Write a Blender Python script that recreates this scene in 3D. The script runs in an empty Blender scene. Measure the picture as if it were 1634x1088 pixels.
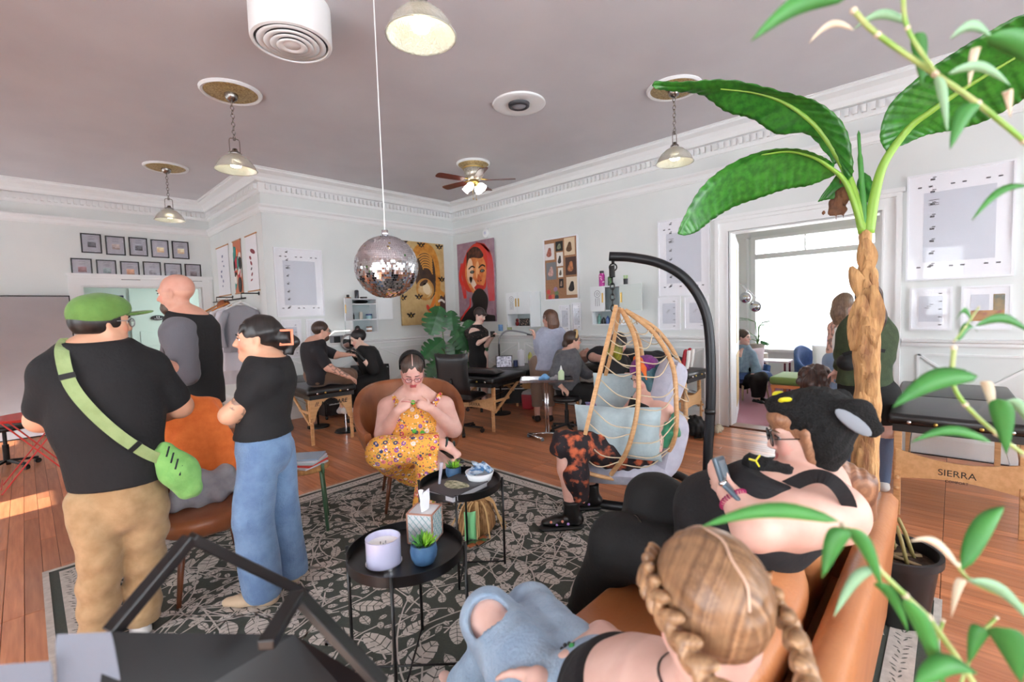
import bpy, bmesh, math, random
import numpy as np
from mathutils import Vector, Matrix
random.seed(7); rng = np.random.default_rng(7)
SC = bpy.context.scene
COL = SC.collection
# ---------------------------------------------------------------- camera
EYE = 1.55; FPX = 741.87
def _cam(yaw, pitch, roll):
    f = np.array([math.cos(yaw)*math.cos(pitch), math.sin(yaw)*math.cos(pitch), -math.sin(pitch)])
    r = np.array([math.sin(yaw), -math.cos(yaw), 0.]); d = np.cross(f, r)
    return np.array([r*math.cos(roll)+d*math.sin(roll), -r*math.sin(roll)+d*math.cos(roll), f])
CM = _cam(math.radians(43.645), math.radians(3.4576), math.radians(1.8919))
C0 = np.array([0, 0, EYE])
cam_d = bpy.data.cameras.new('camera'); cam = bpy.data.objects.new('camera', cam_d); COL.objects.link(cam)
cam_d.sensor_fit = 'HORIZONTAL'; cam_d.sensor_width = 36; cam_d.lens = FPX/1634*36
cam_d.clip_start = .02; cam_d.clip_end = 200
_m = Matrix.Identity(4)
for i in range(3):
    _m[i][0] = CM[0][i]; _m[i][1] = -CM[1][i]; _m[i][2] = -CM[2][i]; _m[i][3] = C0[i]
cam.matrix_world = _m
cam_d.dof.use_dof = True; cam_d.dof.focus_distance = 3.6; cam_d.dof.aperture_fstop = 2.2
SC.camera = cam
# ---------------------------------------------------------------- world, sun, exposure
w = bpy.data.worlds.new('world'); SC.world = w; w.use_nodes = True
bg = w.node_tree.nodes['Background']
bg.inputs[0].default_value = (.90, .95, 1.0, 1); bg.inputs[1].default_value = 9.0
sd = bpy.data.lights.new('sun', 'SUN'); sd.energy = 9; sd.angle = .009; sd.color = (1, .93, .82)
sun = bpy.data.objects.new('sun', sd); COL.objects.link(sun)
sun.rotation_euler = Vector((.77, .12, -.63)).to_track_quat('-Z', 'Y').to_euler()
SC.view_settings.view_transform = 'Standard'; SC.view_settings.look = 'None'
SC.view_settings.gamma = 1; SC.view_settings.use_curve_mapping = False
SC.view_settings.exposure = 0.55
SC.cycles.use_denoising = True
SC.cycles.max_bounces = 10; SC.cycles.diffuse_bounces = 6; SC.cycles.transparent_max_bounces = 12
SC.cycles.sample_clamp_indirect = 8; SC.cycles.caustics_reflective = False; SC.cycles.caustics_refractive = False
# ---------------------------------------------------------------- pixel helpers (a pixel gives a direction only)
def ray(px, py): return CM.T @ np.array([(px-817)/FPX, (py-544)/FPX, 1.])
def fl(px, py, z=0.):
    r = ray(px, py); return C0 + r*((z-EYE)/r[2])
def onX(px, py, X):
    r = ray(px, py); return C0 + r*(X/r[0])
def onY(px, py, Y):
    r = ray(px, py); return C0 + r*(Y/r[1])
def at(px, py, P, off=0.):
    """point on the pixel's ray in the upright plane through P that faces the camera, off metres nearer"""
    n = np.array([P[0], P[1], 0.]); L = np.linalg.norm(n); n /= L
    r = ray(px, py); return C0 + r*((L-off)/(r@n))
def proj(p):
    v = CM @ (np.asarray(p, float)-C0); return 817+FPX*v[0]/v[2], 544+FPX*v[1]/v[2], v[2]
# ---------------------------------------------------------------- materials
def lin(c):
    c = [x/255 for x in c]; return [x/12.92 if x <= .04045 else ((x+.055)/1.055)**2.4 for x in c]
MATS = {}
def mat(name, col, rough=.5, metal=0., col2=None, nscale=8., ndetail=3., bump=0., bscale=60., stretch=None, spec=.5,
        emit=None, estr=0., trans=0., alpha=1., attr=None, rand=0., coat=0., sheen=0., wave=None, mixlo=.35, mixhi=.65, coord='Object'):
    if name in MATS: return MATS[name]
    m = bpy.data.materials.new(name); m.use_nodes = True; MATS[name] = m
    nt = m.node_tree; N = nt.nodes; L = nt.links; b = N['Principled BSDF']
    if max(col) < 66 and not emit: col = tuple(x*.6 for x in col); col2 = tuple(x*.6 for x in col2) if col2 and max(col2) < 66 else col2
    c = lin(col)+[1]
    b.inputs['Base Color'].default_value = c; b.inputs['Roughness'].default_value = rough
    b.inputs['Metallic'].default_value = metal; b.inputs['Specular IOR Level'].default_value = spec
    b.inputs['Transmission Weight'].default_value = trans; b.inputs['Alpha'].default_value = alpha
    b.inputs['Coat Weight'].default_value = coat
    if sheen: b.inputs['Sheen Weight'].default_value = sheen
    if emit: b.inputs['Emission Color'].default_value = lin(emit)+[1]; b.inputs['Emission Strength'].default_value = estr
    m.diffuse_color = c
    vec = None
    if col2 or bump:
        tc = N.new('ShaderNodeTexCoord'); mp = N.new('ShaderNodeMapping'); L.new(tc.outputs[coord], mp.inputs[0])
        if stretch: mp.inputs['Scale'].default_value = stretch
        vec = mp.outputs[0]
        if rand:
            oi = N.new('ShaderNodeObjectInfo'); ml = N.new('ShaderNodeMath'); ml.operation = 'MULTIPLY'; ml.inputs[1].default_value = 37.
            L.new(oi.outputs['Random'], ml.inputs[0]); cb = N.new('ShaderNodeCombineXYZ')
            L.new(ml.outputs[0], cb.inputs[0]); L.new(ml.outputs[0], cb.inputs[1]); L.new(cb.outputs[0], mp.inputs['Location'])
    src = None
    if col2:
        if wave:
            n = N.new('ShaderNodeTexWave'); n.inputs['Scale'].default_value = nscale; n.inputs['Distortion'].default_value = wave
            n.inputs['Detail'].default_value = ndetail; n.inputs['Detail Scale'].default_value = 1.5
        else:
            n = N.new('ShaderNodeTexNoise'); n.inputs['Scale'].default_value = nscale; n.inputs['Detail'].default_value = ndetail
        L.new(vec, n.inputs['Vector'])
        r = N.new('ShaderNodeValToRGB'); r.color_ramp.elements[0].position = mixlo; r.color_ramp.elements[1].position = mixhi
        r.color_ramp.elements[0].color = c; r.color_ramp.elements[1].color = lin(col2)+[1]
        L.new(n.outputs['Fac'], r.inputs[0]); src = r.outputs[0]
    if attr:
        a = N.new('ShaderNodeAttribute'); a.attribute_name = attr
        if src:
            mx = N.new('ShaderNodeMix'); mx.data_type = 'RGBA'; mx.blend_type = 'MULTIPLY'; mx.inputs[0].default_value = 1
            L.new(a.outputs['Color'], mx.inputs[6]); L.new(src, mx.inputs[7]); src = mx.outputs[2]
        else: src = a.outputs['Color']
    if rand and src is not None:
        hs = N.new('ShaderNodeHueSaturation'); oi = N.new('ShaderNodeObjectInfo'); mr = N.new('ShaderNodeMapRange')
        mr.inputs[3].default_value = 1-rand; mr.inputs[4].default_value = 1+rand
        L.new(oi.outputs['Random'], mr.inputs[0]); L.new(mr.outputs[0], hs.inputs['Value']); L.new(src, hs.inputs['Color']); src = hs.outputs[0]
    if src is not None: L.new(src, b.inputs['Base Color'])
    if bump:
        n2 = N.new('ShaderNodeTexNoise'); n2.inputs['Scale'].default_value = bscale; n2.inputs['Detail'].default_value = 4
        L.new(vec, n2.inputs['Vector']); bp = N.new('ShaderNodeBump'); bp.inputs['Strength'].default_value = bump
        bp.inputs['Distance'].default_value = .01; L.new(n2.outputs['Fac'], bp.inputs['Height']); L.new(bp.outputs[0], b.inputs['Normal'])
    return m
# ---------------------------------------------------------------- things and parts
def thing(name, label, cat, loc=(0, 0, 0), rz=0., group=None):
    o = bpy.data.objects.new(name, None); COL.objects.link(o); o.location = [float(x) for x in loc]; o.rotation_euler = (0, 0, rz)
    o.empty_display_size = .1; o['label'] = label; o['category'] = cat
    if group: o['group'] = group
    return o
def tag(o, label, cat, group=None):
    o['label'] = label; o['category'] = cat
    if group: o['group'] = group
    return o
def struct(o): o['kind'] = 'structure'; return o
def wloc(o):
    v = np.zeros(3)
    while o is not None: v += np.array(o.location); o = o.parent
    return v
def copy_tree(o, parent=None, **props):
    c = o.copy(); COL.objects.link(c); c.parent = parent
    for ch in list(o.children): copy_tree(ch, c)
    for k, v in props.items(): c[k] = v
    return c
def nrm(v):
    v = np.asarray(v, float); return v/(np.linalg.norm(v)+1e-12)
def frame(d, up=(0, 0, 1)):
    d = nrm(d); up = np.asarray(up, float)
    if abs(d@nrm(up)) > .98: up = np.array([1., 0, 0])
    x = nrm(np.cross(up, d)); return x, np.cross(d, x), d
def rotz(a):
    return np.array([[math.cos(a), -math.sin(a), 0], [math.sin(a), math.cos(a), 0], [0, 0, 1.]])
class MB:
    def __init__(s): s.v = []; s.f = []; s.c = None; s.mi = []
    def add(s, V, Fc, mi=0):
        b = len(s.v); s.v += [tuple(map(float, p)) for p in V]; s.f += [tuple(b+i for i in f) for f in Fc]; s.mi += [mi]*len(Fc); return s
    def box(s, c, size, R=None, mi=0, taper=1.):
        c = np.asarray(c, float); h = np.asarray(size, float)/2
        V = []
        for z in (-1, 1):
            t = taper if z > 0 else 1.
            for x, y in ((-1, -1), (1, -1), (1, 1), (-1, 1)): V.append(np.array([x*h[0]*t, y*h[1]*t, z*h[2]]))
        if R is not None: V = [R@p for p in V]
        return s.add([c+p for p in V], [(3, 2, 1, 0), (4, 5, 6, 7), (0, 1, 5, 4), (1, 2, 6, 5), (2, 3, 7, 6), (3, 0, 4, 7)], mi)
    def bx(s, x0, x1, y0, y1, z0, z1, mi=0): return s.box(((x0+x1)/2, (y0+y1)/2, (z0+z1)/2), (abs(x1-x0), abs(y1-y0), abs(z1-z0)), None, mi)
    def bar(s, a, b, wx, wy, up=(0, 0, 1), mi=0):
        a = np.asarray(a, float); b = np.asarray(b, float); x, y, d = frame(b-a, up)
        R = np.array([x, y, d]).T; return s.box((a+b)/2, (wx, wy, np.linalg.norm(b-a)), R, mi)
    def ring(s, c, x, y, r, n, ry=None):
        ry = r if ry is None else ry
        return [np.asarray(c)+x*r*math.cos(2*math.pi*i/n)+y*ry*math.sin(2*math.pi*i/n) for i in range(n)]
    def loft(s, rings, cap0=True, cap1=True, closed=True, mi=0):
        n = len(rings[0]); V = [p for r in rings for p in r]; Fc = []
        for k in range(len(rings)-1):
            for i in range(n if closed else n-1):
                j = (i+1) % n; Fc.append((k*n+i, k*n+j, (k+1)*n+j, (k+1)*n+i))
        if cap0: Fc.append(tuple(range(n-1, -1, -1)))
        if cap1: Fc.append(tuple((len(rings)-1)*n+i for i in range(n)))
        return s.add(V, Fc, mi)
    def cyl(s, a, b, r, r2=None, n=14, mi=0):
        a = np.asarray(a, float); b = np.asarray(b, float); x, y, d = frame(b-a); r2 = r if r2 is None else r2
        return s.loft([s.ring(a, x, y, r, n), s.ring(b, x, y, r2, n)], mi=mi)
    def tube(s, P, r, n=8, caps=True, mi=0, flat=1., up=(0, 0, 1)):
        P = [np.asarray(p, float) for p in P]; R = []
        rr = r if hasattr(r, '__len__') else [r]*len(P)
        x = None
        for i, p in enumerate(P):
            d = nrm(P[min(i+1, len(P)-1)]-P[max(i-1, 0)])
            if x is None: x, y, _ = frame(d, up)
            else: x = nrm(x-d*(x@d)); y = np.cross(d, x)
            R.append(s.ring(p, x, y, rr[i], n, rr[i]*flat))
        return s.loft(R, caps, caps, mi=mi)
    def lathe(s, prof, c=(0, 0, 0), n=24, R=None, mi=0, cap=False):
        c = np.asarray(c, float); rings = []
        for r, z in prof:
            ring = [np.array([r*math.cos(2*math.pi*i/n), r*math.sin(2*math.pi*i/n), z]) for i in range(n)]
            if R is not None: ring = [R@p for p in ring]
            rings.append([c+p for p in ring])
        return s.loft(rings, cap, cap, mi=mi)
    def ell(s, c, r, R=None, n=14, m=9, mi=0):
        r = np.asarray(r, float)*np.ones(3); c = np.asarray(c, float)
        V = []; Fc = []
        for k in range(m+1):
            t = math.pi*k/m
            for i in range(n):
                a = 2*math.pi*i/n; p = np.array([math.sin(t)*math.cos(a), math.sin(t)*math.sin(a), math.cos(t)])*r
                V.append(c+(R@p if R is not None else p))
        for k in range(m):
            for i in range(n):
                j = (i+1) % n; Fc.append((k*n+i, (k+1)*n+i, (k+1)*n+j, k*n+j))
        return s.add(V, Fc, mi)
    def prism(s, pts, o, ux, uy, uz, t0, t1, mi=0):
        """2-D outline pts in the ux,uy plane at o, from t0 to t1 along uz"""
        o, ux, uy, uz = [np.asarray(q, float) for q in (o, ux, uy, uz)]; n = len(pts)
        A = [o+ux*p[0]+uy*p[1]+uz*t0 for p in pts]; B = [o+ux*p[0]+uy*p[1]+uz*t1 for p in pts]
        return s.add(A+B, [tuple(range(n-1, -1, -1)), tuple(range(n, 2*n))]+[(i, (i+1) % n, n+(i+1) % n, n+i) for i in range(n)], mi)
    def pillow(s, c, ux, uy, uz, a, b, t, n=10, p=2.4, mi=0):
        """soft cushion a x b (half sizes) and half thickness t"""
        c, ux, uy, uz = [np.asarray(q, float) for q in (c, ux, uy, uz)]; V = []; Fc = []
        for sgn in (1, -1):
            for i in range(n+1):
                for j in range(n+1):
                    u = -1+2*i/n; v = -1+2*j/n
                    h = max(0., (1-abs(u)**p)*(1-abs(v)**p))**.45
                    k = 1-.06*(1-abs(u))*abs(v)**3; k2 = 1-.06*(1-abs(v))*abs(u)**3
                    V.append(c+ux*a*u*k2+uy*b*v*k+uz*t*h*sgn)
        m = (n+1)**2
        for i in range(n):
            for j in range(n):
                q = (i*(n+1)+j, (i+1)*(n+1)+j, (i+1)*(n+1)+j+1, i*(n+1)+j+1); Fc.append(q); Fc.append(tuple(m+k for k in reversed(q)))
        return s.add(V, Fc, mi)
    def build(s, name, m, parent=None, smooth=False, bevel=0., loc=None, local=False, seg=2, autos=None, weld=False):
        me = bpy.data.meshes.new(name)
        off = np.zeros(3)
        if not local: off = wloc(parent) if parent is not None else np.zeros(3)
        if loc is not None: off = off+np.asarray(loc, float)
        me.from_pydata([tuple(np.asarray(p)-off) for p in s.v], [], s.f)
        ms = m if isinstance(m, (list, tuple)) else [m]
        for q in ms: me.materials.append(q)
        if len(ms) > 1: me.polygons.foreach_set('material_index', s.mi)
        if weld or bevel:
            b = bmesh.new(); b.from_mesh(me)
            if weld: bmesh.ops.remove_doubles(b, verts=b.verts, dist=1e-5)
            if bevel:
                bmesh.ops.bevel(b, geom=[e for e in b.edges if len(e.link_faces) == 2 and e.calc_face_angle(0) > .5], offset=bevel, segments=seg, affect='EDGES', profile=.5, clamp_overlap=True)
            b.to_mesh(me); b.free()
        if smooth:
            me.polygons.foreach_set('use_smooth', [True]*len(me.polygons))
            if autos: me.set_sharp_from_angle(angle=autos)
        me.update()
        o = bpy.data.objects.new(name, me); COL.objects.link(o)
        if parent is not None: o.parent = parent
        if loc is not None: o.location = [float(x) for x in loc]
        return o
def text(name, body, size, m, o, ux, uy, parent, ext=.002, align='CENTER', shear=0., bold=0.):
    """flat lettering lying in the ux,uy plane at o"""
    cu = bpy.data.curves.new(name, 'FONT'); cu.body = body; cu.size = size; cu.extrude = ext; cu.align_x = align; cu.align_y = 'CENTER'; cu.shear = shear; cu.offset = bold
    t = bpy.data.objects.new(name, cu); COL.objects.link(t)
    dg = bpy.context.evaluated_depsgraph_get(); me = bpy.data.meshes.new_from_object(t.evaluated_get(dg))
    bpy.data.objects.remove(t); bpy.data.curves.remove(cu)
    ux = nrm(ux); uy = nrm(uy); uz = np.cross(ux, uy); off = wloc(parent)
    for v in me.vertices: v.co = Vector(tuple(np.asarray(o, float)-off+ux*v.co.x+uy*v.co.y+uz*v.co.z))
    me.materials.clear(); me.materials.append(m)
    r = bpy.data.objects.new(name, me); COL.objects.link(r); r.parent = parent; return r
X_, Y_, Z_ = np.array([1., 0, 0]), np.array([0., 1, 0]), np.array([0., 0, 1])
def bez(P, n=10):
    """smooth curve through the points P (Catmull-Rom)"""
    P = [np.asarray(p, float) for p in P]; Q = [2*P[0]-P[1]]+P+[2*P[-1]-P[-2]]; out = []
    for i in range(1, len(Q)-2):
        for k in range(n):
            t = k/n; a, b, c, d = Q[i-1:i+3]
            out.append(.5*((2*b)+(c-a)*t+(2*a-5*b+4*c-d)*t*t+(3*b-a-3*c+d)*t**3))
    out.append(P[-1]); return out
# ================================================================ THE SETTING
XL, XB, YR, YA, XF, YC, H = -3.5, 6.2, -3.0, 7.5, 2.55, 10.25, 3.78
wallm = mat('wall_paint', (226, 230, 228), .55, col2=(220, 225, 224), nscale=1.5, bump=.05, bscale=35)
trimm = mat('trim_paint', (234, 236, 236), .4)
ceilm = mat('ceiling_paint', (206, 203, 206), .7, col2=(199, 196, 200), nscale=1.2, ndetail=5, bump=.12, bscale=4)
darkm = mat('joint_dark', (70, 42, 28), .8)
woodf = mat('plank_wood', (212, 142, 100), .33, col2=(176, 106, 70), nscale=3., ndetail=6, bump=.06, bscale=30, stretch=(14, .9, 1), rand=.24, mixlo=.3, mixhi=.75, coat=.15)
glassm = mat('window_glass', (235, 240, 245), .02, trans=1., spec=.3)
def clear_glass():
    m = bpy.data.materials.new('clear_glass'); m.use_nodes = True; nt = m.node_tree; nt.nodes.clear()
    o = nt.nodes.new('ShaderNodeOutputMaterial'); a = nt.nodes.new('ShaderNodeBsdfTransparent'); g = nt.nodes.new('ShaderNodeBsdfGlossy')
    g.inputs['Roughness'].default_value = .03; mx = nt.nodes.new('ShaderNodeMixShader'); f = nt.nodes.new('ShaderNodeFresnel'); f.inputs[0].default_value = 1.35
    nt.links.new(f.outputs[0], mx.inputs[0]); nt.links.new(a.outputs[0], mx.inputs[1]); nt.links.new(g.outputs[0], mx.inputs[2]); nt.links.new(mx.outputs[0], o.inputs[0]); return m
clearm = clear_glass()
T = .18
def wall(name, axis, pos, thick, a0, a1, z1, holes=(), m=wallm):
    """wall along x (axis 'x', at y=pos) or along y; holes (a0,a1,z0,z1)"""
    b = MB(); lo, hi = sorted((pos, pos+thick))
    def q(u0, u1, z0, z1_):
        if u1-u0 < 1e-4 or z1_-z0 < 1e-4: return
        if z0 == 0: z0 = -.1
        if axis == 'x': b.bx(u0, u1, lo, hi, z0, z1_)
        else: b.bx(lo, hi, u0, u1, z0, z1_)
    cur = a0
    for h in sorted(holes):
        q(cur, h[0], 0, z1); q(h[0], h[1], 0, h[2]); q(h[0], h[1], h[3], z1); cur = h[1]
    q(cur, a1, 0, z1)
    return struct(b.build(name, m))
DB = (.56, 2.08, 0, 2.48); DC = (.70, 2.36, 0, 2.22)
wins_left = [(-2.2, -.8, .5, 2.9), (-.2, 1.2, .5, 2.9), (1.3, 2.6, .5, 2.9), (5.05, 5.75, .5, 3.1), (8.5, 9.9, .5, 2.9)]
wins_rear = [(-2.6, -.6, .5, 3.0), (.4, 2.4, .5, 3.0), (3.4, 5.4, .5, 3.0)]
wall('wall_back', 'x', YA, T, XF, XB+T, H)
wall('wall_right', 'y', XB, T, YR, YA, H, [DB])
wall('wall_return', 'y', XF, T, YA+T, YC, H)
wall('wall_far', 'x', YC, T, XL, XF+T, H, [DC])
wall('wall_left', 'y', XL, -T, YR, YC, H, wins_left)
wall('wall_rear', 'x', YR, -T, XL-T, XB+T, H, wins_rear)
b = MB(); b.bx(XL-T, XB+T, YR-T, YA+T, H, H+.2); b.bx(XL-T, XF+T, YA+T, YC+T, H, H+.2); struct(b.build('ceiling', ceilm))
# window frames and panes
nwin = 0
def window(axis, pos, h, depth, bars=(1, 2), m=trimm):
    global nwin; nwin += 1
    b = MB(); a0, a1, z0, z1 = h; fw = .07
    def q(bb, u0, u1, w0, w1, d0, d1):
        if axis == 'x': bb.bx(u0, u1, d0, d1, w0, w1)
        else: bb.bx(d0, d1, u0, u1, w0, w1)
    d0, d1 = sorted((pos, pos+depth))
    q(b, a0, a0+fw, z0, z1, d0, d1); q(b, a1-fw, a1, z0, z1, d0, d1); q(b, a0+fw, a1-fw, z0, z0+fw, d0, d1); q(b, a0+fw, a1-fw, z1-fw, z1, d0, d1)
    nx, nz = bars
    for k in range(1, nx): u = a0+(a1-a0)*k/nx; q(b, u-.02, u+.02, z0+fw, z1-fw, d0, d1)
    for k in range(1, nz): z = z0+(z1-z0)*k/nz; q(b, a0+fw, a1-fw, z-.025, z+.025, d0, d1)
    o = struct(b.build('window_%d' % nwin, m)); dm = (d0+d1)/2
    for i in range(nx):
        for k in range(nz):
            g = MB(); q(g, a0+.03+(a1-a0-.06)*i/nx, a0+.03+(a1-a0-.06)*(i+1)/nx, z0+.03+(z1-z0-.06)*k/nz, z0+.03+(z1-z0-.06)*(k+1)/nz, dm-.003, dm+.003)
            g.build('pane', clearm, o)
    return o
for h in wins_left: window('y', XL, h, -.12)
for h in wins_rear: window('x', YR, h, -.12, (2, 2))
# mouldings swept round the room (interior on the left of the path)
def sweep(prof, path, closed=False):
    P = [np.array(p, float) for p in path]; n = len(P); rings = []
    for i in range(n):
        if closed: d0 = nrm(P[i]-P[i-1]); d1 = nrm(P[(i+1) % n]-P[i])
        else: d0 = nrm(P[i]-P[i-1]) if i else nrm(P[1]-P[0]); d1 = nrm(P[i+1]-P[i]) if i < n-1 else d0
        n0 = np.array([-d0[1], d0[0]]); n1 = np.array([-d1[1], d1[0]]); mi = (n0+n1)/(1+n0@n1)
        rings.append([np.array([P[i][0]+mi[0]*o, P[i][1]+mi[1]*o, z]) for o, z in prof])
    if closed: rings.append(rings[0])
    b = MB(); b.loft(rings, not closed, not closed); return b
OUT = [(XL, YR), (XB, YR), (XB, YA), (XF, YA), (XF, YC), (XL, YC)]
cor = [(0, 3.46), (.025, 3.46), (.03, 3.48), (.03, 3.60), (.085, 3.605), (.095, 3.63), (.10, 3.66), (.13, 3.71), (.19, 3.735), (.205, 3.74), (.205, 3.765), (.225, 3.77), (.225, H), (0, H)]
t1 = struct(sweep(cor, OUT, True).build('trim_1', trimm))
b = MB(); step = .075
for i in range(6):
    A = np.array(OUT[i]); B = np.array(OUT[(i+1) % 6]); d = nrm(B-A); nn = np.array([-d[1], d[0]]); L = np.linalg.norm(B-A)
    for k in range(int(L/step)):
        c = A+d*(.04+k*step)+nn*.05; sx, sy = (.038, .052) if abs(d[0]) > .5 else (.052, .038)
        b.box((c[0], c[1], 3.545), (sx, sy, .075))
o = b.build('dentil_row', trimm, t1); o['kind'] = 'stuff'
rail = [(0, 3.17), (.02, 3.17), (.025, 3.185), (.035, 3.19), (.045, 3.24), (.07, 3.265), (.07, 3.285), (.03, 3.29), (.012, 3.30), (0, 3.30)]
struct(sweep(rail, OUT, True).build('trim_2', trimm))
chair = [(0, 1.075), (.012, 1.075), (.02, 1.09), (.02, 1.115), (.04, 1.125), (.045, 1.145), (.012, 1.155), (0, 1.155)]
base = [(0, 0), (.022, 0), (.022, .16), (.014, .185), (.01, .20), (0, .20)]
RUN1 = [(XB, DB[1]+.17), (XB, YA), (XF, YA), (XF, YC), (DC[1]+.17, YC)]
RUN2 = [(DC[0]-.17, YC), (XL, YC), (XL, YR), (XB, YR), (XB, DB[0]-.17)]
for k, r in enumerate((RUN1, RUN2)):
    struct(sweep(chair, r).build('trim_%d' % (3+k), trimm)); struct(sweep(base, r).build('baseboard_%s' % ('back', 'front')[k], trimm))
# wainscot panels with crossed mouldings
def wains(axis, pos, a0, a1, z0, z1, s, parent=None):
    b = MB(); w = .02
    def P(u, z): return np.array([u, pos+s*.006, z]) if axis == 'x' else np.array([pos+s*.006, u, z])
    for A, B in (((a0, z0), (a1, z0)), ((a1, z0), (a1, z1)), ((a1, z1), (a0, z1)), ((a0, z1), (a0, z0)), ((a0, z0), (a1, z1)), ((a0, z1), (a1, z0))):
        b.bar(P(*A), P(*B), w, .014, up=(0, 1, 0) if axis == 'x' else (1, 0, 0))
    return b
k = 5
for axis, pos, a0, a1, s in (('x', YA, 2.7, 4.25, -1), ('x', YA, 4.4, 6.05, -1), ('y', XB, 5.75, 7.35, -1), ('y', XB, 4.0, 5.6, -1), ('y', XB, 2.4, 3.85, -1), ('y', XB, -.62, .26, -1), ('y', XB, -2.2, -.8, -1)):
    struct(wains(axis, pos, a0, a1, .30, 1.0, s).build('trim_%d' % k, trimm)); k += 1
# door casings
def casing(axis, pos, h, s, depth, n, wd=.15):
    a0, a1, _, z1 = h; b = MB()
    def q(u0, u1, z0, z1_, d0, d1):
        d0, d1 = sorted((pos+s*d0, pos+s*d1))
        if axis == 'x': b.bx(u0, u1, d0, d1, z0, z1_)
        else: b.bx(d0, d1, u0, u1, z0, z1_)
    for (o0, o1, t) in ((0, wd, .022), (wd-.035, wd+.01, .045), (0, .02, .032)):
        q(a0-o1, a0-o0, 0, z1+o0, 0, t); q(a1+o0, a1+o1, 0, z1+o0, 0, t); q(a0-o1, a1+o1, z1+o0, z1+o1, 0, t+.001)
    q(a0-wd-.03, a1+wd+.03, z1+wd+.005, z1+wd+.045, 0, .07)
    q(a0, a0+.02, 0, z1, 0, -depth); q(a1-.02, a1, 0, z1, 0, -depth); q(a0+.02, a1-.02, z1-.02, z1, 0, -depth)
    return struct(b.build('trim_%d' % n, trimm))
casing('y', XB, DB, -1, T, 20); casing('x', YC, DC, -1, T, 21)
# plank floor
RX0, RX1, RY0, RY1 = -.02, 3.15, .02, 4.15
b = MB(); b.bx(XL, XB, YR, YC, -.1, -.012)
floor = struct(b.build('floor', darkm))
PW = .083; lens = (1.2, 1.8, 2.4, 3.0); pm = {}
cand = []
nrow = int((XB-XL)/PW)+1
for i in range(nrow):
    x = XL+PW*(i+.5)
    if x+PW/2 > XB: continue
    for (s0, s1) in ((YR, .03), (.03, YC if x < XF else YA)):
        y = s0 if s0 > 0 else s1
        while True:
            Lp = random.choice(lens)
            if s0 > 0:
                Lp = min(Lp, s1-y) if s1-y < 1.3 else Lp; Lp = min(Lp, s1-y)
                if Lp < .05: break
                cand.append((x, y+Lp/2, round(Lp, 3))); y += Lp
            else:
                Lp = min(Lp, y-s0)
                if Lp < .05: break
                cand.append((x, y-Lp/2, round(Lp, 3))); y -= Lp
            if len(cand) > 5000: break
def vis(c):
    x, y, L = c; s = 0
    for t in np.linspace(-.5, .5, 9):
        u, v, d = proj((x, y+L*t, 0))
        yy = y+L*t
        if d > .3 and -20 < u < 1654 and 0 < v < 1100 and not (RX0 < x < RX1 and RY0 < yy < RY1): s += 1/d**2
    return s*L
cand.sort(key=vis, reverse=True)
rest = MB()
def plank_mesh(L):
    if L not in pm:
        bb = MB(); bb.box((0, 0, -.006), (PW-.0025, L-.003, .012)); o = bb.build('plank', woodf, floor, bevel=.0012, seg=1); pm[L] = o.data; return o
    o = bpy.data.objects.new('plank', pm[L]); COL.objects.link(o); o.parent = floor; return o
for i, c in enumerate(cand):
    if i < 300: plank_mesh(c[2]).location = (c[0], c[1], 0)
    else: rest.box((c[0], c[1], -.006), (PW-.0025, c[2]-.003, .012))
o = rest.build('plank_field', mat('plank_wood_far', (212, 142, 100), .33, col2=(172, 104, 68), nscale=3., ndetail=6, stretch=(11, .6, 1), mixlo=.25, mixhi=.75, coat=.15), floor); o['kind'] = 'stuff'
b = MB(); b.bx(XB-.02, XB+.20, DB[0], DB[1], -.012, .012); struct(b.build('trim_22', mat('threshold_wood', (120, 74, 48), .4)))
# ---------------------------------------------------------------- the lounge beyond the doorway
LX, LY0, LY1 = 10.4, -1.6, 4.6
carpet = mat('burgundy_carpet', (150, 58, 84), .95, col2=(126, 42, 70), nscale=40, bump=.4, bscale=300, sheen=.3)
yel = mat('lounge_paint', (214, 190, 130), .6, col2=(206, 182, 122), nscale=2)
b = MB(); b.bx(XB+.0, LX+.5, LY0, LY1, -.1, 0); struct(b.build('floor_lounge', carpet))
LW = (-.9, 3.05, .62, 2.92)
wall('wall_lounge_window', 'y', LX, T, LY0, LY1, 3.4, [LW], wallm)
wall('wall_lounge_left', 'x', LY1, T, XB+T, LX+T, 3.4, (), wallm); wall('wall_lounge_right', 'x', LY0, -T, XB+T, LX+T, 3.4, [(7.3, 8.5, .8, 2.4)], wallm); window('x', LY0, (7.3, 8.5, .8, 2.4), -.12, (2, 2))  # side wall opening and its window are added, out of view, to brighten the lounge
b = MB(); b.bx(XB+T, LX+T, LY0, LY1, 3.4, 3.5); struct(b.build('ceiling_lounge', trimm)); b = MB(); b.bx(XB+T+.6, XB+T+.75, LY0, LY1, 2.62, 3.4); struct(b.build('trim_24', yel))
nwin += 1; b = MB()
b.bx(LX-.02, LX+.12, LW[0], LW[1], 2.47, 2.57); b.bx(LX-.03, LX+.12, LW[0], LW[1], LW[3]-.06, LW[3]); b.bx(LX-.1, LX+.12, LW[0]-.1, LW[1]+.1, LW[2]-.03, LW[2]+.03)
for y in (LW[0]+.04, 1.0, LW[1]-.04): b.bx(LX-.01, LX+.1, y-.04, y+.04, LW[2], LW[3])
for y in (2.1, .05): b.bx(LX+.02, LX+.08, y-.012, y+.012, 2.57, LW[3])
wl = struct(b.build('window_%d' % nwin, trimm))
for y0, y1 in ((LW[0]+.08, .96), (1.04, LW[1]-.08)):
    for z0, z1 in ((LW[2]+.03, 2.47), (2.57, LW[3]-.06)):
        g = MB(); g.bx(LX+.05, LX+.056, y0, y1, z0, z1); g.build('pane', clearm, wl)
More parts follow.
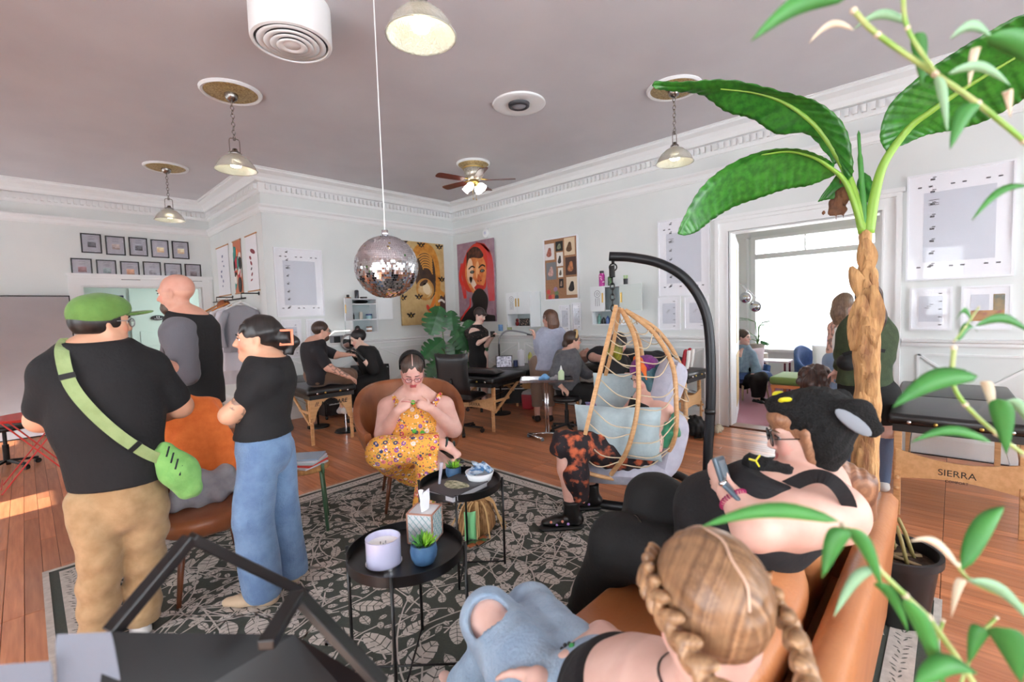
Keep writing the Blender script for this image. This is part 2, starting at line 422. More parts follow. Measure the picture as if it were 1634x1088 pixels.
b = MB(); b.bx(LX-.14, LX-.0, 3.10, 3.32, 0, 3.3); b.bx(LX-.18, LX, 3.06, 3.36, 2.9, 3.05); b.bx(LX-.18, LX, 3.06, 3.36, 0, .2); struct(b.build('trim_23', trimm))
# door leaf standing open into the lounge
nd = MB(); c = np.array([XB+.16, DB[1]-.02, 0]); 
def leaf(name, x0, x1, y0, y1, z1, m, thick_axis='y'):
    b = MB(); b.bx(x0, x1, y0, y1, .01, z1); return struct(b.build(name, m, bevel=.004))
dd1 = nrm(np.array([.95, .265, 0])); dn1 = np.array([dd1[1], -dd1[0], 0]); dh1 = np.array([XB+T+.01, DB[1]-.02, 0])
b = MB(); b.prism([(0, .01), (.92, .01), (.92, 2.44), (0, 2.44)], dh1, dd1, Z_, dn1, -.045, 0); d1 = struct(b.build('door_1', trimm))
for z0, z1 in ((.2, .9), (1.05, 2.3)):
    b = MB(); b.prism([(.12, z0), (.80, z0), (.80, z1), (.12, z1)], dh1, dd1, Z_, dn1, -.002, .006); b.build('panel', mat('door_panel_tan', (196, 170, 120), .5), d1)
for z in (.35, 1.25, 2.2):
    b = MB(); b.cyl((XB+T+.012, DB[1]-.008, z-.05), (XB+T+.012, DB[1]-.008, z+.05), .009); b.build('hinge', mat('brass', (190, 160, 90), .3, 1.), d1)
# ---------------------------------------------------------------- hallway beyond the far doorway
pg = mat('hall_paint', (206, 220, 212), .6)
b = MB(); b.bx(-.6, 3.6, YC+T, 12.6, -.1, -.001); struct(b.build('floor_hall', mat('hall_floor', (150, 96, 62), .4, col2=(126, 76, 48), nscale=3, stretch=(12, 1, 1))))
wall('wall_hall_far', 'x', 12.4, .15, -.6, 3.6, 3.0, (), pg); wall('wall_hall_left', 'y', -.6, -.15, YC+T, 12.6, 3.0, (), pg); wall('wall_hall_right', 'y', 3.5, .15, YC+T, 12.6, 3.0, (), pg)
b = MB(); b.bx(-.75, 3.65, YC+T, 12.6, 3.0, 3.1); struct(b.build('ceiling_hall', trimm))
doorp = mat('pale_green_door', (200, 218, 208), .45)
d2 = leaf('door_2', 1.55, 2.6, 12.34, 12.395, 2.3, doorp)
for z0, z1 in ((.25, .95), (1.1, 1.42)):
    b = MB(); b.bx(1.68, 2.47, 12.325, 12.342, z0, z1); b.build('panel', doorp, d2, bevel=.006)
sg = MB(); c = onY(252, 507, 12.32); sg.prism([(.12*math.cos(t), .055*math.sin(t)) for t in np.linspace(0, 2*math.pi, 24, endpoint=False)], c, X_, Z_, -Y_, 0, .012)
sgo = sg.build('door_sign', mat('sign_black', (24, 20, 22), .4), None); tag(sgo, 'small black oval sign with white figures on the pale green door', 'sign')
wm = mat('sign_white', (235, 235, 235), .5)
for dx in (-.018, .018):
    f = MB(); f.ell(c-Y_*.014+X_*dx+Z_*.03, (.007, .003, .007), n=8, m=6); f.box(c-Y_*.014+X_*dx+Z_*.012, (.014, .004, .022)); f.build('figure', wm, sgo)
for nm, x0c, x1c, cc, lb in (('navy', 1.16, 1.42, (34, 52, 110), 'navy blue curtain hanging in the hallway beyond the far door'), ('cream', .80, 1.12, (214, 206, 184), 'cream curtain hanging left of the navy one in hallway')):
    q = MB(); q.loft([[np.array([x0c+(x1c-x0c)*k/20*(1-.25*(z < 1.5)), 12.0+.03*math.sin(k*1.3)+y_, z]) for y_ in (0,) for k in range(21)] for z in (2.15, 1.6, 1.2, .0)], False, False, closed=False)
    co_ = q.build('curtain', mat('curtain_'+nm, cc, .8), None, smooth=True); co_.modifiers.new('t', 'SOLIDIFY').thickness = .004; tag(co_, lb, 'curtain', 'hallway curtains')
text('lettering', 'RESTROOM', .026, wm, c-Y_*.014-Z_*.02, X_, Z_, sgo)
# ================================================================ CEILING FIXTURES
brass = mat('brass', (190, 160, 90), .3, 1.); gold = mat('antique_gold', (202, 180, 128), .45, .35, col2=(150, 124, 76), nscale=60, bump=.6, bscale=120)
nickel = mat('nickel', (150, 145, 140), .25, 1.); blackm = mat('black_metal', (24, 24, 27), .4); chrome = mat('chrome', (215, 216, 220), .12, 1.)
whitep = mat('white_plastic', (238, 240, 240), .4); greyp = mat('grey_plastic', (120, 122, 128), .5)
holo = mat('prismatic_glass', (222, 224, 206), .15, trans=.55, spec=.7, bump=.5, bscale=90)
bulbm = mat('lit_bulb', (255, 250, 240), .4, emit=(255, 244, 226), estr=14.)
def torus(b, c, x, y, R, r, n=12, m=6, sx=1.):
    P = [np.asarray(c)+x*R*sx*math.cos(2*math.pi*i/n)+y*R*math.sin(2*math.pi*i/n) for i in range(n)]
    V = []; F = []
    z = np.cross(x, y)
    for i, p in enumerate(P):
        d = nrm(p-np.asarray(c))
        for j in range(m): V.append(p+d*r*math.cos(2*math.pi*j/m)+z*r*math.sin(2*math.pi*j/m))
    for i in range(n):
        for j in range(m): F.append((i*m+j, ((i+1) % n)*m+j, ((i+1) % n)*m+(j+1) % m, i*m+(j+1) % m))
    b.add(V, F)
def pendant(x, y, label, rim=3.03):
    t = thing('pendant_lamp', label, 'lamp', (x, y, H), group='domed glass pendant lamps')
    b = MB(); b.lathe([(0, H-.001), (.27, H-.001), (.27, H-.012), (.255, H-.028), (.235, H-.022), (.23, H-.012)], (x, y, 0), 36); b.build('medallion_rim', trimm, t, smooth=True, autos=.6)
    b = MB(); b.lathe([(.231, H-.014), (.2, H-.03), (.16, H-.02), (.12, H-.034), (.07, H-.028), (0, H-.03)], (x, y, 0), 36); b.build('medallion', gold, t, smooth=True)
    b = MB(); b.lathe([(0, H-.10), (.02, H-.10), (.05, H-.075), (.06, H-.04), (.06, H-.026)], (x, y, 0), 20); b.build('canopy', nickel, t, smooth=True)
    top = H-.10; sh = rim+.155; yk = sh+.10
    n = int((top-yk-.05)/.035); 
    for i in range(n):
        b = MB(); c = np.array([x, y, top-.02-.035*i*(top-yk-.05)/(.035*n)])
        torus(b, c, X_ if i % 2 else Y_, Z_, .024, .004, 10, 5, .6); b.build('chain_link', nickel, t, smooth=True)
    b = MB(); b.tube(bez([(x-.045, y, sh+.005), (x-.045, y, yk+.02), (x-.03, y, yk+.045), (x+.03, y, yk+.045), (x+.045, y, yk+.02), (x+.045, y, sh+.005)], 4), .004, 6); b.cyl((x, y, yk+.03), (x, y, yk+.065), .012); b.cyl((x-.06, y, sh+.01), (x+.06, y, sh+.01), .006); b.build('yoke', nickel, t, smooth=True, autos=.7)
    b = MB(); b.lathe([(0, sh+.05), (.02, sh+.05), (.026, sh+.03), (.04, sh+.02), (.045, sh-.005), (.03, sh-.01)], (x, y, 0), 18); b.build('socket', nickel, t, smooth=True)
    prof = [(.045, sh), (.09, sh-.025), (.135, sh-.065), (.165, sh-.11), (.182, rim+.004), (.188, rim), (.182, rim-.003), (.176, rim+.006), (.158, sh-.11), (.128, sh-.067), (.086, sh-.03), (.043, sh-.006)]
    b = MB(); b.lathe(prof, (x, y, 0), 40); b.build('shade', holo, t, smooth=True)
    b = MB(); b.lathe([(0, sh-.01), (.018, sh-.012), (.022, sh-.04), (.045, sh-.085), (.05, sh-.105), (.044, sh-.12), (0, sh-.128)], (x, y, 0), 20); b.build('bulb', bulbm, t, smooth=True)
    return t
pendant(1.54, 5.12, 'domed glass pendant lamp hanging right of the tall white corner by the drum vent')
pendant(1.55, 8.15, 'domed glass pendant lamp hanging farthest back, above the row of black photo frames')
pendant(4.72, 2.11, 'domed glass pendant lamp hanging beside the tip of the banana leaf')
pendant(1.56, 2.08, 'domed glass pendant lamp cut by the top edge, closest to the disco ball string')
# drum vent
P = fl(466, 70, 3.52); t = thing('ceiling_vent', 'white round drum air vent with stepped rings hanging under ceiling', 'vent', (P[0], P[1], 3.78))
b = MB(); b.lathe([(.27, H), (.27, 3.535), (.265, 3.52), (.245, 3.515), (.24, 3.53)], P*[1, 1, 0], 40); b.build('drum', whitep, t, smooth=True, autos=.6)
b = MB(); b.lathe([(0, 3.56), (.24, 3.56)], P*[1, 1, 0], 32); b.build('back_plate', greyp, t)
for i, r in enumerate((.225, .18, .14, .10)):
    b = MB(); b.lathe([(r-.042, 3.535-.006*i), (r, 3.522-.007*i), (r+.003, 3.518-.007*i), (r-.03, 3.520-.007*i), (r-.048, 3.528-.006*i)], P*[1, 1, 0], 36); b.build('ring', whitep, t, smooth=True)
b = MB(); b.lathe([(0, 3.505), (.055, 3.505), (.062, 3.512), (.05, 3.525), (0, 3.525)], P*[1, 1, 0], 24); b.build('centre_disc', whitep, t, smooth=True)
# round ceiling speaker / lamp
P = fl(828, 165, H); t = thing('ceiling_downlight', 'white flush round ceiling light with dark lens in the middle', 'light', (P[0], P[1], H))
b = MB(); b.lathe([(.28, H), (.285, H-.012), (.27, H-.02), (.2, H-.012), (.09, H-.006)], P*[1, 1, 0], 40); b.build('trim_ring', whitep, t, smooth=True)
b = MB(); b.lathe([(.115, H-.006), (.11, H-.035), (.085, H-.045), (.075, H-.03)], P*[1, 1, 0], 28); b.build('lens_ring', mat('dark_grey', (58, 60, 66), .4), t, smooth=True)
b = MB(); b.lathe([(.078, H-.03), (.04, H-.042), (0, H-.045)], P*[1, 1, 0], 28); b.build('lens', mat('lens_grey', (150, 152, 160), .15), t, smooth=True)
# ceiling fan
fx, fy = 4.75, 5.2; t = thing('ceiling_fan', 'brass ceiling fan with five mahogany blades and lit glass tulip shades', 'fan', (fx, fy, H))
b = MB(); b.lathe([(0, H-.001), (.25, H-.001), (.25, H-.02), (.225, H-.03)], (fx, fy, 0), 32); b.build('medallion_rim', trimm, t, smooth=True)
b = MB(); b.lathe([(.226, H-.025), (.2, H-.05), (.16, H-.055), (.15, H-.07)], (fx, fy, 0), 32); b.build('medallion', gold, t, smooth=True)
b = MB(); b.lathe([(.15, H-.06), (.152, H-.085), (.14, H-.09), (.145, H-.1), (.14, H-.17), (.12, H-.22), (.09, H-.25), (0, H-.26)], (fx, fy, 0), 32); b.build('motor_housing', mat('cut_glass_brass', (170, 160, 140), .3, .6, col2=(210, 206, 196), nscale=50), t, smooth=True)
b = MB(); b.lathe([(.16, H-.075), (.165, H-.085), (.155, H-.095)], (fx, fy, 0), 32); b.build('collar', brass, t, smooth=True)
mah = mat('mahogany', (112, 50, 34), .35, col2=(88, 36, 24), nscale=6, stretch=(3, 20, 1))
zb = H-.255
for k in range(5):
    a = math.radians(25+72*k-math.degrees(0)); d = np.array([math.cos(a), math.sin(a), 0]); s = np.array([-math.sin(a), math.cos(a), .18]); s = nrm(s)
    b = MB(); b.tube(bez([np.array([fx, fy, zb+.02])+d*.1, np.array([fx, fy, zb+.015])+d*.15, np.array([fx, fy, zb+.006])+d*.2], 4), .011, 6); b.build('blade_arm', brass, t, smooth=True)
    o0 = np.array([fx, fy, zb]); out = [(.17, -.05), (.30, -.062), (.55, -.07), (.60, -.06), (.615, -.03), (.615, .03), (.60, .06), (.55, .07), (.30, .062), (.17, .05)]
    b = MB(); b.prism(out, o0, d, s, np.cross(d, s), -.004, .004); b.build('blade', mah, t)
b = MB(); b.lathe([(.07, zb-.005), (.08, zb-.03), (.05, zb-.07), (.02, zb-.085), (0, zb-.09)], (fx, fy, 0), 20); b.build('light_kit', brass, t, smooth=True)
for k in range(4):
    a = math.radians(20+90*k); d = np.array([math.cos(a), math.sin(a), 0]); dd = nrm(d*.75-Z_*.66); c = np.array([fx, fy, zb-.05])+d*.06
    x, y, z = frame(dd); R = np.array([x, y, z]).T
    b = MB(); b.tube([c-d*.02, c+dd*.03], .012, 8); b.build('arm', brass, t, smooth=True)
    b = MB(); b.lathe([(.02, .02), (.045, .05), (.055, .085), (.048, .11), (.056, .13)], c, 16, R); b.build('tulip_shade', mat('lit_tulip_glass', (250, 250, 248), .3, emit=(255, 250, 240), estr=3.2), t, smooth=True)
for dx in (-.03, .035):
    b = MB(); b.cyl((fx+dx, fy, zb-.09), (fx+dx, fy, zb-.26), .0025, n=6); b.ell((fx+dx, fy, zb-.27), (.008, .008, .014), n=8, m=6); b.build('pull_chain', brass, t, smooth=True)
# disco ball
B = C0+ray(617, 426)*3.08; rB = .205; t = thing('disco_ball', 'mirrored disco ball hanging on a long white cord', 'disco ball', B)
b = MB(); b.ell(B, rB-.004, n=32, m=20); b.build('core', mat('ball_core', (150, 152, 158), .5), t, smooth=True)
b = MB(); rows = 44
for i in range(1, rows):
    th = math.pi*i/rows; n = max(4, int(round(2*math.pi*math.sin(th)*rB/(math.pi*rB/rows))))
    for j in range(n):
        a = 2*math.pi*(j+.5*(i % 2))/n; d = np.array([math.sin(th)*math.cos(a), math.sin(th)*math.sin(a), math.cos(th)])
        e1 = np.array([-math.sin(a), math.cos(a), 0]); e2 = np.cross(d, e1); h = math.pi*rB/rows*.46; jx, jy = rng.normal(0, .07, 2)
        q = [(-h, -h), (h, -h), (h, h), (-h, h)]
        V = [B+d*(rB+u*jx+v*jy)+e1*u+e2*v for u, v in q]; b.add(V, [(0, 1, 2, 3)])
o = b.build('mirror_tile_field', mat('mirror_tile', (228, 229, 234), .06, 1.), t); o['kind'] = 'stuff'
b = MB(); b.cyl(B+Z_*rB*.98, B+Z_*(rB+.035), .022, n=14); b.build('cap', chrome, t, smooth=True)
b = MB(); b.cyl(B+Z_*(rB+.03), (B[0], B[1], H), .0035, n=6); b.build('cord', whitep, t)
# ================================================================ WALL PIECES
def hang(wl, px0, py0, px1, py1, off=0.):
    """rectangle on a wall from two opposite pixel corners: origin lower-left, ux, uz(out), width, height"""
    if wl in 'BF':
        X = XB if wl == 'B' else XF; A = onX(px0, py0, X-off); C = onX(px1, py1, X-off); ux = -Y_; n = -X_; wd = A[1]-C[1]; o = np.array([X, A[1], min(A[2], C[2])])
    else:
        Y = YA if wl == 'A' else YC; A = onY(px0, py0, Y-off); C = onY(px1, py1, Y-off); ux = X_; n = -Y_; wd = C[0]-A[0]; o = np.array([A[0], Y, min(A[2], C[2])])
    return o, ux, n, wd, abs(A[2]-C[2])
def slab(o, ux, n, x0, x1, z0, z1, d0, d1, b=None):
    b = b or MB(); b.prism([(x0, z0), (x1, z0), (x1, z1), (x0, z1)], o, ux, Z_, n, d0, d1); return b
def border(o, ux, n, w, h, t, d0, d1):
    b = MB(); slab(o, ux, n, 0, w, 0, t, d0, d1, b); slab(o, ux, n, 0, w, h-t, h, d0, d1, b); slab(o, ux, n, 0, t, t, h-t, d0, d1, b); slab(o, ux, n, w-t, w, t, h-t, d0, d1, b); return b
acry = mat('acrylic', (225, 228, 238), .08, alpha=.05, spec=.6); sheetm = mat('print_paper', (240, 241, 246), .35, coat=.6); panelm = mat('print_grey', (206, 210, 220), .35, coat=.6); inkm = mat('ink', (70, 70, 78), .6); framew = mat('frame_white', (232, 234, 238), .35)
def poster(wl, r, label, kind, group):
    o, ux, n, w, h = hang(wl, *r); t = thing('poster_frame', label, 'poster', o, group=group)
    border(o, ux, n, w, h, .018, 0, .025).build('frame', framew, t); slab(o, ux, n, .018, w-.018, .018, h-.018, 0, .010).build('sheet', sheetm, t)
    if kind == 'big':
        slab(o, ux, n, w*.17, w*.84, h*.17, h*.82, .010, .012).build('grey_panel', panelm, t)
        b = MB()
        for k in range(8):
            z = h*(.09+.80*k/7+.04); b2 = w*.265; slab(o, ux, n, b2-.024, b2+.010, z, z+.018, .012, .0135, b); slab(o, ux, n, b2-.008, b2+.018, z+.024, z+.032, .012, .0135, b)
        for k in range(8):
            if k in (2, 5): continue
            u = w*(.13+.74*k/7); slab(o, ux, n, u-.015, u+.015, h*.12, h*.12+.013, .0121, .0136, b); slab(o, ux, n, u-.015, u+.015, h*.87, h*.87+.013, .0121, .0136, b)
        for dz in (.70, .715, .745): slab(o, ux, n, w*.22, w*.32, h*dz, h*dz+.006, .0125, .014, b)
        b.build('print_marks', inkm, t)['kind'] = 'stuff'
    elif kind == 'small':
        slab(o, ux, n, w*.22, w*.78, h*.2, h*.8, .010, .012).build('grey_panel', panelm, t)
        b = MB()
        for k in range(5): slab(o, ux, n, w*.68, w*.76, h*(.12+.18*k), h*(.12+.18*k)+.009, .012, .0135, b)
        for k in range(3): slab(o, ux, n, w*(.36+.05*k), w*(.46+.05*k), h*(.52+.04*k), h*(.52+.04*k)+.005, .012, .0135, b)
        b.build('print_marks', inkm, t)['kind'] = 'stuff'
    else:
        slab(o, ux, n, w*.2, w*.56, h*.44, h*.80, .010, .012).build('grey_panel', panelm, t)
        slab(o, ux, n, w*.2, w*.86, h*.2, h*.44, .010, .0125).build('ochre_print', mat('ochre_print', (190, 140, 78), .5, col2=(150, 70, 60), nscale=25, mixlo=.5, mixhi=.7), t)
        slab(o, ux, n, w*.64, w*.86, h*.44, h*.8, .010, .0125).build('photo_print', mat('photo_dark', (90, 100, 84), .5, col2=(190, 150, 80), nscale=20), t)
    slab(o, ux, n, .018, w-.018, .018, h-.018, .016, .018).build('acrylic_sheet', acry, t)
poster('A', (435, 394, 518, 504), 'large white poster with grey panel left of the open wall cabinet', 'big', 'big white posters')
poster('B', (1050, 354, 1134, 470), 'large white poster behind the curved black swing stand', 'big', 'big white posters')
poster('B', (1448, 283, 1617, 440), 'large white poster at the right edge above two small frames', 'big', 'big white posters')
poster('A', (447, 510, 483, 570), 'small white frame under the big poster on the back wall, left of pair', 'small', 'small white frames')
poster('A', (487, 509, 520, 566), 'small white frame behind the head of the man in glasses', 'small', 'small white frames')
poster('B', (893, 487, 911, 530), 'narrow white frame just behind the head of woman in blue-grey top', 'small', 'small white frames')
poster('B', (899+14, 483, 929, 527), 'small white frame under the right corner of the cork board', 'small', 'small white frames')
poster('B', (1050, 474, 1087, 527), 'small white frame under the swing stand poster, farther from doorway', 'small', 'small white frames')
poster('B', (1092, 473, 1132, 526), 'small white frame just left of the black swing pole', 'small', 'small white frames')
poster('B', (1452, 460, 1519, 527), 'small white frame just right of the lounge doorway', 'small', 'small white frames')
poster('B', (1534, 457, 1614, 526), 'small white frame holding an ochre printed picture', 'art', 'small white frames')
# black photo frames above the far door
frb = mat('frame_black', (26, 25, 28), .35); phm = mat('photo_sheet', (178, 176, 186), .3, coat=.5)
rows = [[(133+6, 388), (182, 392), (220, 394), (253, 397), (283, 399)], [(133, 428), (170, 430), (206, 432), (239, 432), (270, 434), (302, 435)]]
pc = [[(52, 50, 56), (150, 130, 120), (46, 44, 50), (214, 178, 130), (220, 184, 140)], [(120, 70, 74), (110, 130, 130), (190, 130, 90), (120, 118, 124), (100, 98, 106), (96, 84, 88)]]
words = ['first', 'second', 'third', 'fourth', 'fifth', 'sixth']
for r in range(2):
    for k in range(len(rows[r])):
        x0, x1 = ((.86, 2.07) if r == 0 else (.72, 2.24)); n_ = len(rows[r]); cx = x0+(x1-x0)*k/(n_-1)
        zc = onY(*rows[r][k], YC)[2]; w_, h_ = .255, .315; o = np.array([cx-w_/2, YC, zc-h_/2]); k_ = words[k]
        t = thing('framed_photo', '%s black photo frame from the left in the %s row over far door' % (k_, ('upper', 'lower')[r]), 'frame', o, group='black photo frames over the door')
        border(o, X_, -Y_, w_, h_, .018, 0, .025).build('frame', frb, t); slab(o, X_, -Y_, .018, w_-.018, .018, h_-.018, 0, .01).build('sheet', phm, t)
        slab(o, X_, -Y_, w_*.32, w_*.72, h_*.3, h_*.58, .01, .012).build('photo', mat('photo_%d%d' % (r, k), pc[r][k], .4, col2=tuple(min(255, c+70) for c in pc[r][k]), nscale=14), t)
        b = MB()
        for q in (.68, .74, .84): slab(o, X_, -Y_, w_*.35, w_*.68, h_*q, h_*q+.004, .01, .0115, b)
        b.build('caption', inkm, t)['kind'] = 'stuff'; slab(o, X_, -Y_, .018, w_-.018, .018, h_-.018, .014, .0155).build('glass', acry, t)
# scrolls on the return wall
scr = [((346, 399), (370, 470), (232, 233, 238)), ((372, 391), (390, 468), (196, 120, 90)), ((392, 381), (416, 464), (232, 232, 236))]
lab = ['white hanging scroll with faint blue drawing, leftmost on the return wall', 'colourful orange and teal hanging scroll between the two white ones', 'white hanging scroll with red-capped figure nearest the white corner']
rod = mat('dowel', (190, 140, 96), .5)
for k, (a, c, col) in enumerate(scr):
    A = onX(*a, XF); C = onX(*c, XF); y1, y0 = A[1], C[1]; z0, z1 = 2.03, 2.90; w_ = y1-y0; o = np.array([XF, y1, z0]); t = thing('hanging_scroll', lab[k], 'scroll', o, group='hanging scrolls')
    slab(o, -Y_, -X_, .01, w_-.01, .01, z1-z0-.01, .008, .011).build('paper', mat('scroll_paper_%d' % k, col, .6), t)
    for z in (z0, z1): b = MB(); b.cyl((XF-.012, y1, z), (XF-.012, y0, z), .011, n=8); b.build('dowel', rod, t)
    cols = [[(110, 120, 150)], [(235, 120, 70), (60, 150, 140), (190, 40, 60), (30, 28, 32), (235, 235, 230)], [(130, 40, 50), (40, 40, 60)]][k]
    for q in range((7, 26, 6)[k]):
        u = w_*random.uniform(.3, .7) if k != 1 else w_*random.uniform(.08, .92); v = (z1-z0)*random.uniform(.15, .85) if k == 1 else (z1-z0)*(.2+.6*q/6)
        s1, s2 = (random.uniform(.03, .09), random.uniform(.03, .16)) if k == 1 else (random.uniform(.02, .05), random.uniform(.01, .03))
        if k == 2 and q == 5: s1, s2 = .11, .035
        an = random.uniform(-.8, .8)
        pts = [(u+s1*math.cos(tt)*math.cos(an)-s2*math.sin(tt)*math.sin(an), v+s1*math.cos(tt)*math.sin(an)+s2*math.sin(tt)*math.cos(an)) for tt in np.linspace(0, 6.28, 12, endpoint=False)]
        pts = [(min(max(p, .012), w_-.012), min(max(r, .012), z1-z0-.012)) for p, r in pts]
        b = MB(); b.prism(pts, o, -Y_, Z_, -X_, .0105, .0115+.0004*q); c_ = random.choice(cols); b.build('brush_mark', mat('ink_%d_%d_%d' % c_, c_, .6), t)
# painted canvases
def canvas(name, label, o, ux, n, w, h, bgm):
    t = thing(name, label, 'painting', o); slab(o, ux, n, 0, w, 0, h, 0, .035).build('canvas', bgm, t); t['_'] = 0; del t['_']; return t
def blob(t, o, ux, n, w, h, pts, m, name, lay):
    pts = [(min(max(u, .002), .998)*w, (1-min(max(v, .002), .998))*h) for u, v in pts]
    b = MB(); b.prism(pts[::-1] if _area(pts) < 0 else pts, o, ux, Z_, n, .034, .0355+.0006*lay); return b.build(name, m, t)
def _area(p): return sum(p[i][0]*p[(i+1) % len(p)][1]-p[(i+1) % len(p)][0]*p[i][1] for i in range(len(p)))
def oval(u, v, a, b_, rot=0, n=20, t0=0, t1=6.2832): return [(u+a*math.cos(t)*math.cos(rot)-b_*math.sin(t)*math.sin(rot), v+a*math.cos(t)*math.sin(rot)+b_*math.sin(t)*math.cos(rot)) for t in np.linspace(t0, t1, n, endpoint=t1 < 6.28)]
def band(P, wd):
    P = [np.array(p, float) for p in P]; L = []; R = []
    for i, p in enumerate(P):
        d = nrm(P[min(i+1, len(P)-1)]-P[max(i-1, 0)]); q = np.array([-d[1], d[0]])*wd*(1.5 if 0 else 1); L.append(tuple(p+q)); R.append(tuple(p-q))
    return L+R[::-1]
def crv(P, n=6): return [tuple(p) for p in bez([np.array([*p, 0.]) for p in P], n)]
def crv2(P, n=6): return [(p[0], p[1]) for p in crv(P, n)]
o = np.array([4.87, YA-.022, 1.38]); W_, H_ = 1.03, 1.58
fl_ = lambda nm, c, c2=None: mat('paint_'+nm, c, .6, col2=c2, nscale=10)
pt = canvas('bee_painting', 'tan painting of a woman with golden braids among bees', o, X_, -Y_, W_, H_, fl_('tan', (206, 178, 124), (192, 160, 106)))
G = lambda pts, c, nm, lay, c2=None: blob(pt, o, X_, -Y_, W_, H_, pts, fl_('%d_%d_%d' % c, c, c2), nm, lay)
G(oval(.58, .40, .26, .30), (92, 66, 48), 'hair_shape', 1, (60, 44, 36)); G(oval(.62, .36, .2, .16), (70, 50, 38), 'face_shape', 2, (50, 36, 30))
G(crv2([(.70, .98), (.68, .85), (.80, .70), (.92, .64), (.995, .66), (.998, .998)]), (74, 48, 44), 'dress_shape', 2)
for k in range(7): G(band(crv2([(.38+.02*k, .16+.028*k), (.52, .12+.03*k), (.64, .13+.03*k), (.72, .20+.03*k)]), .010), (206, 146, 62), 'hair_strand', 3+k % 2)
G(band(crv2([(.30, .24), (.36, .12), (.52, .055), (.70, .09), (.80, .2), (.84, .4), (.82, .6), (.80, .8)]), .055), (214, 150, 58), 'braid', 5, (188, 122, 40))
G(band(crv2([(.80, .46), (.86, .58), (.97, .64)]), .03), (206, 142, 58), 'braid', 4); G(band(crv2([(.80, .62), (.7, .74), (.60, .86)]), .032), (224, 130, 50), 'braid', 6); G(band(crv2([(.78, .6), (.78, .78), (.72, .95)]), .03), (216, 148, 56), 'braid', 7)
G(oval(.53, .57, .205, .135), (204, 150, 76), 'hoop', 6, (180, 126, 60)); G(oval(.53, .57, .165, .105), (222, 196, 148), 'hoop', 7, (196, 150, 84)); G(oval(.56, .56, .09, .07, .5), (232, 214, 180), 'cream_shape', 8); G(oval(.50, .49, .1, .03, -.3), (80, 56, 42), 'dark_shape', 8)
G(band(crv2([(.82, .72), (.9, .70), (.98, .73)]), .014), (226, 222, 214), 'collar_line', 8); G(oval(.58, .80, .05, .03, .9), (206, 64, 44), 'red_shape', 8)
for k, (u, v) in enumerate([(.90, .035), (.48, .03), (.10, .02), (.93, .44), (.38, .66), (.19, .88), (.03, .67)]):
    q = MB(); S = .062
    for du, dv, a_, b_, rot in ((-.75, -.15, .8, .3, .5), (.75, -.15, .8, .3, -.5), (-.5, .35, .5, .2, -.5), (.5, .35, .5, .2, .5), (0, .15, .36, .75, 0), (0, -.65, .3, .25, 0)):
        pts = [(u+S*p, v+S*.62*r) for p, r in oval(du, dv, a_, b_, rot, 12)]; pts = [(min(max(p, .003), .997)*W_, (1-min(max(r, .003), .997))*H_) for p, r in pts]; q.prism(pts[::-1], o, X_, Z_, -Y_, .034, .0405)
    bo = q.build('bee', fl_('bee', (58, 38, 26)), pt)
    y_ = MB(); pts = [((u+S*p)*W_, (1-(v+S*.62*r))*H_) for p, r in oval(0, .2, .24, .3, 0, 12)]; pts = [(min(max(p, .003), W_-.003), min(max(r, .003), H_-.003)) for p, r in pts]; y_.prism(pts[::-1], o, X_, Z_, -Y_, .04, .0412); y_.build('stripe', fl_('bee_y', (206, 160, 60)), bo)
o2 = np.array([XB-.022, 7.31, 1.40]); W2, H2 = 1.04, 1.56
pt2 = canvas('portrait_painting', 'red and mauve portrait painting with black shape pouring from the mouth', o2, -Y_, -X_, W2, H2, fl_('mauve', (168, 138, 150), (150, 116, 132)))
G = lambda pts, c, nm, lay, c2=None: blob(pt2, o2, -Y_, -X_, W2, H2, pts, fl_('%d_%d_%d' % c, c, c2), nm, lay)
for k in range(8): G(band(crv2([(.55+.03*k, .02+.004*k), (.78+.02*k, .10+.01*k), (.84+.02*k, .30), (.82+.025*k, .5), (.86+.02*k, .75)]), .008), (214, 60, 62), 'wave_line', 1)
for k in range(6): G([(.90+.5*(p-.90)*.0+p*0+q_[0], q_[1]) for p in (0,) for q_ in oval(.90, .80, .14-.02*k, .10-.014*k)], ((206, 52, 56), (160, 112, 130))[k % 2], 'swirl', 2+k)
G(crv2([(.30, .10), (.52, .03), (.74, .08), (.84, .22), (.80, .45), (.74, .60), (.3, .62), (.16, .5), (.12, .35), (.2, .2)]), (210, 58, 40), 'outline_red', 2)
for k in range(4): G(band(crv2([(.20-.03*k, .25), (.10-.02*k, .42), (.20-.03*k, .56), (.22-.02*k, .70)]), .010), (222, 52, 44), 'outline_red', 3)
G(crv2([(.28, .13), (.45, .07), (.62, .09), (.74, .18), (.66, .22), (.4, .2), (.26, .3)]), (64, 40, 34), 'hair_shape', 5, (110, 60, 40))
G(crv2([(.30, .20), (.5, .15), (.70, .19), (.80, .32), (.78, .48), (.68, .58), (.5, .66), (.34, .58), (.22, .42), (.24, .28)]), (232, 150, 84), 'face_shape', 4, (214, 116, 60))
G(oval(.36, .36, .09, .16, .1), (244, 206, 172), 'light_shape', 6); G(oval(.44, .52, .13, .05, .7), (246, 224, 204), 'light_shape', 6); G(oval(.57, .36, .05, .11, .1), (244, 186, 130), 'light_shape', 6)
for u in (.42, .70):
    G(band(crv2([(u-.1, .335), (u, .305), (u+.08, .325)]), .010), (48, 30, 30), 'brow', 7); G(oval(u, .375, .062, .020), (60, 34, 32), 'eye', 7); G(oval(u, .375, .03, .012), (150, 170, 160), 'iris', 8); G(oval(u, .376, .012, .012), (20, 18, 20), 'pupil', 9)
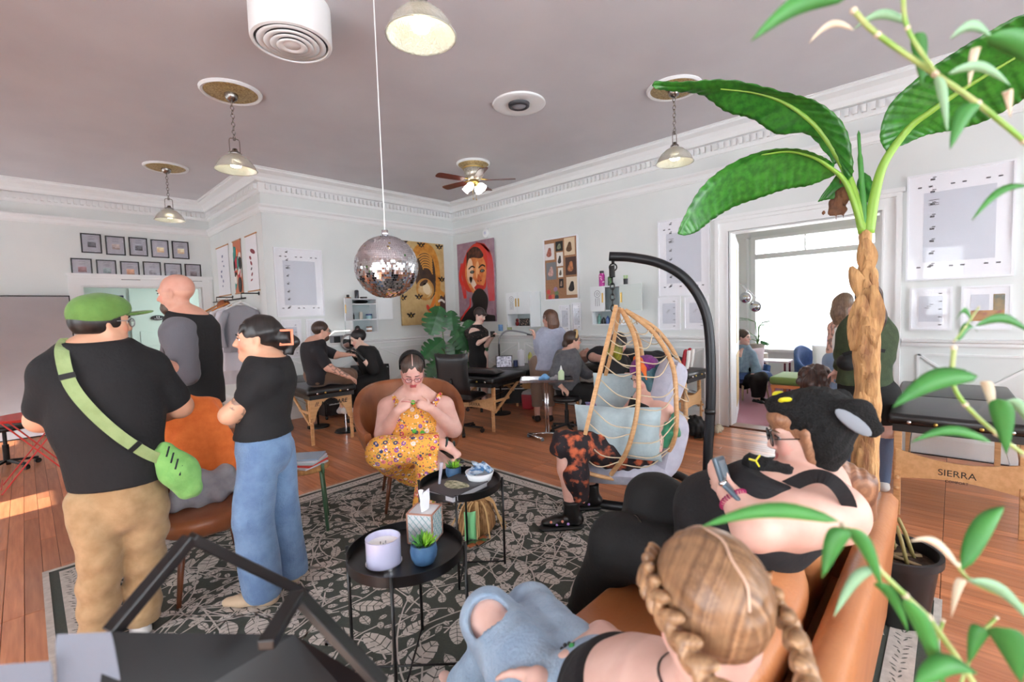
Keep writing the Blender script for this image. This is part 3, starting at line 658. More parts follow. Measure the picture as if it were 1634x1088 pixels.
G(crv2([(.58, .40), (.68, .48), (.62, .51), (.54, .49)]), (206, 96, 52), 'nose', 7); G(oval(.575, .495, .016, .008), (70, 26, 22), 'nostril', 8); G(oval(.655, .493, .014, .008), (70, 26, 22), 'nostril', 8)
G(crv2([(.46, .57), (.55, .535), (.62, .545), (.72, .56), (.70, .60), (.5, .61)]), (196, 50, 44), 'lips', 7)
G(crv2([(.56, .585), (.68, .60), (.80, .68), (.82, .78), (.78, .9), (.99, .93), (.998, .998), (.03, .998), (.22, .86), (.40, .80), (.38, .70), (.46, .62)]), (34, 30, 32), 'black_shape', 8, (44, 40, 42))
G(band(crv2([(.03, .98), (.18, .88), (.32, .80), (.34, .70)]), .014), (230, 50, 40), 'outline_red', 9)
# round white wall device above the portrait
c = onX(776, 372, XB); t = thing('wall_sensor', 'small round white device on wall above the red portrait', 'sensor', c)
x, y, z = frame(-X_); R = np.array([x, y, z]).T
b = MB(); b.lathe([(0, .0), (.085, 0), (.085, .02), (.07, .035), (0, .038)], c, 28, R); b.build('body', whitep, t, smooth=True, autos=.8); b = MB(); b.lathe([(0, .038), (.03, .0385), (.03, .041), (0, .042)], c, 20, R); b.build('cover', mat('lav_plastic', (210, 212, 228), .4), t)
# cork board
o, ux, n, w, h = hang('B', 868, 383, 925, 477); o[2] = 1.74; h = 1.03
t = thing('cork_board', 'cork pinboard in white frame holding tattoo prints', 'board', o)
border(o, ux, n, w, h, .02, 0, .03).build('frame', framew, t); slab(o, ux, n, .02, w-.02, .02, h-.02, 0, .015).build('cork', mat('cork', (170, 128, 96), .9, col2=(150, 108, 78), nscale=60), t)
def cb(cx, cy, sx, sy): return (cx-263)/227*w, (1-(cy-445)/400)*h, sx/227*w, sy/400*h
for cx, cy, sx, sy, c1, c2 in ((303, 530, 65, 105, (222, 216, 214), (190, 110, 92)), (370, 502, 48, 62, (30, 34, 32), (140, 150, 120)), (437, 512, 68, 108, (222, 200, 168), (110, 74, 44)), (372, 585, 42, 88, (226, 224, 220), (70, 64, 60)), (312, 655, 68, 112, (120, 122, 124), (214, 170, 160)), (375, 670, 32, 60, (228, 224, 214), (110, 96, 80)), (443, 635, 68, 112, (70, 44, 36), (200, 130, 84)), (378, 740, 28, 58, (58, 44, 48), (170, 140, 120)), (447, 760, 70, 112, (224, 208, 184), (60, 46, 44))):
    u, v, a, bb = cb(cx, cy, sx, sy); po = slab(o, ux, n, u-a/2, u+a/2, v-bb/2, v+bb/2, .015, .018).build('print', mat('pp_%d' % cx, c1, .5), t)
    b = MB()
    for q in range(5):
        pts = [(u+a*(.02*q-.05)+a*.28*math.cos(tt)*(1-.12*q), v+bb*(.08*q-.16)+bb*.16*math.sin(tt)*(1-.1*q)) for tt in np.linspace(0, 6.28, 10, endpoint=False)]; b.prism(pts, o, ux, Z_, n, .0175, .0185+.0002*q)
    b.build('figure', mat('pf_%d' % cx, c2, .5, col2=tuple(int(.7*q) for q in c2), nscale=30), po)
for cx, cy, c1 in ((290, 790, (200, 70, 60)), (300, 825, (190, 60, 70)), (338, 775, (150, 120, 150)), (345, 800, (110, 130, 90)), (345, 826, (60, 70, 76)), (318, 822, (210, 110, 80))):
    u, v, a, _ = cb(cx, cy, 24, 24); b = MB(); b.prism([(u+a*.55*math.cos(q), v+a*.55*math.sin(q)) for q in np.linspace(0, 6.28, 14, endpoint=False)], o, ux, Z_, n, .015, .017); b.build('sticker', mat('st_%d' % (cx+cy), c1, .4), t)
# wall cabinets
cabw = mat('cabinet_white', (226, 230, 232), .4); cabi = mat('cabinet_inside', (176, 188, 190), .5); hand = mat('gold_handle', (214, 176, 96), .3, .6)
def item(name, label, cat, c, prof, m, group=None, n=16, caps=None):
    c = np.asarray(c, float); b = MB(); b.lathe(prof, c, n)
    if caps is None: o = b.build(name, m, None, smooth=True, autos=.7); return tag(o, label, cat, group)
    t = thing(name, label, cat, c, group=group); b.build('body', m, t, smooth=True, autos=.7)
    for nm, pr, mm in caps: q = MB(); q.lathe(pr, c, n); q.build(nm, mm, t, smooth=True, autos=.7)
    return t
def cyl_prof(r, h): return [(0, 0), (r, 0), (r, h), (0, h)]
# cabinet on the back wall, both doors open
yf = YA-.26; L_ = onY(555+5, 475, yf); R_ = onY(601, 475, yf); x0, x1 = L_[0], R_[0]; zt = onY(575, 476, yf)[2]; zm = onY(575, 511, yf)[2]; zb_ = onY(575, 532, yf)[2]; zsh = onY(575, 486, yf)[2]
t = thing('wall_cabinet', 'white wall cabinet with both doors swung open on the back wall', 'cabinet', ((x0+x1)/2, YA, zb_), group='white wall cabinets')
b = MB(); b.bx(x0, x1, YA-.02, YA, zb_, zt); b.build('back', cabi, t)
for xa in (x0, x1-.018): b = MB(); b.bx(xa, xa+.018, yf, YA-.02, zb_, zt); b.build('side', cabw, t)
for z in (zt-.018, zsh, zm, zb_): b = MB(); b.bx(x0+.018, x1-.018, yf, YA-.02, z, z+.018); b.build('shelf', cabw, t)
b = MB(); b.prism([(0, zm), (-.26, zm), (-.26, zt), (0, zt)], (x0, yf, 0), nrm(np.array([.80, .6, 0])), Z_, nrm(np.array([.6, -.80, 0])), 0, .018); dl = b.build('door', cabw, t)
b = MB(); b.bar(np.array([x0-.20, yf-.19, zm+.12]), np.array([x0-.20, yf-.19, zm+.26]), .012, .012); b.build('handle', hand, dl)
b = MB(); b.prism([(0, zm), (.28, zm), (.28, zt), (0, zt)], (x1, yf, 0), nrm(np.array([.95, -.1, 0])), Z_, nrm(np.array([-.1, -.95, 0])), 0, .018); dr = b.build('door', cabw, t)
b = MB(); b.prism([(.05, zm+.05), (.23, zm+.05), (.23, zt-.05), (.05, zt-.05)], (x1, yf, 0), nrm(np.array([.95, -.1, 0])), Z_, nrm(np.array([-.1, -.95, 0])), .018, .022); b.build('panel', cabw, dr)
yi = YA-.14; dk = mat('dark_item', (30, 30, 34), .4)
def xo(u): return x0+(x1-x0)*u
b = MB(); b.pillow((xo(.5), yi, zsh+.05), X_, Y_, Z_, .12, .06, .032); tag(b.build('camera_bag', dk, smooth=True), 'black pouch lying on the top shelf of the open cabinet', 'pouch')
item('dropper_bottle', 'slim dark bottle on the cabinet middle shelf', 'bottle', (xo(.2), yi, zm+.018), [(0, 0), (.014, 0), (.014, .07), (.005, .09), (.005, .11), (0, .11)], dk)
item('cream_tube', 'cream coloured tube standing on the cabinet middle shelf', 'tube', (xo(.48), yi, zm+.018), [(0, 0), (.03, 0), (.032, .10), (.025, .125), (0, .125)], mat('cream', (214, 204, 190), .5))
item('lidded_jar', 'clear jar with blue lid on the cabinet middle shelf', 'jar', (xo(.80), yi, zm+.018), cyl_prof(.05, .06), mat('teal_jar', (150, 190, 196), .3), caps=[('lid', [(0, .06), (.053, .06), (.053, .085), (0, .085)], mat('blue_lid', (44, 66, 120), .4))])
item('photo_jar', 'brown jar with round white label on the lowest cabinet shelf', 'jar', (xo(.78), yi, zb_+.018), cyl_prof(.048, .09), mat('brown_jar', (140, 96, 66), .4), caps=[('label', [(.0, .03), (.049, .03), (.049, .07), (0, .07)], whitep)])
item('small_candle', 'small dark jar candle on a wooden block above the open cabinet', 'candle', (xo(.02), yi, zt), [(0, 0), (.05, 0), (.05, .02), (.001, .02)], mat('wood_block', (170, 110, 60), .5), caps=[('jar', [(0, .02), (.024, .02), (.024, .065), (0, .065)], dk)])
item('spray_can', 'tall dark can standing on top of the open cabinet', 'can', (xo(.36), yi, zt), [(0, 0), (.033, 0), (.035, .01), (.035, .13), (.025, .145), (0, .145)], mat('dark_can', (50, 54, 62), .3, col2=(90, 96, 110), nscale=30, mixlo=.55, mixhi=.6))
item('black_tape_roll', 'flat black round tin lying on top of the open cabinet', 'tin', (xo(.62), yi, zt), cyl_prof(.06, .03), dk)
# cabinet on the right wall behind the gesturing woman
def cabinet_right(y1, y0, z0, z1, zm, label, dp=.27, rightopen=False):
    xf = XB-dp; t = thing('wall_cabinet', label, 'cabinet', (XB, (y0+y1)/2, z0), group='white wall cabinets')
    b = MB(); b.bx(XB-.015, XB, y0, y1, z0, z1); b.build('back', cabi, t)
    for y in (y0, y1-.018): b = MB(); b.bx(xf, XB-.015, y, y+.018, z0, z1); b.build('side', cabw, t)
    for z in (z0, zm, z1-.018): b = MB(); b.bx(xf, XB-.015, y0+.018, y1-.018, z, z+.018); b.build('shelf', cabw, t)
    ym = (y0+y1)/2
    for s, (a, c) in enumerate(((ym+.002, y1), (y0, ym-.002))):
        if rightopen and s == 1:
            b = MB(); b.bx(xf-.06, xf-.04, y0-.36, y0-.02, zm, z1); d = b.build('door', mat('cabinet_door_green', (206, 216, 212), .4), t); b = MB(); b.bx(xf-.085, xf-.06, y0-.06, y0-.045, zm+.12, zm+.26); b.build('handle', hand, d); continue
        b = MB(); b.bx(xf-.02, xf-.002, a, c, zm, z1); d = b.build('door', cabw, t, bevel=.002)
        hy = a+.03 if s == 0 else c-.03; b = MB(); b.bx(xf-.04, xf-.02, hy-.006, hy+.006, zm+.13, zm+.27); b.build('handle', hand, d)
        if s == 0:
            b = MB(); torus(b, (xf-.022, (a+c)/2, zm+.26), Y_, Z_, .05, .0025, 18, 4); torus(b, (xf-.022, (a+c)/2, zm+.26), Y_, Z_, .02, .0025, 12, 4)
            for q in (-1, 0, 1): b.bar((xf-.022, (a+c)/2+.03*q, zm+.20), (xf-.022, (a+c)/2+.034*q, zm+.08), .004, .003)
            b.build('line_drawing', inkm, d)
    return t, xf
A = onX(808, 470, XB-.27); C = onX(846, 470, XB-.27); z1 = onX(830, 466, XB-.27)[2]; zmm = onX(830, 501, XB-.27)[2]; z0 = onX(830, 522, XB-.27)[2]
cabinet_right(A[1], C[1], z0, z1, zmm, 'white wall cabinet with closed doors beside the gesturing woman')
ya, yb = A[1], C[1]; xi = XB-.15
b = MB(); b.ell((xi, ya-.13, z0+.06), (.03, .04, .04)); b.ell((xi, ya-.13, z0+.12), (.025, .03, .03)); tag(b.build('toy_rooster', mat('toy_red', (190, 40, 40), .5, col2=(40, 30, 34), nscale=30), smooth=True), 'little red and black figurine on the open cabinet shelf', 'figurine')
b = MB(); b.pillow((xi-.02, ya-.32, z0+.085), Y_, Z_, X_, .12, .065, .03); tag(b.build('floral_pouch', mat('floral_black', (30, 28, 32), .5, col2=(190, 160, 140), nscale=45, mixlo=.58, mixhi=.62), smooth=True), 'black floral zip pouch standing on the open cabinet shelf', 'pouch')
A = onX(943, 470, XB-.27); C = onX(990, 470, XB-.27); z1 = onX(955, 457, XB-.27)[2]; zmm = onX(955, 497, XB-.27)[2]; z0 = onX(955, 519, XB-.27)[2]
cabinet_right(A[1], C[1], z0, z1, zmm, 'white wall cabinet behind the hanging chair with one door swung open', rightopen=True)
ya, yb = A[1], C[1]
item('water_bottle', 'magenta water bottle with sticker patches on top of the cabinet', 'bottle', (xi, ya-.12, z1), [(0, 0), (.042, 0), (.045, .01), (.045, .17), (.03, .20), (0, .20)], mat('magenta', (180, 40, 140), .4, col2=(230, 210, 220), nscale=28, mixlo=.58, mixhi=.63), caps=[('cap', [(0, .2), (.032, .2), (.032, .235), (0, .235)], dk)])
item('drink_can', 'green drink can standing on top of the cabinet', 'can', (xi, ya-.26, z1), [(0, 0), (.03, 0), (.033, .01), (.033, .125), (.027, .14), (0, .14)], mat('green_can', (92, 130, 84), .3, .3, col2=(40, 50, 44), nscale=20))
t = item('pen_cup', 'dark cup of green pens on top of the cabinet', 'cup', (xi, ya-.52, z1), [(0, 0), (.03, 0), (.034, .09), (.03, .09), (.026, .01), (0, .01)], dk, caps=[])
for k in range(4): b = MB(); b.cyl((xi+.01*math.cos(k*1.6), ya-.52+.012*math.sin(k*1.6), z1+.02), (xi+.024*math.cos(k*1.6), ya-.52+.03*math.sin(k*1.6), z1+.14), .005, n=6); b.build('pen', mat('pen_green', (130, 180, 40), .4), t)
for k, (c, r_, hh) in enumerate((((120, 170, 160), .025, .15), ((30, 30, 36), .03, .10), ((60, 90, 150), .028, .12), ((40, 110, 70), .03, .09), ((34, 50, 90), .026, .13))):
    item('ink_bottle', '%s bottle on the low shelf of the cabinet by the hanging chair' % ('pale teal', 'black', 'light blue', 'dark green', 'navy blue')[k], 'bottle', (xi, ya-.06-.075*k, z0+.018), [(0, 0), (r_, 0), (r_, hh*.7), (r_*.4, hh*.85), (r_*.4, hh), (0, hh)], mat('inkb%d' % k, c, .3), 'bottles on the cabinet shelf')
# clothes rail on the return wall with garments
yr0, yr1 = onX(368, 484, XF-.25)[1], 7.62
t = thing('clothes_rail', 'black pipe clothes rail fixed to the return wall', 'rail', (XF, 8.4, 1.95))
b = MB(); b.cyl((XF-.25, 9.3, 1.9), (XF-.25, 7.62, 1.9), .012); b.build('rail', blackm, t, smooth=True)
for y in (9.1, 7.8): b = MB(); b.tube([(XF, y, 1.98), (XF-.25, y, 1.98), (XF-.25, y, 1.9)], .009); b.lathe([(0, 0), (.03, 0), (.03, .01), (0, .01)], (XF, y, 1.98), 12, np.array([frame(-X_)[0], frame(-X_)[1], -X_]).T); b.build('bracket', blackm, t)
def garment(y, col, label, ln=1.1, w_=.24, sleeves=True, wd=True):
    t = thing('hanging_garment', label, 'clothing', (XF-.25, y, 1.9), group='clothes on the rail'); c = np.array([XF-.25, y, 1.9]); m = mat('cloth_%d_%d_%d' % col, col, .8, bump=.3, bscale=20)
    b = MB(); b.tube(bez([c+X_*w_*.9*0+np.array([-w_*.9, 0, -.16]), c+np.array([-.03, 0, -.06]), c+np.array([.03, 0, -.06]), c+np.array([w_*.9, 0, -.16])], 5), .012, 6); b.tube(bez([c+Z_*-.06, c+Z_*-.01, c+np.array([.02, 0, .02]), c+np.array([0, 0, .035]), c+np.array([-.02, 0, .015])], 4), .003, 5); b.build('hanger', mat('hanger_wood', (206, 136, 62), .5) if wd else whitep, t, smooth=True)
    b = MB(); rings = []
    for z, hw, hd in ((-.10, .06, .03), (-.14, .16, .05), (-.18, w_, .07), (-.3, w_*.98, .08), (-.6, w_*1.0, .085), (-ln*.85, w_*1.08, .10), (-ln, w_*1.1, .10)):
        rings.append([c+np.array([hw*math.cos(a)*(1+.05*math.sin(5*a)), hd*math.sin(a)*(1+.2*math.sin(7*a)), z]) for a in np.linspace(0, 6.283, 28, endpoint=False)])
    b.loft(rings, True, False); b.build('garment_body', m, t, smooth=True)
    if sleeves:
        for s in (-1, 1): b = MB(); b.tube(bez([c+np.array([s*w_*.85, 0, -.2]), c+np.array([s*(w_+.05), -.02, -.45]), c+np.array([s*(w_+.03), -.03, -.72])], 5), [.07]*5+[.06]*6, 10, flat=.6); b.build('sleeve', m, t, smooth=True)
garment(8.95, (176, 158, 142), 'taupe jacket on wooden hanger at the far end of rail', .95)
garment(8.55, (226, 226, 232), 'long white robe hanging behind the taupe jacket', 1.35)
garment(8.15, (218, 220, 230), 'pale lilac white shirt hanging in the middle of rail', 1.1, wd=False)
garment(7.85, (150, 152, 160), 'grey top hanging at the corner end of rail', .8, wd=False)
c = np.array([XF-.27, 8.75, 1.78]); t = thing('wig_head', 'white mannequin head wearing a copper bobbed wig on the rail', 'mannequin', c-Z_*.12)
b = MB(); b.ell(c, (.08, .095, .11)); b.cyl(c-Z_*.16, c-Z_*.06, .05); b.build('head', whitep, t, smooth=True)
b = MB(); b.ell(c+np.array([.025, -.02, .035]), (.105, .12, .11)); b.ell(c+np.array([.05, -.05, -.05]), (.07, .09, .11)); b.build('wig', mat('copper_hair', (168, 98, 54), .5, col2=(120, 62, 34), nscale=12, stretch=(6, 6, 1), bump=.5, bscale=30), t, smooth=True)
# leaning mirror
mA = np.array([-1.6, 9.50, 0.]); wM = 2.14; hM = 2.14; tilt = nrm(np.array([0, .62, 2.05])); nM = np.cross(X_, tilt); nM = nM if nM[1] < 0 else -nM
t = thing('leaning_mirror', 'huge black-edged mirror leaning on the far wall at left', 'mirror', mA+X_*wM/2)
b = MB(); b.prism([(0, 0), (wM, 0), (wM, hM), (0, hM)], mA-nM*.0, X_, tilt, -nM, 0, .02); b.build('backing', blackm, t)
b = MB(); b.prism([(.012, .012), (wM-.012, .012), (wM-.012, hM-.012), (.012, hM-.012)], mA, X_, tilt, nM, .0, .003); b.build('mirror_glass', mat('silver_mirror', (225, 228, 230), .01, 1.), t)
for q in ([(0, 0), (wM, 0), (wM, .014), (0, .014)], [(0, hM-.014), (wM, hM-.014), (wM, hM), (0, hM)], [(0, 0), (.014, 0), (.014, hM), (0, hM)], [(wM-.014, 0), (wM, 0), (wM, hM), (wM-.014, hM)]):
    b = MB(); b.prism(q, mA, X_, tilt, nM, 0, .012); b.build('frame_rail', blackm, t)
# ================================================================ RUG
rugd = mat('rug_dark', (72, 78, 70), .95, col2=(67, 71, 66), nscale=80, bump=.3, bscale=400); rugl = mat('rug_beige', (208, 200, 192), .95, col2=(188, 180, 172), nscale=30, bump=.3, bscale=300)
rug = thing('area_rug', 'large dark green and beige leaf-patterned rug under the seating', 'rug', ((RX0+RX1)/2, (RY0+RY1)/2, 0))
b = MB(); b.bx(RX0, RX1, RY0, RY1, 0, .010); b.build('rug_base', rugd, rug)
def ringstrip(b, o0, o1, z0, z1):
    b.bx(RX0+o0, RX1-o0, RY0+o0, RY0+o1, z0, z1); b.bx(RX0+o0, RX1-o0, RY1-o1, RY1-o0, z0, z1); b.bx(RX0+o0, RX0+o1, RY0+o1, RY1-o1, z0, z1); b.bx(RX1-o1, RX1-o0, RY0+o1, RY1-o1, z0, z1)
for a, c in ((.0, .03), (.075, .175)): b = MB(); ringstrip(b, a, c, .0095, .0125); b.build('border_band', rugl, rug)
sq = MB()
def leafstroke(b, p, d, L, wd, z=.0125, t=.0012, nseg=4, gap=.0016):
    d = np.array(d)/np.hypot(*d); q = np.array([-d[1], d[0]])
    prof = [0, .75, 1., .72, 0] if nseg == 4 else [0, .6, .95, 1., .8, .45, 0]
    m = len(prof)-1
    for s in (1, -1):
        for k in range(m):
            a0, a1 = L*(k+.06)/m, L*(k+.90)/m; sh = L*.5/m
            P = [p+d*a0+q*s*gap, p+d*a1+q*s*gap, p+d*min(a1+sh, L*.985)+q*s*(gap+wd*(prof[k+1]*.92+.03)), p+d*min(a0+sh, L*.96)+q*s*(gap+wd*(prof[k]*.95+.03))]
            if s < 0: P = P[::-1]
            V = [np.array([u[0], u[1], z]) for u in P]; b.add(V, [(0, 1, 2, 3)])
# squiggles in the border
r2 = random.Random(3)
for side in range(4):
    L = (RX1-RX0) if side < 2 else (RY1-RY0); n_ = int(L/.035)
    for k in range(3, n_-3):
        s_ = k*.035
        for m_ in (-1, 1):
            p = {0: (RX0+s_, RY0+.125), 1: (RX0+s_, RY1-.125), 2: (RX0+.125, RY0+s_), 3: (RX1-.125, RY0+s_)}[side]
            a = r2.uniform(.3, 1.2)*m_+(0 if side < 2 else math.pi/2); leafstroke(sq, np.array(p), (math.cos(a), math.sin(a)), r2.uniform(.025, .045), .004, .0128, nseg=4, gap=0)
o = sq.build('border_squiggles', rugd, rug); o['kind'] = 'stuff'
occ = np.zeros((int((RX1-RX0)/.01)+1, int((RY1-RY0)/.01)+1), bool); inn = .19
def free(p, d, L, wd, mark=False):
    d = np.array(d)/np.hypot(*d); q = np.array([-d[1], d[0]]); pts = []
    for a in np.linspace(.1, .97, 8):
        hw = wd*math.sin(math.pi*a)**.7
        for s in np.linspace(-1, 1, 5): pts.append(p+d*L*a+q*s*hw)
    for u in pts:
        if not (RX0+inn < u[0] < RX1-inn and RY0+inn < u[1] < RY1-inn): return False
    I = [(int((u[0]-RX0)/.01), int((u[1]-RY0)/.01)) for u in pts]
    if not mark: return not any(occ[i] for i in I)
    for i in I: occ[i] = True
    return True
lf = MB(); stems = MB()
for trial in range(560):
    p = np.array([r2.uniform(RX0+.2, RX1-.2), r2.uniform(RY0+.2, RY1-.2)]); a = r2.uniform(0, 6.28); cv = r2.uniform(-2.2, 2.2); big = r2.random() < .6; n_ = r2.randint(4, 8); path = [p.copy()]
    sz = r2.uniform(.18, .30) if big else r2.uniform(.08, .14)
    for k in range(n_):
        p = p+np.array([math.cos(a), math.sin(a)])*sz*.42; a += cv*.12; path.append(p.copy())
        for s in (1, -1):
            da = a+s*r2.uniform(.6, .95); L = sz*r2.uniform(.8, 1.1)*(1-.05*k); wd = L*r2.uniform(.18, .25)
            if free(p, (math.cos(da), math.sin(da)), L, wd): free(p, (math.cos(da), math.sin(da)), L, wd, True); leafstroke(lf, p, (math.cos(da), math.sin(da)), L, wd, nseg=6 if big else 4)
    if free(p, (math.cos(a), math.sin(a)), sz, sz*.2): free(p, (math.cos(a), math.sin(a)), sz, sz*.2, True); leafstroke(lf, p, (math.cos(a), math.sin(a)), sz, sz*.2, nseg=6)
    ok = [q for q in path if RX0+inn < q[0] < RX1-inn and RY0+inn < q[1] < RY1-inn]
    if len(ok) > 2: 
        for u, v in zip(ok[:-1], ok[1:]):
            dd = v-u; L = np.hypot(*dd)
            if L > .2: continue
            nn_ = np.array([-dd[1], dd[0]])/L*.004; lf.add([np.array([*(u-nn_), .0122]), np.array([*(v-nn_), .0122]), np.array([*(v+nn_), .0122]), np.array([*(u+nn_), .0122])], [(0, 1, 2, 3)])
for trial in range(9000):
    p = np.array([r2.uniform(RX0+.2, RX1-.2), r2.uniform(RY0+.2, RY1-.2)]); a = r2.uniform(0, 6.28); L = r2.uniform(.05, .14)
    if free(p, (math.cos(a), math.sin(a)), L, L*.25): free(p, (math.cos(a), math.sin(a)), L, L*.25, True); leafstroke(lf, p, (math.cos(a), math.sin(a)), L, L*.25)
o = lf.build('leaf_pattern', rugl, rug); o['kind'] = 'stuff'
# ================================================================ CHAIRS, STOOL, SOFA
leath = mat('brown_leather', (158, 96, 58), .38, col2=(128, 72, 42), nscale=5, bump=.12, bscale=90, spec=.6); walnut = mat('walnut_leg', (120, 70, 46), .4, col2=(96, 54, 34), nscale=10, stretch=(6, 6, 1))
caramel = mat('caramel_leather', (190, 126, 80), .36, col2=(172, 106, 62), nscale=4, bump=.15, bscale=70, spec=.6)
def shell_chair(label, c, face, hb=.93, R=.31, seat=.44):
    c = np.array([c[0], c[1], 0.]); f = nrm(np.array([face[0], face[1], 0])); s = np.array([-f[1], f[0], 0]); t = thing('tub_chair', label, 'chair', c, group='brown leather tub chairs')
    b = MB(); rings = []
    for z, k in ((seat-.10, .80), (seat-.07, .95), (seat-.02, 1.0), (seat+.005, .99), (seat+.02, .9), (seat+.026, .6), (seat+.028, .2)):
        rings.append([c+f*(R*k*math.cos(a)*(1.02 if math.cos(a) > 0 else .9))*(abs(math.cos(a))+1e-9)**-.12+s*(R*k*math.sin(a))*(abs(math.sin(a))+1e-9)**-.12+Z_*z for a in np.linspace(0, 6.283, 32, endpoint=False)])
    b.loft(rings); b.build('seat', leath, t, smooth=True)
    b = MB(); rows_ = []
    A = np.linspace(math.radians(62), math.radians(298), 36)
    for a in A:
        k = (1-math.cos(a))/2; k = max(0, (k-.22)/.78); top = seat+.20+(hb-seat-.20)*(3*k*k-2*k**3); lean = .0+.10*k; d = f*math.cos(a)+s*math.sin(a); ring = []
        prof = [(0, R*.93), (.35, R*1.02), (.7, R*1.08), (.95, R*1.12), (1.0, R*1.14), (1.0, R*1.14+.045), (.93, R*1.14+.05), (.6, R*1.1+.05), (.3, R*1.02+.05), (-.05, R*.9+.02)]
        for h, r in prof: ring.append(c+d*(r+lean*max(h, 0))+Z_*(seat-.04+(top-seat+.04)*h))
        rows_.append(ring)
    b.loft(rows_); b.build('backrest_shell', leath, t, smooth=True, autos=1.2)
    for i in (1, -1):
        for j in (1, -1):
            b = MB(); p = c+f*i*.19+s*j*.19+Z_*(seat-.08); q = c+f*i*(.25 if i > 0 else .27)+s*j*.25+Z_*.0128; b.cyl(q, p, .011, .021, 12); b.build('leg', walnut, t, smooth=True)
    return t
CH1 = np.array([2.20, 3.30, 0]); F1 = nrm(np.array([-.48, -.88, 0])); shell_chair('brown leather tub chair under the woman in the yellow floral jumpsuit', CH1, F1, .97, .33)
CH2 = np.array([.70, 3.30, 0]); F2 = nrm(np.array([.12, -1, 0])); shell_chair('brown leather tub chair with an orange jacket over its back', CH2, F2, .82, .30)
# green stool with magazines
c = np.array([1.36, 3.46, 0]); t = thing('green_stool', 'round wooden stool on thin dark green legs', 'stool', c)
b = MB(); b.lathe([(0, .455), (.17, .455), (.18, .465), (.18, .478), (.17, .487), (0, .487)], c, 32); b.build('seat', mat('stool_wood', (176, 128, 74), .45, col2=(150, 104, 58), nscale=6, stretch=(8, 1, 1)), t, smooth=True, autos=.6)
grn = mat('green_metal', (62, 92, 66), .4)
for a in (20, 110, 200, 290):
    d = np.array([math.cos(math.radians(a)), math.sin(math.radians(a)), 0]); b = MB(); b.tube([c+d*.15+Z_*.455, c+d*.165+Z_*.45, c+d*.20+Z_*.016], .012, 10); b.cyl(c+d*.185+Z_*.44, c+d*.185+Z_*.51, .012); b.build('leg', grn, t, smooth=True)
mc = [(206, 214, 220), (214, 70, 60), (186, 204, 206), (210, 214, 222), (150, 170, 190)]; ml = ['white', 'red', 'pale teal', 'grey-white', 'dull blue']
for k in range(5):
    R = rotz(.4+.12*k); z = .488+.012*k; b = MB(); b.box(c+np.array([-.01+.006*k, .0, z+.0055]), (.22-.006*k, .28-.01*k, .011), R); tag(b.build('magazine', mat('mag%d' % k, mc[k], .35)), '%s magazine, %s from the bottom of the stack on green stool' % (ml[k], ('first', 'second', 'third', 'fourth', 'fifth')[k]), 'magazine', 'magazines on the stool')
# sofa (long side along x, back towards the right wall side)
SX0, SX1 = .05, 2.62; t = thing('leather_sofa', 'caramel leather sofa seen from behind in the lower right', 'sofa', ((SX0+SX1)/2, .55, 0)); sofa = t
b = MB(); b.bx(SX0+.02, SX1-.02, .20, .98, .12, .30); b.build('base_frame', caramel, t, bevel=.03, seg=3, smooth=True)
b = MB(); prof = [(.30, .12), (.30, .5), (.27, .61), (.255, .665), (.23, .69), (.19, .69), (.165, .665), (.17, .56), (.20, .12)]; b.loft([[np.array([x, y, z]) for y, z in prof] for x in (SX0, SX0+.02, SX1-.02, SX1)]); b.build('back_shell', caramel, t, smooth=True, autos=.9)
for x in (SX0, SX1-.15): b = MB(); b.box((x+.075, .62, .36), (.15, .80, .46)); b.build('arm', caramel, t, bevel=.05, seg=4, smooth=True)
w2 = (SX1-SX0-.32)/3
for k in range(3):
    cx = SX0+.16+w2*(k+.5); b = MB(); b.box((cx, .69, .37), (w2-.012, .62, .15)); so = b.build('seat_cushion', caramel, t, bevel=.035, seg=4, smooth=True)
    b = MB(); b.tube([(cx-w2/2+.02, .985, .43), (cx+w2/2-.02, .985, .43)], .006, 6); b.build('piping', leath, so)
    u = nrm(np.array([0, -.26, 1.])); nn_ = np.cross(X_, u); b = MB(); b.pillow((cx, .43, .575), X_, u, nn_, w2/2-.004, .185, .115, n=16, p=4.5); bo = b.build('back_cushion', caramel, t, smooth=True)
    b = MB(); q = [(cx+X_*0)]; pp = [np.array([cx, .43, .575])+X_*(w2/2-.012)*a_+u*.178*c_ for a_, c_ in ((-1, -1), (-1, 1), (1, 1), (1, -1), (-1, -1))]; b.tube(pp, .006, 6); b.build('piping', caramel, bo, smooth=True)
for x in (SX0+.1, SX1-.1):
    for y in (.28, .92): b = MB(); b.cyl((x, y, .0128), (x, y, .13), .016, .024); b.build('leg', walnut, t, smooth=True)
# blurred black metal chair in the left foreground
P = np.array([.25, 1.0, 0]); t = thing('metal_armchair', 'black metal-armed chair blurred at the lower left edge', 'chair', (P[0], P[1], .013)); blk = mat('satin_black', (30, 30, 34), .35); gryf = mat('grey_pad', (112, 116, 128), .6, bump=.1)
def A_(px, py, o=0): return at(px, py, P, o)
b = MB(); pts = [A_(176, 1010, -.02), A_(304, 858, -.10), A_(486, 946, -.20)]
for u, v in zip(pts[:-1], pts[1:]): b.bar(u, v, .03, .022)
b.build('arm', blk, t, bevel=.003)
b = MB(); pts = [A_(424, 1030, .12), A_(474, 948, .0), A_(612, 1095, .12)]
for u, v in zip(pts[:-1], pts[1:]): b.bar(u, v, .03, .02)
b.build('arm', blk, t, bevel=.003)
q = [A_(168, 1008), A_(470, 1012, -.02), A_(600, 1092, .02), A_(640, 1200, .0), A_(150, 1200, .1)]
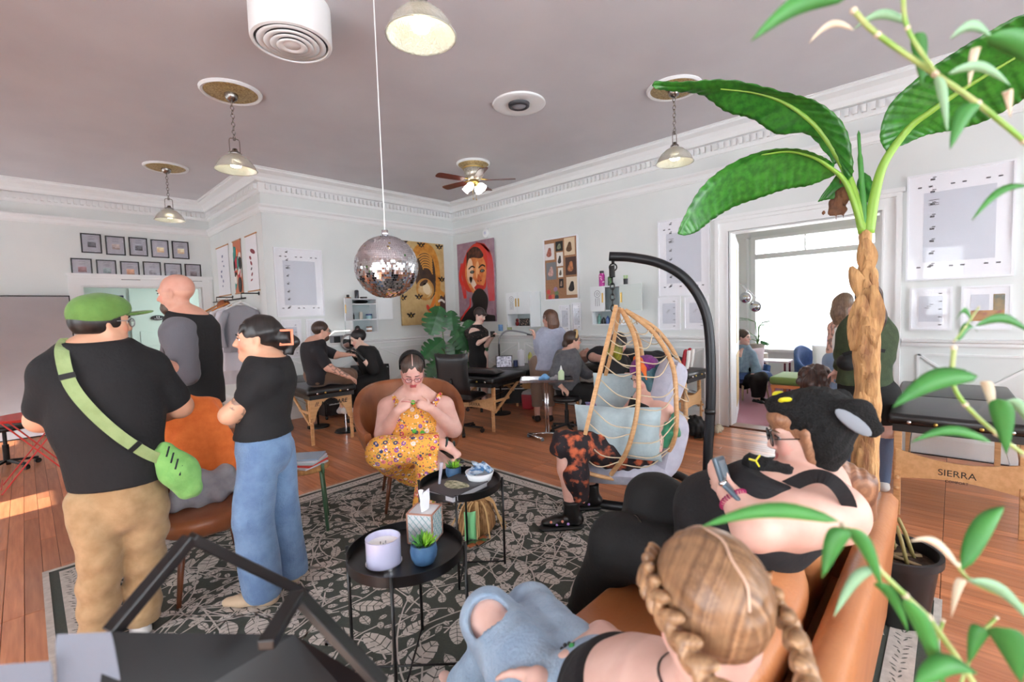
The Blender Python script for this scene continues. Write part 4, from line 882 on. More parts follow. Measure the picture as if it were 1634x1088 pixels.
b = MB(); dn = nrm(np.array([-P[0], -P[1], .25])); n_ = len(q); b.add([p for p in q]+[p-Z_*.05+dn*-.03 for p in q], [tuple(range(n_)), tuple(range(2*n_-1, n_-1, -1))]+[((i+1) % n_, i, n_+i, n_+(i+1) % n_) for i in range(n_)]); b.build('seat', blk, t)
q = [A_(86, 1010, .02), A_(180, 1006, .03), A_(215, 1200, .06), A_(95, 1200, .05)]
b = MB(); n_ = 4; b.add([p for p in q]+[p-Z_*.04 for p in q], [tuple(range(n_)), tuple(range(2*n_-1, n_-1, -1))]+[((i+1) % n_, i, n_+i, n_+(i+1) % n_) for i in range(n_)]); b.build('side_pad', gryf, t, bevel=.006)
q = [A_(-20, 1060, .04), A_(84, 1052, .04), A_(90, 1200, .06), A_(-20, 1200, .06)]
b = MB(); b.add([p for p in q]+[p-Z_*.04 for p in q], [tuple(range(n_)), tuple(range(2*n_-1, n_-1, -1))]+[((i+1) % n_, i, n_+i, n_+(i+1) % n_) for i in range(n_)]); b.build('side_pad', gryf, t, bevel=.006)
for px in (175, 600): p = A_(px, 1150, 0); b = MB(); b.bar((p[0], p[1], .014), (p[0], p[1], p[2]), .025, .025); b.build('leg', blk, t)
# ================================================================ TRAY TABLES AND WHAT STANDS ON THEM
def tray_table(c, r, z, label, legs):
    t = thing('tray_table', label, 'table', (c[0], c[1], .012), group='round black tray tables'); c = np.array([c[0], c[1], 0.])
    b = MB(); b.lathe([(0, z), (r-.006, z), (r-.004, z+.035), (r, z+.035), (r, z-.008), (0, z-.008)], c, 48); b.build('tray', mat('black_tray', (28, 27, 30), .32), t, smooth=True, autos=.6)
    L = []
    for a in legs:
        d = np.array([math.cos(math.radians(a)), math.sin(math.radians(a)), 0]); p = c+d*(r+.008); L.append(p)
        b = MB(); b.cyl(p+Z_*.0128, p+Z_*(z+.04), .0075, n=10); b.build('leg', blackm, t, smooth=True)
    for i in (0, 1):
        b = MB(); b.cyl(L[i]+Z_*.03, L[i+2]+Z_*.03, .005, n=8); b.build('stretcher', blackm, t, smooth=True)
TA = np.array([1.07, 1.69, .55]); TB = np.array([1.77, 2.16, .525])
tray_table(TA, .245, .535, 'round black tray table nearer the sofa holding candle and tissues', (44, 134, 224, 314))
tray_table(TB, .245, .515, 'round black tray table farther back holding bowl and book', (44, 134, 224, 314))
def on(px, py, z): return fl(px, py, z)
zt1 = .535; zt2 = .515
c = on(613, 900, zt1); t = thing('jar_candle', 'white wax candle in a lilac glass jar on tray', 'candle', c)
b = MB(); b.lathe([(0, .012), (.068, .012), (.07, .02), (.07, .115), (.066, .115), (.066, .088)], c, 32); b.build('jar', mat('lilac_glass', (196, 196, 224), .25, coat=.5), t, smooth=True, autos=.7)
b = MB(); b.lathe([(.066, .088), (.03, .084), (0, .085)], c, 28); b.build('wax', mat('wax', (240, 238, 230), .6), t, smooth=True)
for k in range(3): a = 2*math.pi*k/3; b = MB(); b.cyl(c+np.array([.012*math.cos(a), .012*math.sin(a), .083]), c+np.array([.012*math.cos(a), .012*math.sin(a), .095]), .0015, n=5); b.build('wick', dk, t)
b = MB(); b.lathe([(0, .001), (.074, .001), (.074, .012), (0, .012)], c, 32); b.build('base_plate', chrome, t, smooth=True, autos=.7)
def succulent(c, label, s=1., seed=1):
    t = thing('potted_succulent', label, 'plant', c, group='succulents in blue pots'); rr = random.Random(seed)
    b = MB(); b.lathe([(0, .001), (.036*s, .001), (.046*s, .02*s), (.05*s, .045*s), (.046*s, .072*s), (.042*s, .072*s), (.042*s, .06*s), (0, .06*s)], c, 28); b.build('pot', mat('blue_pot', (74, 110, 146), .45, col2=(60, 92, 128), nscale=20), t, smooth=True, autos=.9)
    for k in range(38):
        a = rr.uniform(0, 6.28); r0 = rr.uniform(0, .026)*s; el = rr.uniform(.35, 1.45); d = np.array([math.cos(a)*math.cos(el), math.sin(a)*math.cos(el), math.sin(el)]); p = c+np.array([math.cos(a)*r0, math.sin(a)*r0, .06*s]); L = rr.uniform(.035, .062)*s
        b = MB(); w_ = .008*s; x, y, z = frame(d); b.loft([[p-x*w_*.4, p+y*w_*.3, p+x*w_*.4], [p+d*L*.55-x*w_, p+d*L*.55+y*w_*.5, p+d*L*.55+x*w_], [p+d*L-x*.001, p+d*L+y*.001, p+d*L+x*.001]]); lime = (d@np.array([.69, -.72, 0]) > 0)
        b.build('leaf', mat('lime_leaf', (140, 200, 50), .5) if lime else mat('green_leaf_s', (84, 150, 66), .5), t, smooth=True)
succulent(on(677, 896, zt1), 'small succulent in blue pot beside the tissue box', 1.12, 1)
succulent(on(724, 762, zt2), 'small succulent in blue pot beside the bowl of packets', 1., 2)
# tissue box
c = on(681, 868, zt1); c = c+np.array([.03, .05, 0]); R = rotz(.55); t = thing('tissue_box', 'lattice patterned tissue box with copper edges', 'tissue box', c); sz = .118
b = MB(); b.box(c+Z_*.068, (sz, sz, .135), R); b.build('box', mat('tissue_panel', (206, 206, 208), .5), t)
cop = mat('copper_edge', (196, 142, 122), .35, .4); teal = mat('lattice_teal', (132, 168, 172), .5)
hx = sz/2
for i in (-1, 1):
    for j in (-1, 1): b = MB(); b.bar(c+R@np.array([i*hx, j*hx, 0])+Z_*.002, c+R@np.array([i*hx, j*hx, 0])+Z_*.136, .006, .006); b.build('edge', cop, t)
for z in (.136, .003):
    for i, j, k, l in ((-1, -1, 1, -1), (1, -1, 1, 1), (1, 1, -1, 1), (-1, 1, -1, -1)): b = MB(); b.bar(c+R@np.array([i*hx, j*hx, z]), c+R@np.array([k*hx, l*hx, z]), .006, .006); b.build('edge', cop, t)
for fa in range(4):
    Rf = R@rotz(fa*math.pi/2); b = MB()
    for k in np.arange(-4, 5):
        for s_ in (1, -1):
            pts = []
            for tt in np.linspace(-1, 1, 41):
                u = hx*k/4*2+s_*tt*hx*2; v = .068+tt*.068*2
                if abs(u) < hx and 0.004 < v < .133: pts.append((u, v))
            if len(pts) > 1: b.bar(c+Rf@np.array([pts[0][0], -hx-.0008, pts[0][1]]), c+Rf@np.array([pts[-1][0], -hx-.0008, pts[-1][1]]), .005, .0016)
    o = b.build('lattice', teal, t); o['kind'] = 'stuff'
b = MB(); rings = []
for k, z in enumerate((.134, .15, .175, .20, .222)):
    rings.append([c+R@np.array([(.032+.006*k*math.sin(k))*math.cos(a)+.004*k*math.sin(3*a), (.016+.004*math.sin(2*a+k))*math.sin(a)+.006*math.sin(2*a), 0])+Z_*(z+.008*math.sin(2*a+k)*(k > 2)) for a in np.linspace(0, 6.283, 20, endpoint=False)])
b.loft(rings, False, False); b.build('tissue', mat('tissue', (238, 240, 246), .8), t, smooth=True)
# book and bowl on the far tray
c = on(728, 783, zt2); ux_ = nrm(on(742, 800, zt2)-on(690, 784, zt2)); ang = math.atan2(ux_[1], ux_[0]); R = rotz(ang); t = thing('hardcover_book', 'thick charcoal hardcover book with a food photo on tray', 'book', c)
b = MB(); b.box(c+Z_*.018, (.235, .285, .030), R); b.build('pages', mat('pages', (206, 206, 210), .7, col2=(170, 170, 176), nscale=2, stretch=(1, 1, 400)), t)
for z in (.002, .034): b = MB(); b.box(c+Z_*(z+.0015), (.245, .295, .004), R); b.build('cover', mat('book_cover', (62, 60, 66), .5), t)
b = MB(); b.prism([(.085*math.cos(a)*(1+.12*math.sin(5*a)), .055*math.sin(a)*(1+.15*math.sin(3*a))) for a in np.linspace(0, 6.283, 24, endpoint=False)], c+Z_*.0375, R@X_, R@Y_, Z_, 0, .0006); b.build('cover_photo', mat('food_photo', (206, 200, 170), .4, col2=(90, 96, 60), nscale=40), t)
c = on(766, 772, zt2); t = thing('white_bowl', 'white bowl filled with blue snack packets', 'bowl', c)
b = MB(); b.lathe([(0, .001), (.04, .001), (.07, .03), (.088, .08), (.083, .08), (.065, .034), (.03, .012), (0, .012)], c, 32); b.build('bowl_body', mat('ceramic_white', (230, 234, 238), .25), t, smooth=True)
pk = mat('packet_blue', (196, 214, 230), .35, col2=(70, 120, 170), nscale=26, mixlo=.45, mixhi=.55)
for k, (dx, dy, rz_, tl) in enumerate(((-.035, .02, .3, .4), (-.045, -.02, 1.1, -.3), (.0, .0, .6, .2), (.035, -.02, 1.9, .6), (.02, .035, 2.6, .5))):
    R = rotz(rz_); u = R@np.array([math.cos(tl), 0, math.sin(tl)]); v = R@Y_; o = MB().pillow(c+np.array([dx, dy, .082+.006*k]), u, v, np.cross(u, v), .045, .032, .012, n=8).build('snack_packet', pk, None, smooth=True); tag(o, 'blue and white snack packet, %s in the white bowl' % ('leftmost', 'front left', 'middle', 'upright right', 'rearmost')[k], 'packet', 'snack packets in the bowl')
# thin clear straw leaning over the far tray
b = MB(); p = on(700, 782, zt2); b.cyl(p+Z_*.004, p+np.array([.03, .0, .16]), .006, .012, 8); tag(b.build('clear_wand', mat('clear_plastic', (214, 216, 230), .2, alpha=.45), smooth=True), 'thin clear plastic wand standing on the far tray', 'wand')
# tasselled straw bag and green pouch below the far tray
c = fl(800, 868, .0); c = np.array([2.02, 2.36, .012])+np.array([.12, .08, 0]); t = thing('tassel_bag', 'tan fringed bag slumped on rug beneath the tray table', 'bag', c)
b = MB(); rings = []
for z, k in ((.0, .8), (.04, 1.), (.12, .95), (.2, .7), (.24, .4)): rings.append([c+np.array([.14*k*math.cos(a)*(1+.1*math.sin(5*a)), .12*k*math.sin(a)*(1+.08*math.cos(4*a)), z]) for a in np.linspace(0, 6.283, 22, endpoint=False)])
b.loft(rings); b.build('bag_body', mat('straw', (182, 140, 92), .8, col2=(130, 92, 54), nscale=10, stretch=(8, 8, 1), bump=.5, bscale=40), t, smooth=True)
for k in range(26):
    a = random.uniform(0, 6.28); d = np.array([math.cos(a), math.sin(a), 0]); b = MB(); b.tube(bez([c+d*.06+Z_*.23, c+d*.12+Z_*.2, c+d*.155+Z_*.1, c+d*random.uniform(.15, .22)+Z_*.008], 4), .006, 5, flat=.5); b.build('tassel', mat('raffia', (206, 168, 116), .7), t, smooth=True)
d_ = nrm(np.array([-c[0], -c[1], 0])); b = MB(); p = c+d_*.16+np.array([-.04, .03, 0]); s_ = np.array([-d_[1], d_[0], 0]); b.pillow(p+Z_*.11, s_, Z_, d_, .04, .10, .02, n=8, p=6); tag(b.build('green_packet', mat('mint_green', (136, 214, 150), .4), smooth=True), 'mint green packet standing against the fringed bag', 'packet')
for k in range(5): 
    a = random.uniform(0, 6.28); b = MB(); p = c+np.array([-.2+.03*k, -.16+.02*math.sin(k*2), .02]); b.pillow(p, X_, Y_, Z_, .03, .022, .008, n=6); tag(b.build('wrapper', mat('wrapper%d' % (k % 2), ((150, 84, 48), (70, 100, 60))[k % 2], .6), smooth=True), 'crumpled %s scrap on rug, %s along the front of the fringed bag' % (('brown', 'green')[k % 2], ('first', 'second', 'third', 'fourth', 'fifth')[k]), 'scrap', 'scraps by the bag')
# ================================================================ MASSAGE TABLES
vinyl = mat('black_vinyl', (34, 34, 37), .32, bump=.06, bscale=120, spec=.6); beech = mat('beech', (214, 168, 120), .45, col2=(196, 148, 98), nscale=6, stretch=(1, 1, 8)); beechp = mat('beech_panel', (220, 176, 126), .45, col2=(206, 160, 108), nscale=4, stretch=(1, 8, 8))
def massage_table(label, p0, d, s, W, L, z, name=None, arch='up', small=None, roll=False, legin=.10, endtext_px=None):
    """p0: corner of the near end; d: long direction; s: across the end"""
    p0 = np.array([p0[0], p0[1], 0.]); d = nrm(np.array([*d, 0.])); s = nrm(np.array([*s, 0.])); c = p0+d*L/2+s*W/2
    t = thing('massage_table', label, 'massage table', c, group='folding wooden massage tables'); R = np.array([d, s, Z_]).T
    if np.linalg.det(R) < 0: R = np.array([-d, s, Z_]).T
    for k in (0, 1): b = MB(); b.box(p0+d*L*(.25+.5*k)+s*W/2+Z_*(z-.04), (L/2-.004, W, .08), R); b.build('pad', vinyl, t, bevel=.03, seg=4, smooth=True)
    for k in (0, 1): b = MB(); b.box(p0+d*L*(.25+.5*k)+s*W/2+Z_*(z-.105), (L/2-.05, W-.06, .05), R); b.build('under_frame', vinyl, t)
    zl = z-.10
    for i, e in ((0, legin), (1, L-legin)):
        for j, q in ((0, .06), (1, W-.06)):
            a = p0+d*e+s*q; b = MB(); b.box(a+Z_*(zl/2+.14), (.032, .045, zl-.28), R); lo = b.build('leg', beech, t, bevel=.003)
            b = MB(); b.box(a+d*(.02 if i == 0 else -.02)*0+s*(.0)+Z_*.165-d*(.024 if i == 0 else -.024), (.022, .04, .33), R); b.build('lower_leg', beech, lo, bevel=.003)
            for zz in (.2, .28): b = MB(); e_ = -d if i == 0 else d; b.cyl(a+Z_*zz+e_*.03, a+Z_*zz+e_*.055, .014); b.build('knob', beech, lo, smooth=True)
        # end panel
        a = p0+d*(e-.018 if i == 0 else e+.018)+s*W/2; hw = W/2-.05; pts = []
        if arch == 'down': zt_, zb_2 = zl-.02, .30; pts = [(-hw, zt_), (-hw, zb_2-.06)]+[(-hw+.05+(2*hw-.10)*(k/14), zb_2+.0+.26*math.sin(math.pi*k/14)**.6) for k in range(15)]+[(hw, zb_2-.06), (hw, zt_)]
        else: pts = [(-hw, zl-.16), (-hw, .27)]+[(-hw+2*hw*k/10, .27+.0*k+.04*math.sin(math.pi*k/10)) for k in range(1, 10)]+[(hw, .27), (hw, zl-.16)]+[(hw-2*hw*k/10, zl-.16-.055*math.sin(math.pi*k/10)) for k in range(1, 10)]
        b = MB(); b.prism(pts, a, s, Z_, d, -.007, .007); po = b.build('end_panel', beechp, t)
        if i == 0 and name:
            zz = zl-.10 if arch == 'down' else (zl-.16+.27)/2-.02; sx = s if np.cross(s, Z_)@(-d) > 0 else -s
            text('lettering', name, .072 if arch == 'down' else .062, mat('dark_print', (52, 44, 40), .6), a-d*.0075+Z_*zz, sx, Z_, po, .0008, shear=.2 if arch == 'down' else 0, bold=.0015 if arch == 'down' else 0)
            if small: text('lettering', small, .024, mat('dark_print', (52, 44, 40), .6), a-d*.0075+Z_*(zz-.055), sx, Z_, po, .0008)
    for j, q in ((0, .045), (1, W-.045)):
        for i, e in ((0, legin), (1, L-legin)):
            b = MB(); b.bar(p0+d*e+s*q+Z_*.26, p0+d*(L/2+(-.10 if i == 0 else .10))+s*q+Z_*(z-.10), .022, .035); b.build('brace', beech, t, bevel=.002)
            b = MB(); b.bar(p0+d*e+s*q+Z_*.40, p0+d*(e+(L*.2 if i == 0 else -L*.2))+s*q+Z_*.40, .018, .03); b.build('brace', beech, t)
    for q in (.12, W-.12): b = MB(); b.tube([p0+d*legin+s*q+Z_*.45, p0+d*L/2+s*q+Z_*(z-.2), p0+d*(L-legin)+s*q+Z_*.45], .003, 5); b.build('cable', chrome, t)
    for q in (.12, W*.35, W*.65, W-.12): b = MB(); b.cyl(p0+s*q+Z_*(z-.055)-d*.008, p0+s*q+Z_*(z-.055)+d*.01, .012); b.build('grommet', chrome if q in (.12, W-.12) else brass, t, smooth=True)
    if roll: b = MB(); b.pillow(p0+d*.22+s*W/2+Z_*(z+.045), s, d, Z_, W/2-.02, .13, .05, n=12, p=5); b.build('bolster', vinyl, t, smooth=True)
    return t
dA = nrm(np.array([.06, 1.])); sA = np.array([dA[1], -dA[0]]); massage_table('black massage table with arched wooden end under the man in brown trousers', (2.30, 5.62), dA, sA, .62, 1.75, .70, '//. MAXKARE', 'down')
dC = nrm(np.array([1., .20])); sC = np.array([-dC[1], dC[0]]); massage_table('black massage table with bolster in front of the woman in lace dress', (4.09, 4.27), dC, sC, .72, 1.72, .72, 'SIERRA', 'up', 'COMFORT', True)
massage_table('black massage table nearest the right edge with bamboo in front', (4.24, .34), (1, .02), (.02, -1), .74, 1.80, .745, 'SIERRA', 'up', 'COMFORT', legin=.06)
massage_table('black massage table along the right wall under red-shoed person', (5.46, 2.30), (0, 1), (1, 0), .62, 1.75, .755)
# ================================================================ IMPLICIT SURFACES (bodies, clothes, hair, soft things)
class Blob:
    def __init__(s): s.ops = []
    def cone(s, a, b, ra, rb, k=.02, flat=None): s.ops.append(('c', np.asarray(a, float), np.asarray(b, float), ra, rb, k, None if flat is None else (nrm(flat[0]), flat[1]))); return s
    def chain(s, P, R, k=.02, flat=None):
        for i in range(len(P)-1): s.cone(P[i], P[i+1], R[i], R[i+1], k, flat)
        return s
    def ell(s, c, r, R=None, k=.02, sub=False): s.ops.append(('s' if sub else 'e', np.asarray(c, float), np.asarray(r, float)*np.ones(3), np.eye(3) if R is None else np.asarray(R), k)); return s
    def cut(s, p, n): s.ops.append(('x', np.asarray(p, float), nrm(n))); return s
    def noise(s, amp, scale, seed=0, st=(1, 1, 1)): s.ops.append(('n', amp, scale, seed, st)); return s
    def bbox(s):
        lo = np.full(3, 1e9); hi = -lo
        for o in s.ops:
            if o[0] == 'c':
                for p, r in ((o[1], o[3]), (o[2], o[4])): lo = np.minimum(lo, p-r); hi = np.maximum(hi, p+r)
            elif o[0] == 'e': e = np.sqrt(((o[3]*o[2])**2).sum(1)); lo = np.minimum(lo, o[1]-e); hi = np.maximum(hi, o[1]+e)
        return lo, hi
    def mesh(s, vox, pad=None):
        lo, hi = s.bbox(); pad = pad or vox*3+.01; lo = lo-pad; hi = hi+pad; n = np.ceil((hi-lo)/vox).astype(int)+1
        g = [(lo[i]+vox*np.arange(n[i])).astype(np.float32) for i in range(3)]; A = np.full(n, 1., np.float32)
        def block(l, h):
            i0 = np.clip(np.floor((l-lo)/vox).astype(int), 0, n-1); i1 = np.clip(np.ceil((h-lo)/vox).astype(int)+1, 1, n)
            return tuple(slice(a, b) for a, b in zip(i0, i1))
        for o in s.ops:
            if o[0] == 'c':
                _, a, b, ra, rb, k, flat = o; m = k+vox*3; rm = max(ra, rb)
                sl = block(np.minimum(a, b)-rm-m, np.maximum(a, b)+rm+m); x, y, z = [g[i][sl[i]] for i in range(3)]
                px, py, pz = (x-a[0])[:, None, None], (y-a[1])[None, :, None], (z-a[2])[None, None, :]; d = b-a; dd = d@d+1e-12
                t = np.clip((px*d[0]+py*d[1]+pz*d[2])/dd, 0, 1); qx, qy, qz = px-t*d[0], py-t*d[1], pz-t*d[2]; q2 = qx*qx+qy*qy+qz*qz
                if flat is not None: e = qx*flat[0][0]+qy*flat[0][1]+qz*flat[0][2]; q2 = q2+e*e*(1/flat[1]**2-1)
                f = np.sqrt(q2)-(ra+(rb-ra)*t)
                if flat is not None: f = f*(.5+.5*flat[1])
            elif o[0] in 'es':
                _, c, r, R, k = o; e = np.sqrt(((R*r)**2).sum(1))+k+vox*3; sl = block(c-e, c+e); x, y, z = [g[i][sl[i]] for i in range(3)]
                px, py, pz = (x-c[0])[:, None, None], (y-c[1])[None, :, None], (z-c[2])[None, None, :]
                L = [px*R[0, i]+py*R[1, i]+pz*R[2, i] for i in range(3)]
                k0 = np.sqrt(sum((L[i]/r[i])**2 for i in range(3))); k1 = np.sqrt(sum((L[i]/r[i]**2)**2 for i in range(3)))+1e-6; f = k0*(k0-1)/k1
            elif o[0] == 'x':
                p, nn = o[1], o[2]; f = (g[0]-p[0])[:, None, None]*nn[0]+(g[1]-p[1])[None, :, None]*nn[1]+(g[2]-p[2])[None, None, :]*nn[2]; A = np.maximum(A, f.astype(np.float32)); continue
            elif o[0] == 'n':
                _, amp, sc, seed, st = o; r_ = np.random.default_rng(seed); f = 0
                for q in range(5):
                    w_ = r_.normal(0, 1, 3)*np.array(st)*sc; ph = r_.uniform(0, 6.28); f = f+np.sin((g[0]*w_[0])[:, None, None]+(g[1]*w_[1])[None, :, None]+(g[2]*w_[2])[None, None, :]+ph)
                A = A+np.where(np.abs(A) < .1, f*amp/2.2, 0).astype(np.float32); continue
            B = A[sl]
            if o[0] == 's': h = np.maximum(k-np.abs(-f-B), 0)/max(k, 1e-6); A[sl] = np.maximum(B, -f)+h*h*k*.25
            else: h = np.maximum(k-np.abs(f-B), 0)/max(k, 1e-6); A[sl] = np.minimum(B, f)-h*h*k*.25
        return s.nets(A, lo, vox)
    @staticmethod
    def nets(A, lo, vox):
        S = A < 0; nx, ny, nz = A.shape; shp = (nx-1, ny-1, nz-1); acc = np.zeros(shp+(3,), np.float32); cnt = np.zeros(shp, np.float32); E = []
        for ax in range(3):
            s0 = [slice(None)]*3; s1 = [slice(None)]*3; s0[ax] = slice(0, -1); s1[ax] = slice(1, None)
            X = S[tuple(s0)] != S[tuple(s1)]; I = np.argwhere(X)
            if len(I) == 0: continue
            a = A[tuple(s0)][X]; b = A[tuple(s1)][X]; t = a/(a-b); pos = I.astype(np.float32); pos[:, ax] += t
            E.append((ax, I, S[tuple(s0)][X])); u, v = [q for q in range(3) if q != ax]
            for du in (0, -1):
                for dv in (0, -1):
                    J = I.copy(); J[:, u] += du; J[:, v] += dv; ok = (J[:, u] >= 0) & (J[:, v] >= 0) & (J[:, u] < shp[u]) & (J[:, v] < shp[v])
                    Jo = J[ok]; np.add.at(acc, (Jo[:, 0], Jo[:, 1], Jo[:, 2]), pos[ok]); np.add.at(cnt, (Jo[:, 0], Jo[:, 1], Jo[:, 2]), 1)
        M = cnt > 0; idx = np.full(shp, -1, np.int64); idx[M] = np.arange(M.sum()); V = acc[M]/cnt[M][:, None]*vox+lo; F = []
        for ax, I, ins in E:
            u, v = (ax+1) % 3, (ax+2) % 3; ok = (I[:, u] > 0) & (I[:, v] > 0) & (I[:, u] < shp[u]) & (I[:, v] < shp[v]); I = I[ok]; ins = ins[ok]; Q = []
            for du, dv in ((-1, -1), (0, -1), (0, 0), (-1, 0)): J = I.copy(); J[:, u] += du; J[:, v] += dv; Q.append(idx[J[:, 0], J[:, 1], J[:, 2]])
            Q = np.stack(Q, 1); Q[~ins] = Q[~ins][:, ::-1]; F.append(Q)
        F = np.concatenate(F) if F else np.zeros((0, 4), int)
        # one relaxing pass
        if len(F):
            W = np.zeros_like(V); c = np.zeros(len(V)); 
            for i in range(4): np.add.at(W, F[:, i], V[F[:, (i+1) % 4]]); np.add.at(c, F[:, i], 1)
            V = V*.55+W/np.maximum(c, 1)[:, None]*.45
        return V, F
    def build(s, name, m, parent, vox=.01, col=None):
        V, F = s.mesh(vox); off = wloc(parent) if parent is not None else np.zeros(3); me = bpy.data.meshes.new(name)
        Vl = (V-off).astype(np.float32)
        me.vertices.add(len(Vl)); me.vertices.foreach_set('co', Vl.ravel()); me.loops.add(len(F)*4); me.polygons.add(len(F))
        me.loops.foreach_set('vertex_index', F.ravel().astype(np.int32)); me.polygons.foreach_set('loop_start', np.arange(0, len(F)*4, 4, dtype=np.int32)); me.update(calc_edges=True); me.validate()
        me.polygons.foreach_set('use_smooth', [True]*len(me.polygons)); me.materials.append(m)
        if col is not None:
            c = np.ones((len(V), 4), np.float32); c[:, :3] = col(V); a = me.color_attributes.new('Col', 'FLOAT_COLOR', 'POINT'); a.data.foreach_set('color', c.ravel())
        o = bpy.data.objects.new(name, me); COL.objects.link(o); o.parent = parent; return o
skinm = mat('skin', (255, 255, 255), .48, col2=(246, 238, 236), nscale=14, attr='Col', spec=.4)
skinm.node_tree.nodes['Principled BSDF'].inputs['Subsurface Weight'].default_value = .06
skinm.node_tree.nodes['Principled BSDF'].inputs['Subsurface Radius'].default_value = (.02, .008, .004)
def hairm(nm, c, c2, st=(3, 3, .5)): return mat('hair_'+nm, c, .42, col2=c2, nscale=22, ndetail=5, stretch=st, bump=.55, bscale=55, spec=.5)
def clothm(nm, c, c2=None, b=.25, bs=60, r=.85, ns=20, **k): return mat('cloth_'+nm, c, r, col2=c2, nscale=ns, bump=b, bscale=bs, sheen=.15 if max(c) > 90 else 0., **k)
hairattr = mat('hair_strands', (255, 255, 255), .40, col2=(225, 225, 225), nscale=30, attr='Col', spec=.5)
class Fig:
    """a person: joints in metres, grown as one continuous surface"""
    def __init__(s, label, P, skin=(226, 178, 152), vox=.009, base=None, cat='person'):
        s.P = np.array([P[0], P[1], 0.]); s.t = thing('person', label, cat, (P[0], P[1], P[2] if len(P) > 2 else 0)); s.J = {}; s.skin = [x*.93 for x in lin(skin)]; s.vox = vox; s.B = Blob(); s.g = 1.; s.paint = []; s.s = 1.
        s.view = nrm(np.array([P[0], P[1], 0.])); s.right = np.array([s.view[1], -s.view[0], 0])
    def q(s, px, py, off=0.): return at(px, py, s.P, off)
    def torso(s, B, secs, f, off=0., k=.05):
        """secs: list of (centre, half width, half depth)"""
        for (a, wa, da), (b, wb, db) in zip(secs[:-1], secs[1:]): B.cone(a, b, wa+off, wb+off, k, (f, (da+db+2*off)/(wa+wb+2*off)))
    def arm(s, B, S, E, W, r=(.055, .046, .040, .028), off=0., k=.03, upto=1.):
        S, E, W = [np.asarray(x, float) for x in (S, E, W)]
        B.cone(S, E, r[0]+off, r[1]+off, k)
        if upto > 1: B.cone(E, E+(W-E)*(upto-1), r[2]+.004+off, r[2]+(r[3]-r[2])*(upto-1)+off, k)
    def leg(s, B, Hh, K, A, r=(.088, .06, .054, .036), off=0., k=.04, bulge=True):
        Hh, K, A = [np.asarray(x, float) for x in (Hh, K, A)]; B.cone(Hh, K, r[0]+off, r[1]+off, k); m = K+(A-K)*.35; B.cone(K, m, r[1]*.95+off, r[2]+off, k); B.cone(m, A, r[2]+off, r[3]+off, k)
    def foot(s, B, A, d, r=.034, L=.17, off=0., k=.02, drop=.045):
        d = nrm(np.array([d[0], d[1], 0.])); A = np.asarray(A, float); h = A-Z_*drop; B.cone(A, h-d*.03, r+off, r*.95+off, k); B.cone(h-d*.035, h+d*L*.6-Z_*.005, r+off, r*1.05+off, k, (Z_, .75)); B.cone(h+d*L*.6-Z_*.005, h+d*L-Z_*.01, r*1.05+off, r*.75+off, k, (Z_, .65))
    def hand(s, B, W, d, n, side=1, curl=.5, sc=1., spread=.0, thumb=.6):
        """d: pointing, n: palm faces, side: +1/-1 thumb side along cross(d,n)"""
        d = nrm(d); n = np.asarray(n, float); n = nrm(n-d*(n@d)); l = np.cross(d, n)*side; W = np.asarray(W, float)
        B.cone(W, W+d*.045*sc, .026*sc, .036*sc, .015, (n, .55)); B.cone(W+d*.04*sc, W+d*.085*sc, .037*sc, .036*sc, .015, (n, .42))
        for i, (x, L) in enumerate(((.030, .068), (.010, .076), (-.010, .070), (-.029, .055))):
            p = W+d*(.088-.004*abs(i-1))*sc+l*x*sc; a = curl*.45; dr = nrm(d+l*x*spread*12)
            for j, (fr, rr) in enumerate(((.45, .0088), (.32, .008), (.26, .0072))):
                v = dr*math.cos(a)+n*math.sin(a); q = p+v*L*fr*sc; B.cone(p, q, rr*sc, (rr-.0006)*sc, .004); p = q; a += curl*(.95 if j == 0 else .7)
        p = W+d*.025*sc+l*.028*sc; v = nrm(d*.75+l*.75+n*.35*thumb)
        q = p+v*.042*sc; B.cone(p, q, .0125*sc, .0105*sc, .01); v2 = nrm(d*.95+l*.25+n*.55*thumb); r = q+v2*.032*sc; B.cone(q, r, .0102*sc, .009*sc, .004); B.cone(r, r+nrm(v2+n*.3*thumb)*.024*sc, .009*sc, .0075*sc, .004)
    def head(s, B, c, f, up=(0, 0, 1), sc=1., nose=1., beard=False, full=1.):
        f = nrm(f); up = np.asarray(up, float); up = nrm(up-f*(up@f)); x = np.cross(f, up); R = np.array([x, f, up]).T; s.hc = np.asarray(c, float); s.hR = R; s.hs = sc
        h = lambda a, b, z: s.hc+R@(np.array([a, b, z])*sc)
        B.ell(h(0, -.014, .032), np.array([.075, .097, .087])*sc, R, .03); B.ell(h(0, .022, -.035), np.array([.060*full, .068, .086])*sc, R, .03)
        for sd in (-1, 1): B.cone(h(sd*.05*full, .0, -.055), h(0, .062, -.098), .022*sc*full, .019*sc, .03); B.ell(h(sd*.04, .058, -.032), np.array([.024, .022, .026])*sc, R, .02)
        B.cone(h(-.012, .072, -.098), h(.012, .072, -.098), .017*sc, .017*sc, .02); B.cone(h(-.036, .078, .022), h(.036, .078, .022), .011*sc, .011*sc, .02)
        for sd in (-1, 1): B.ell(h(sd*.031, .097, -.002), np.array([.017, .011, .010])*sc, R, .010, sub=True)
        B.cone(h(0, .088, .008), h(0, .108*nose, -.030), .008*sc, .0125*sc, .012); B.cone(h(-.012, .096, -.036), h(.012, .096, -.036), .008*sc, .008*sc, .01)
        B.cone(h(-.018, .086, -.060), h(.018, .086, -.060), .0068*sc, .0068*sc, .006); B.cone(h(-.016, .086, -.070), h(.016, .086, -.070), .0072*sc, .0072*sc, .006)
        for sd in (-1, 1): B.ell(h(sd*.077, -.008, -.010), np.array([.009, .019, .031])*sc, R@rotz(sd*.35), .008)
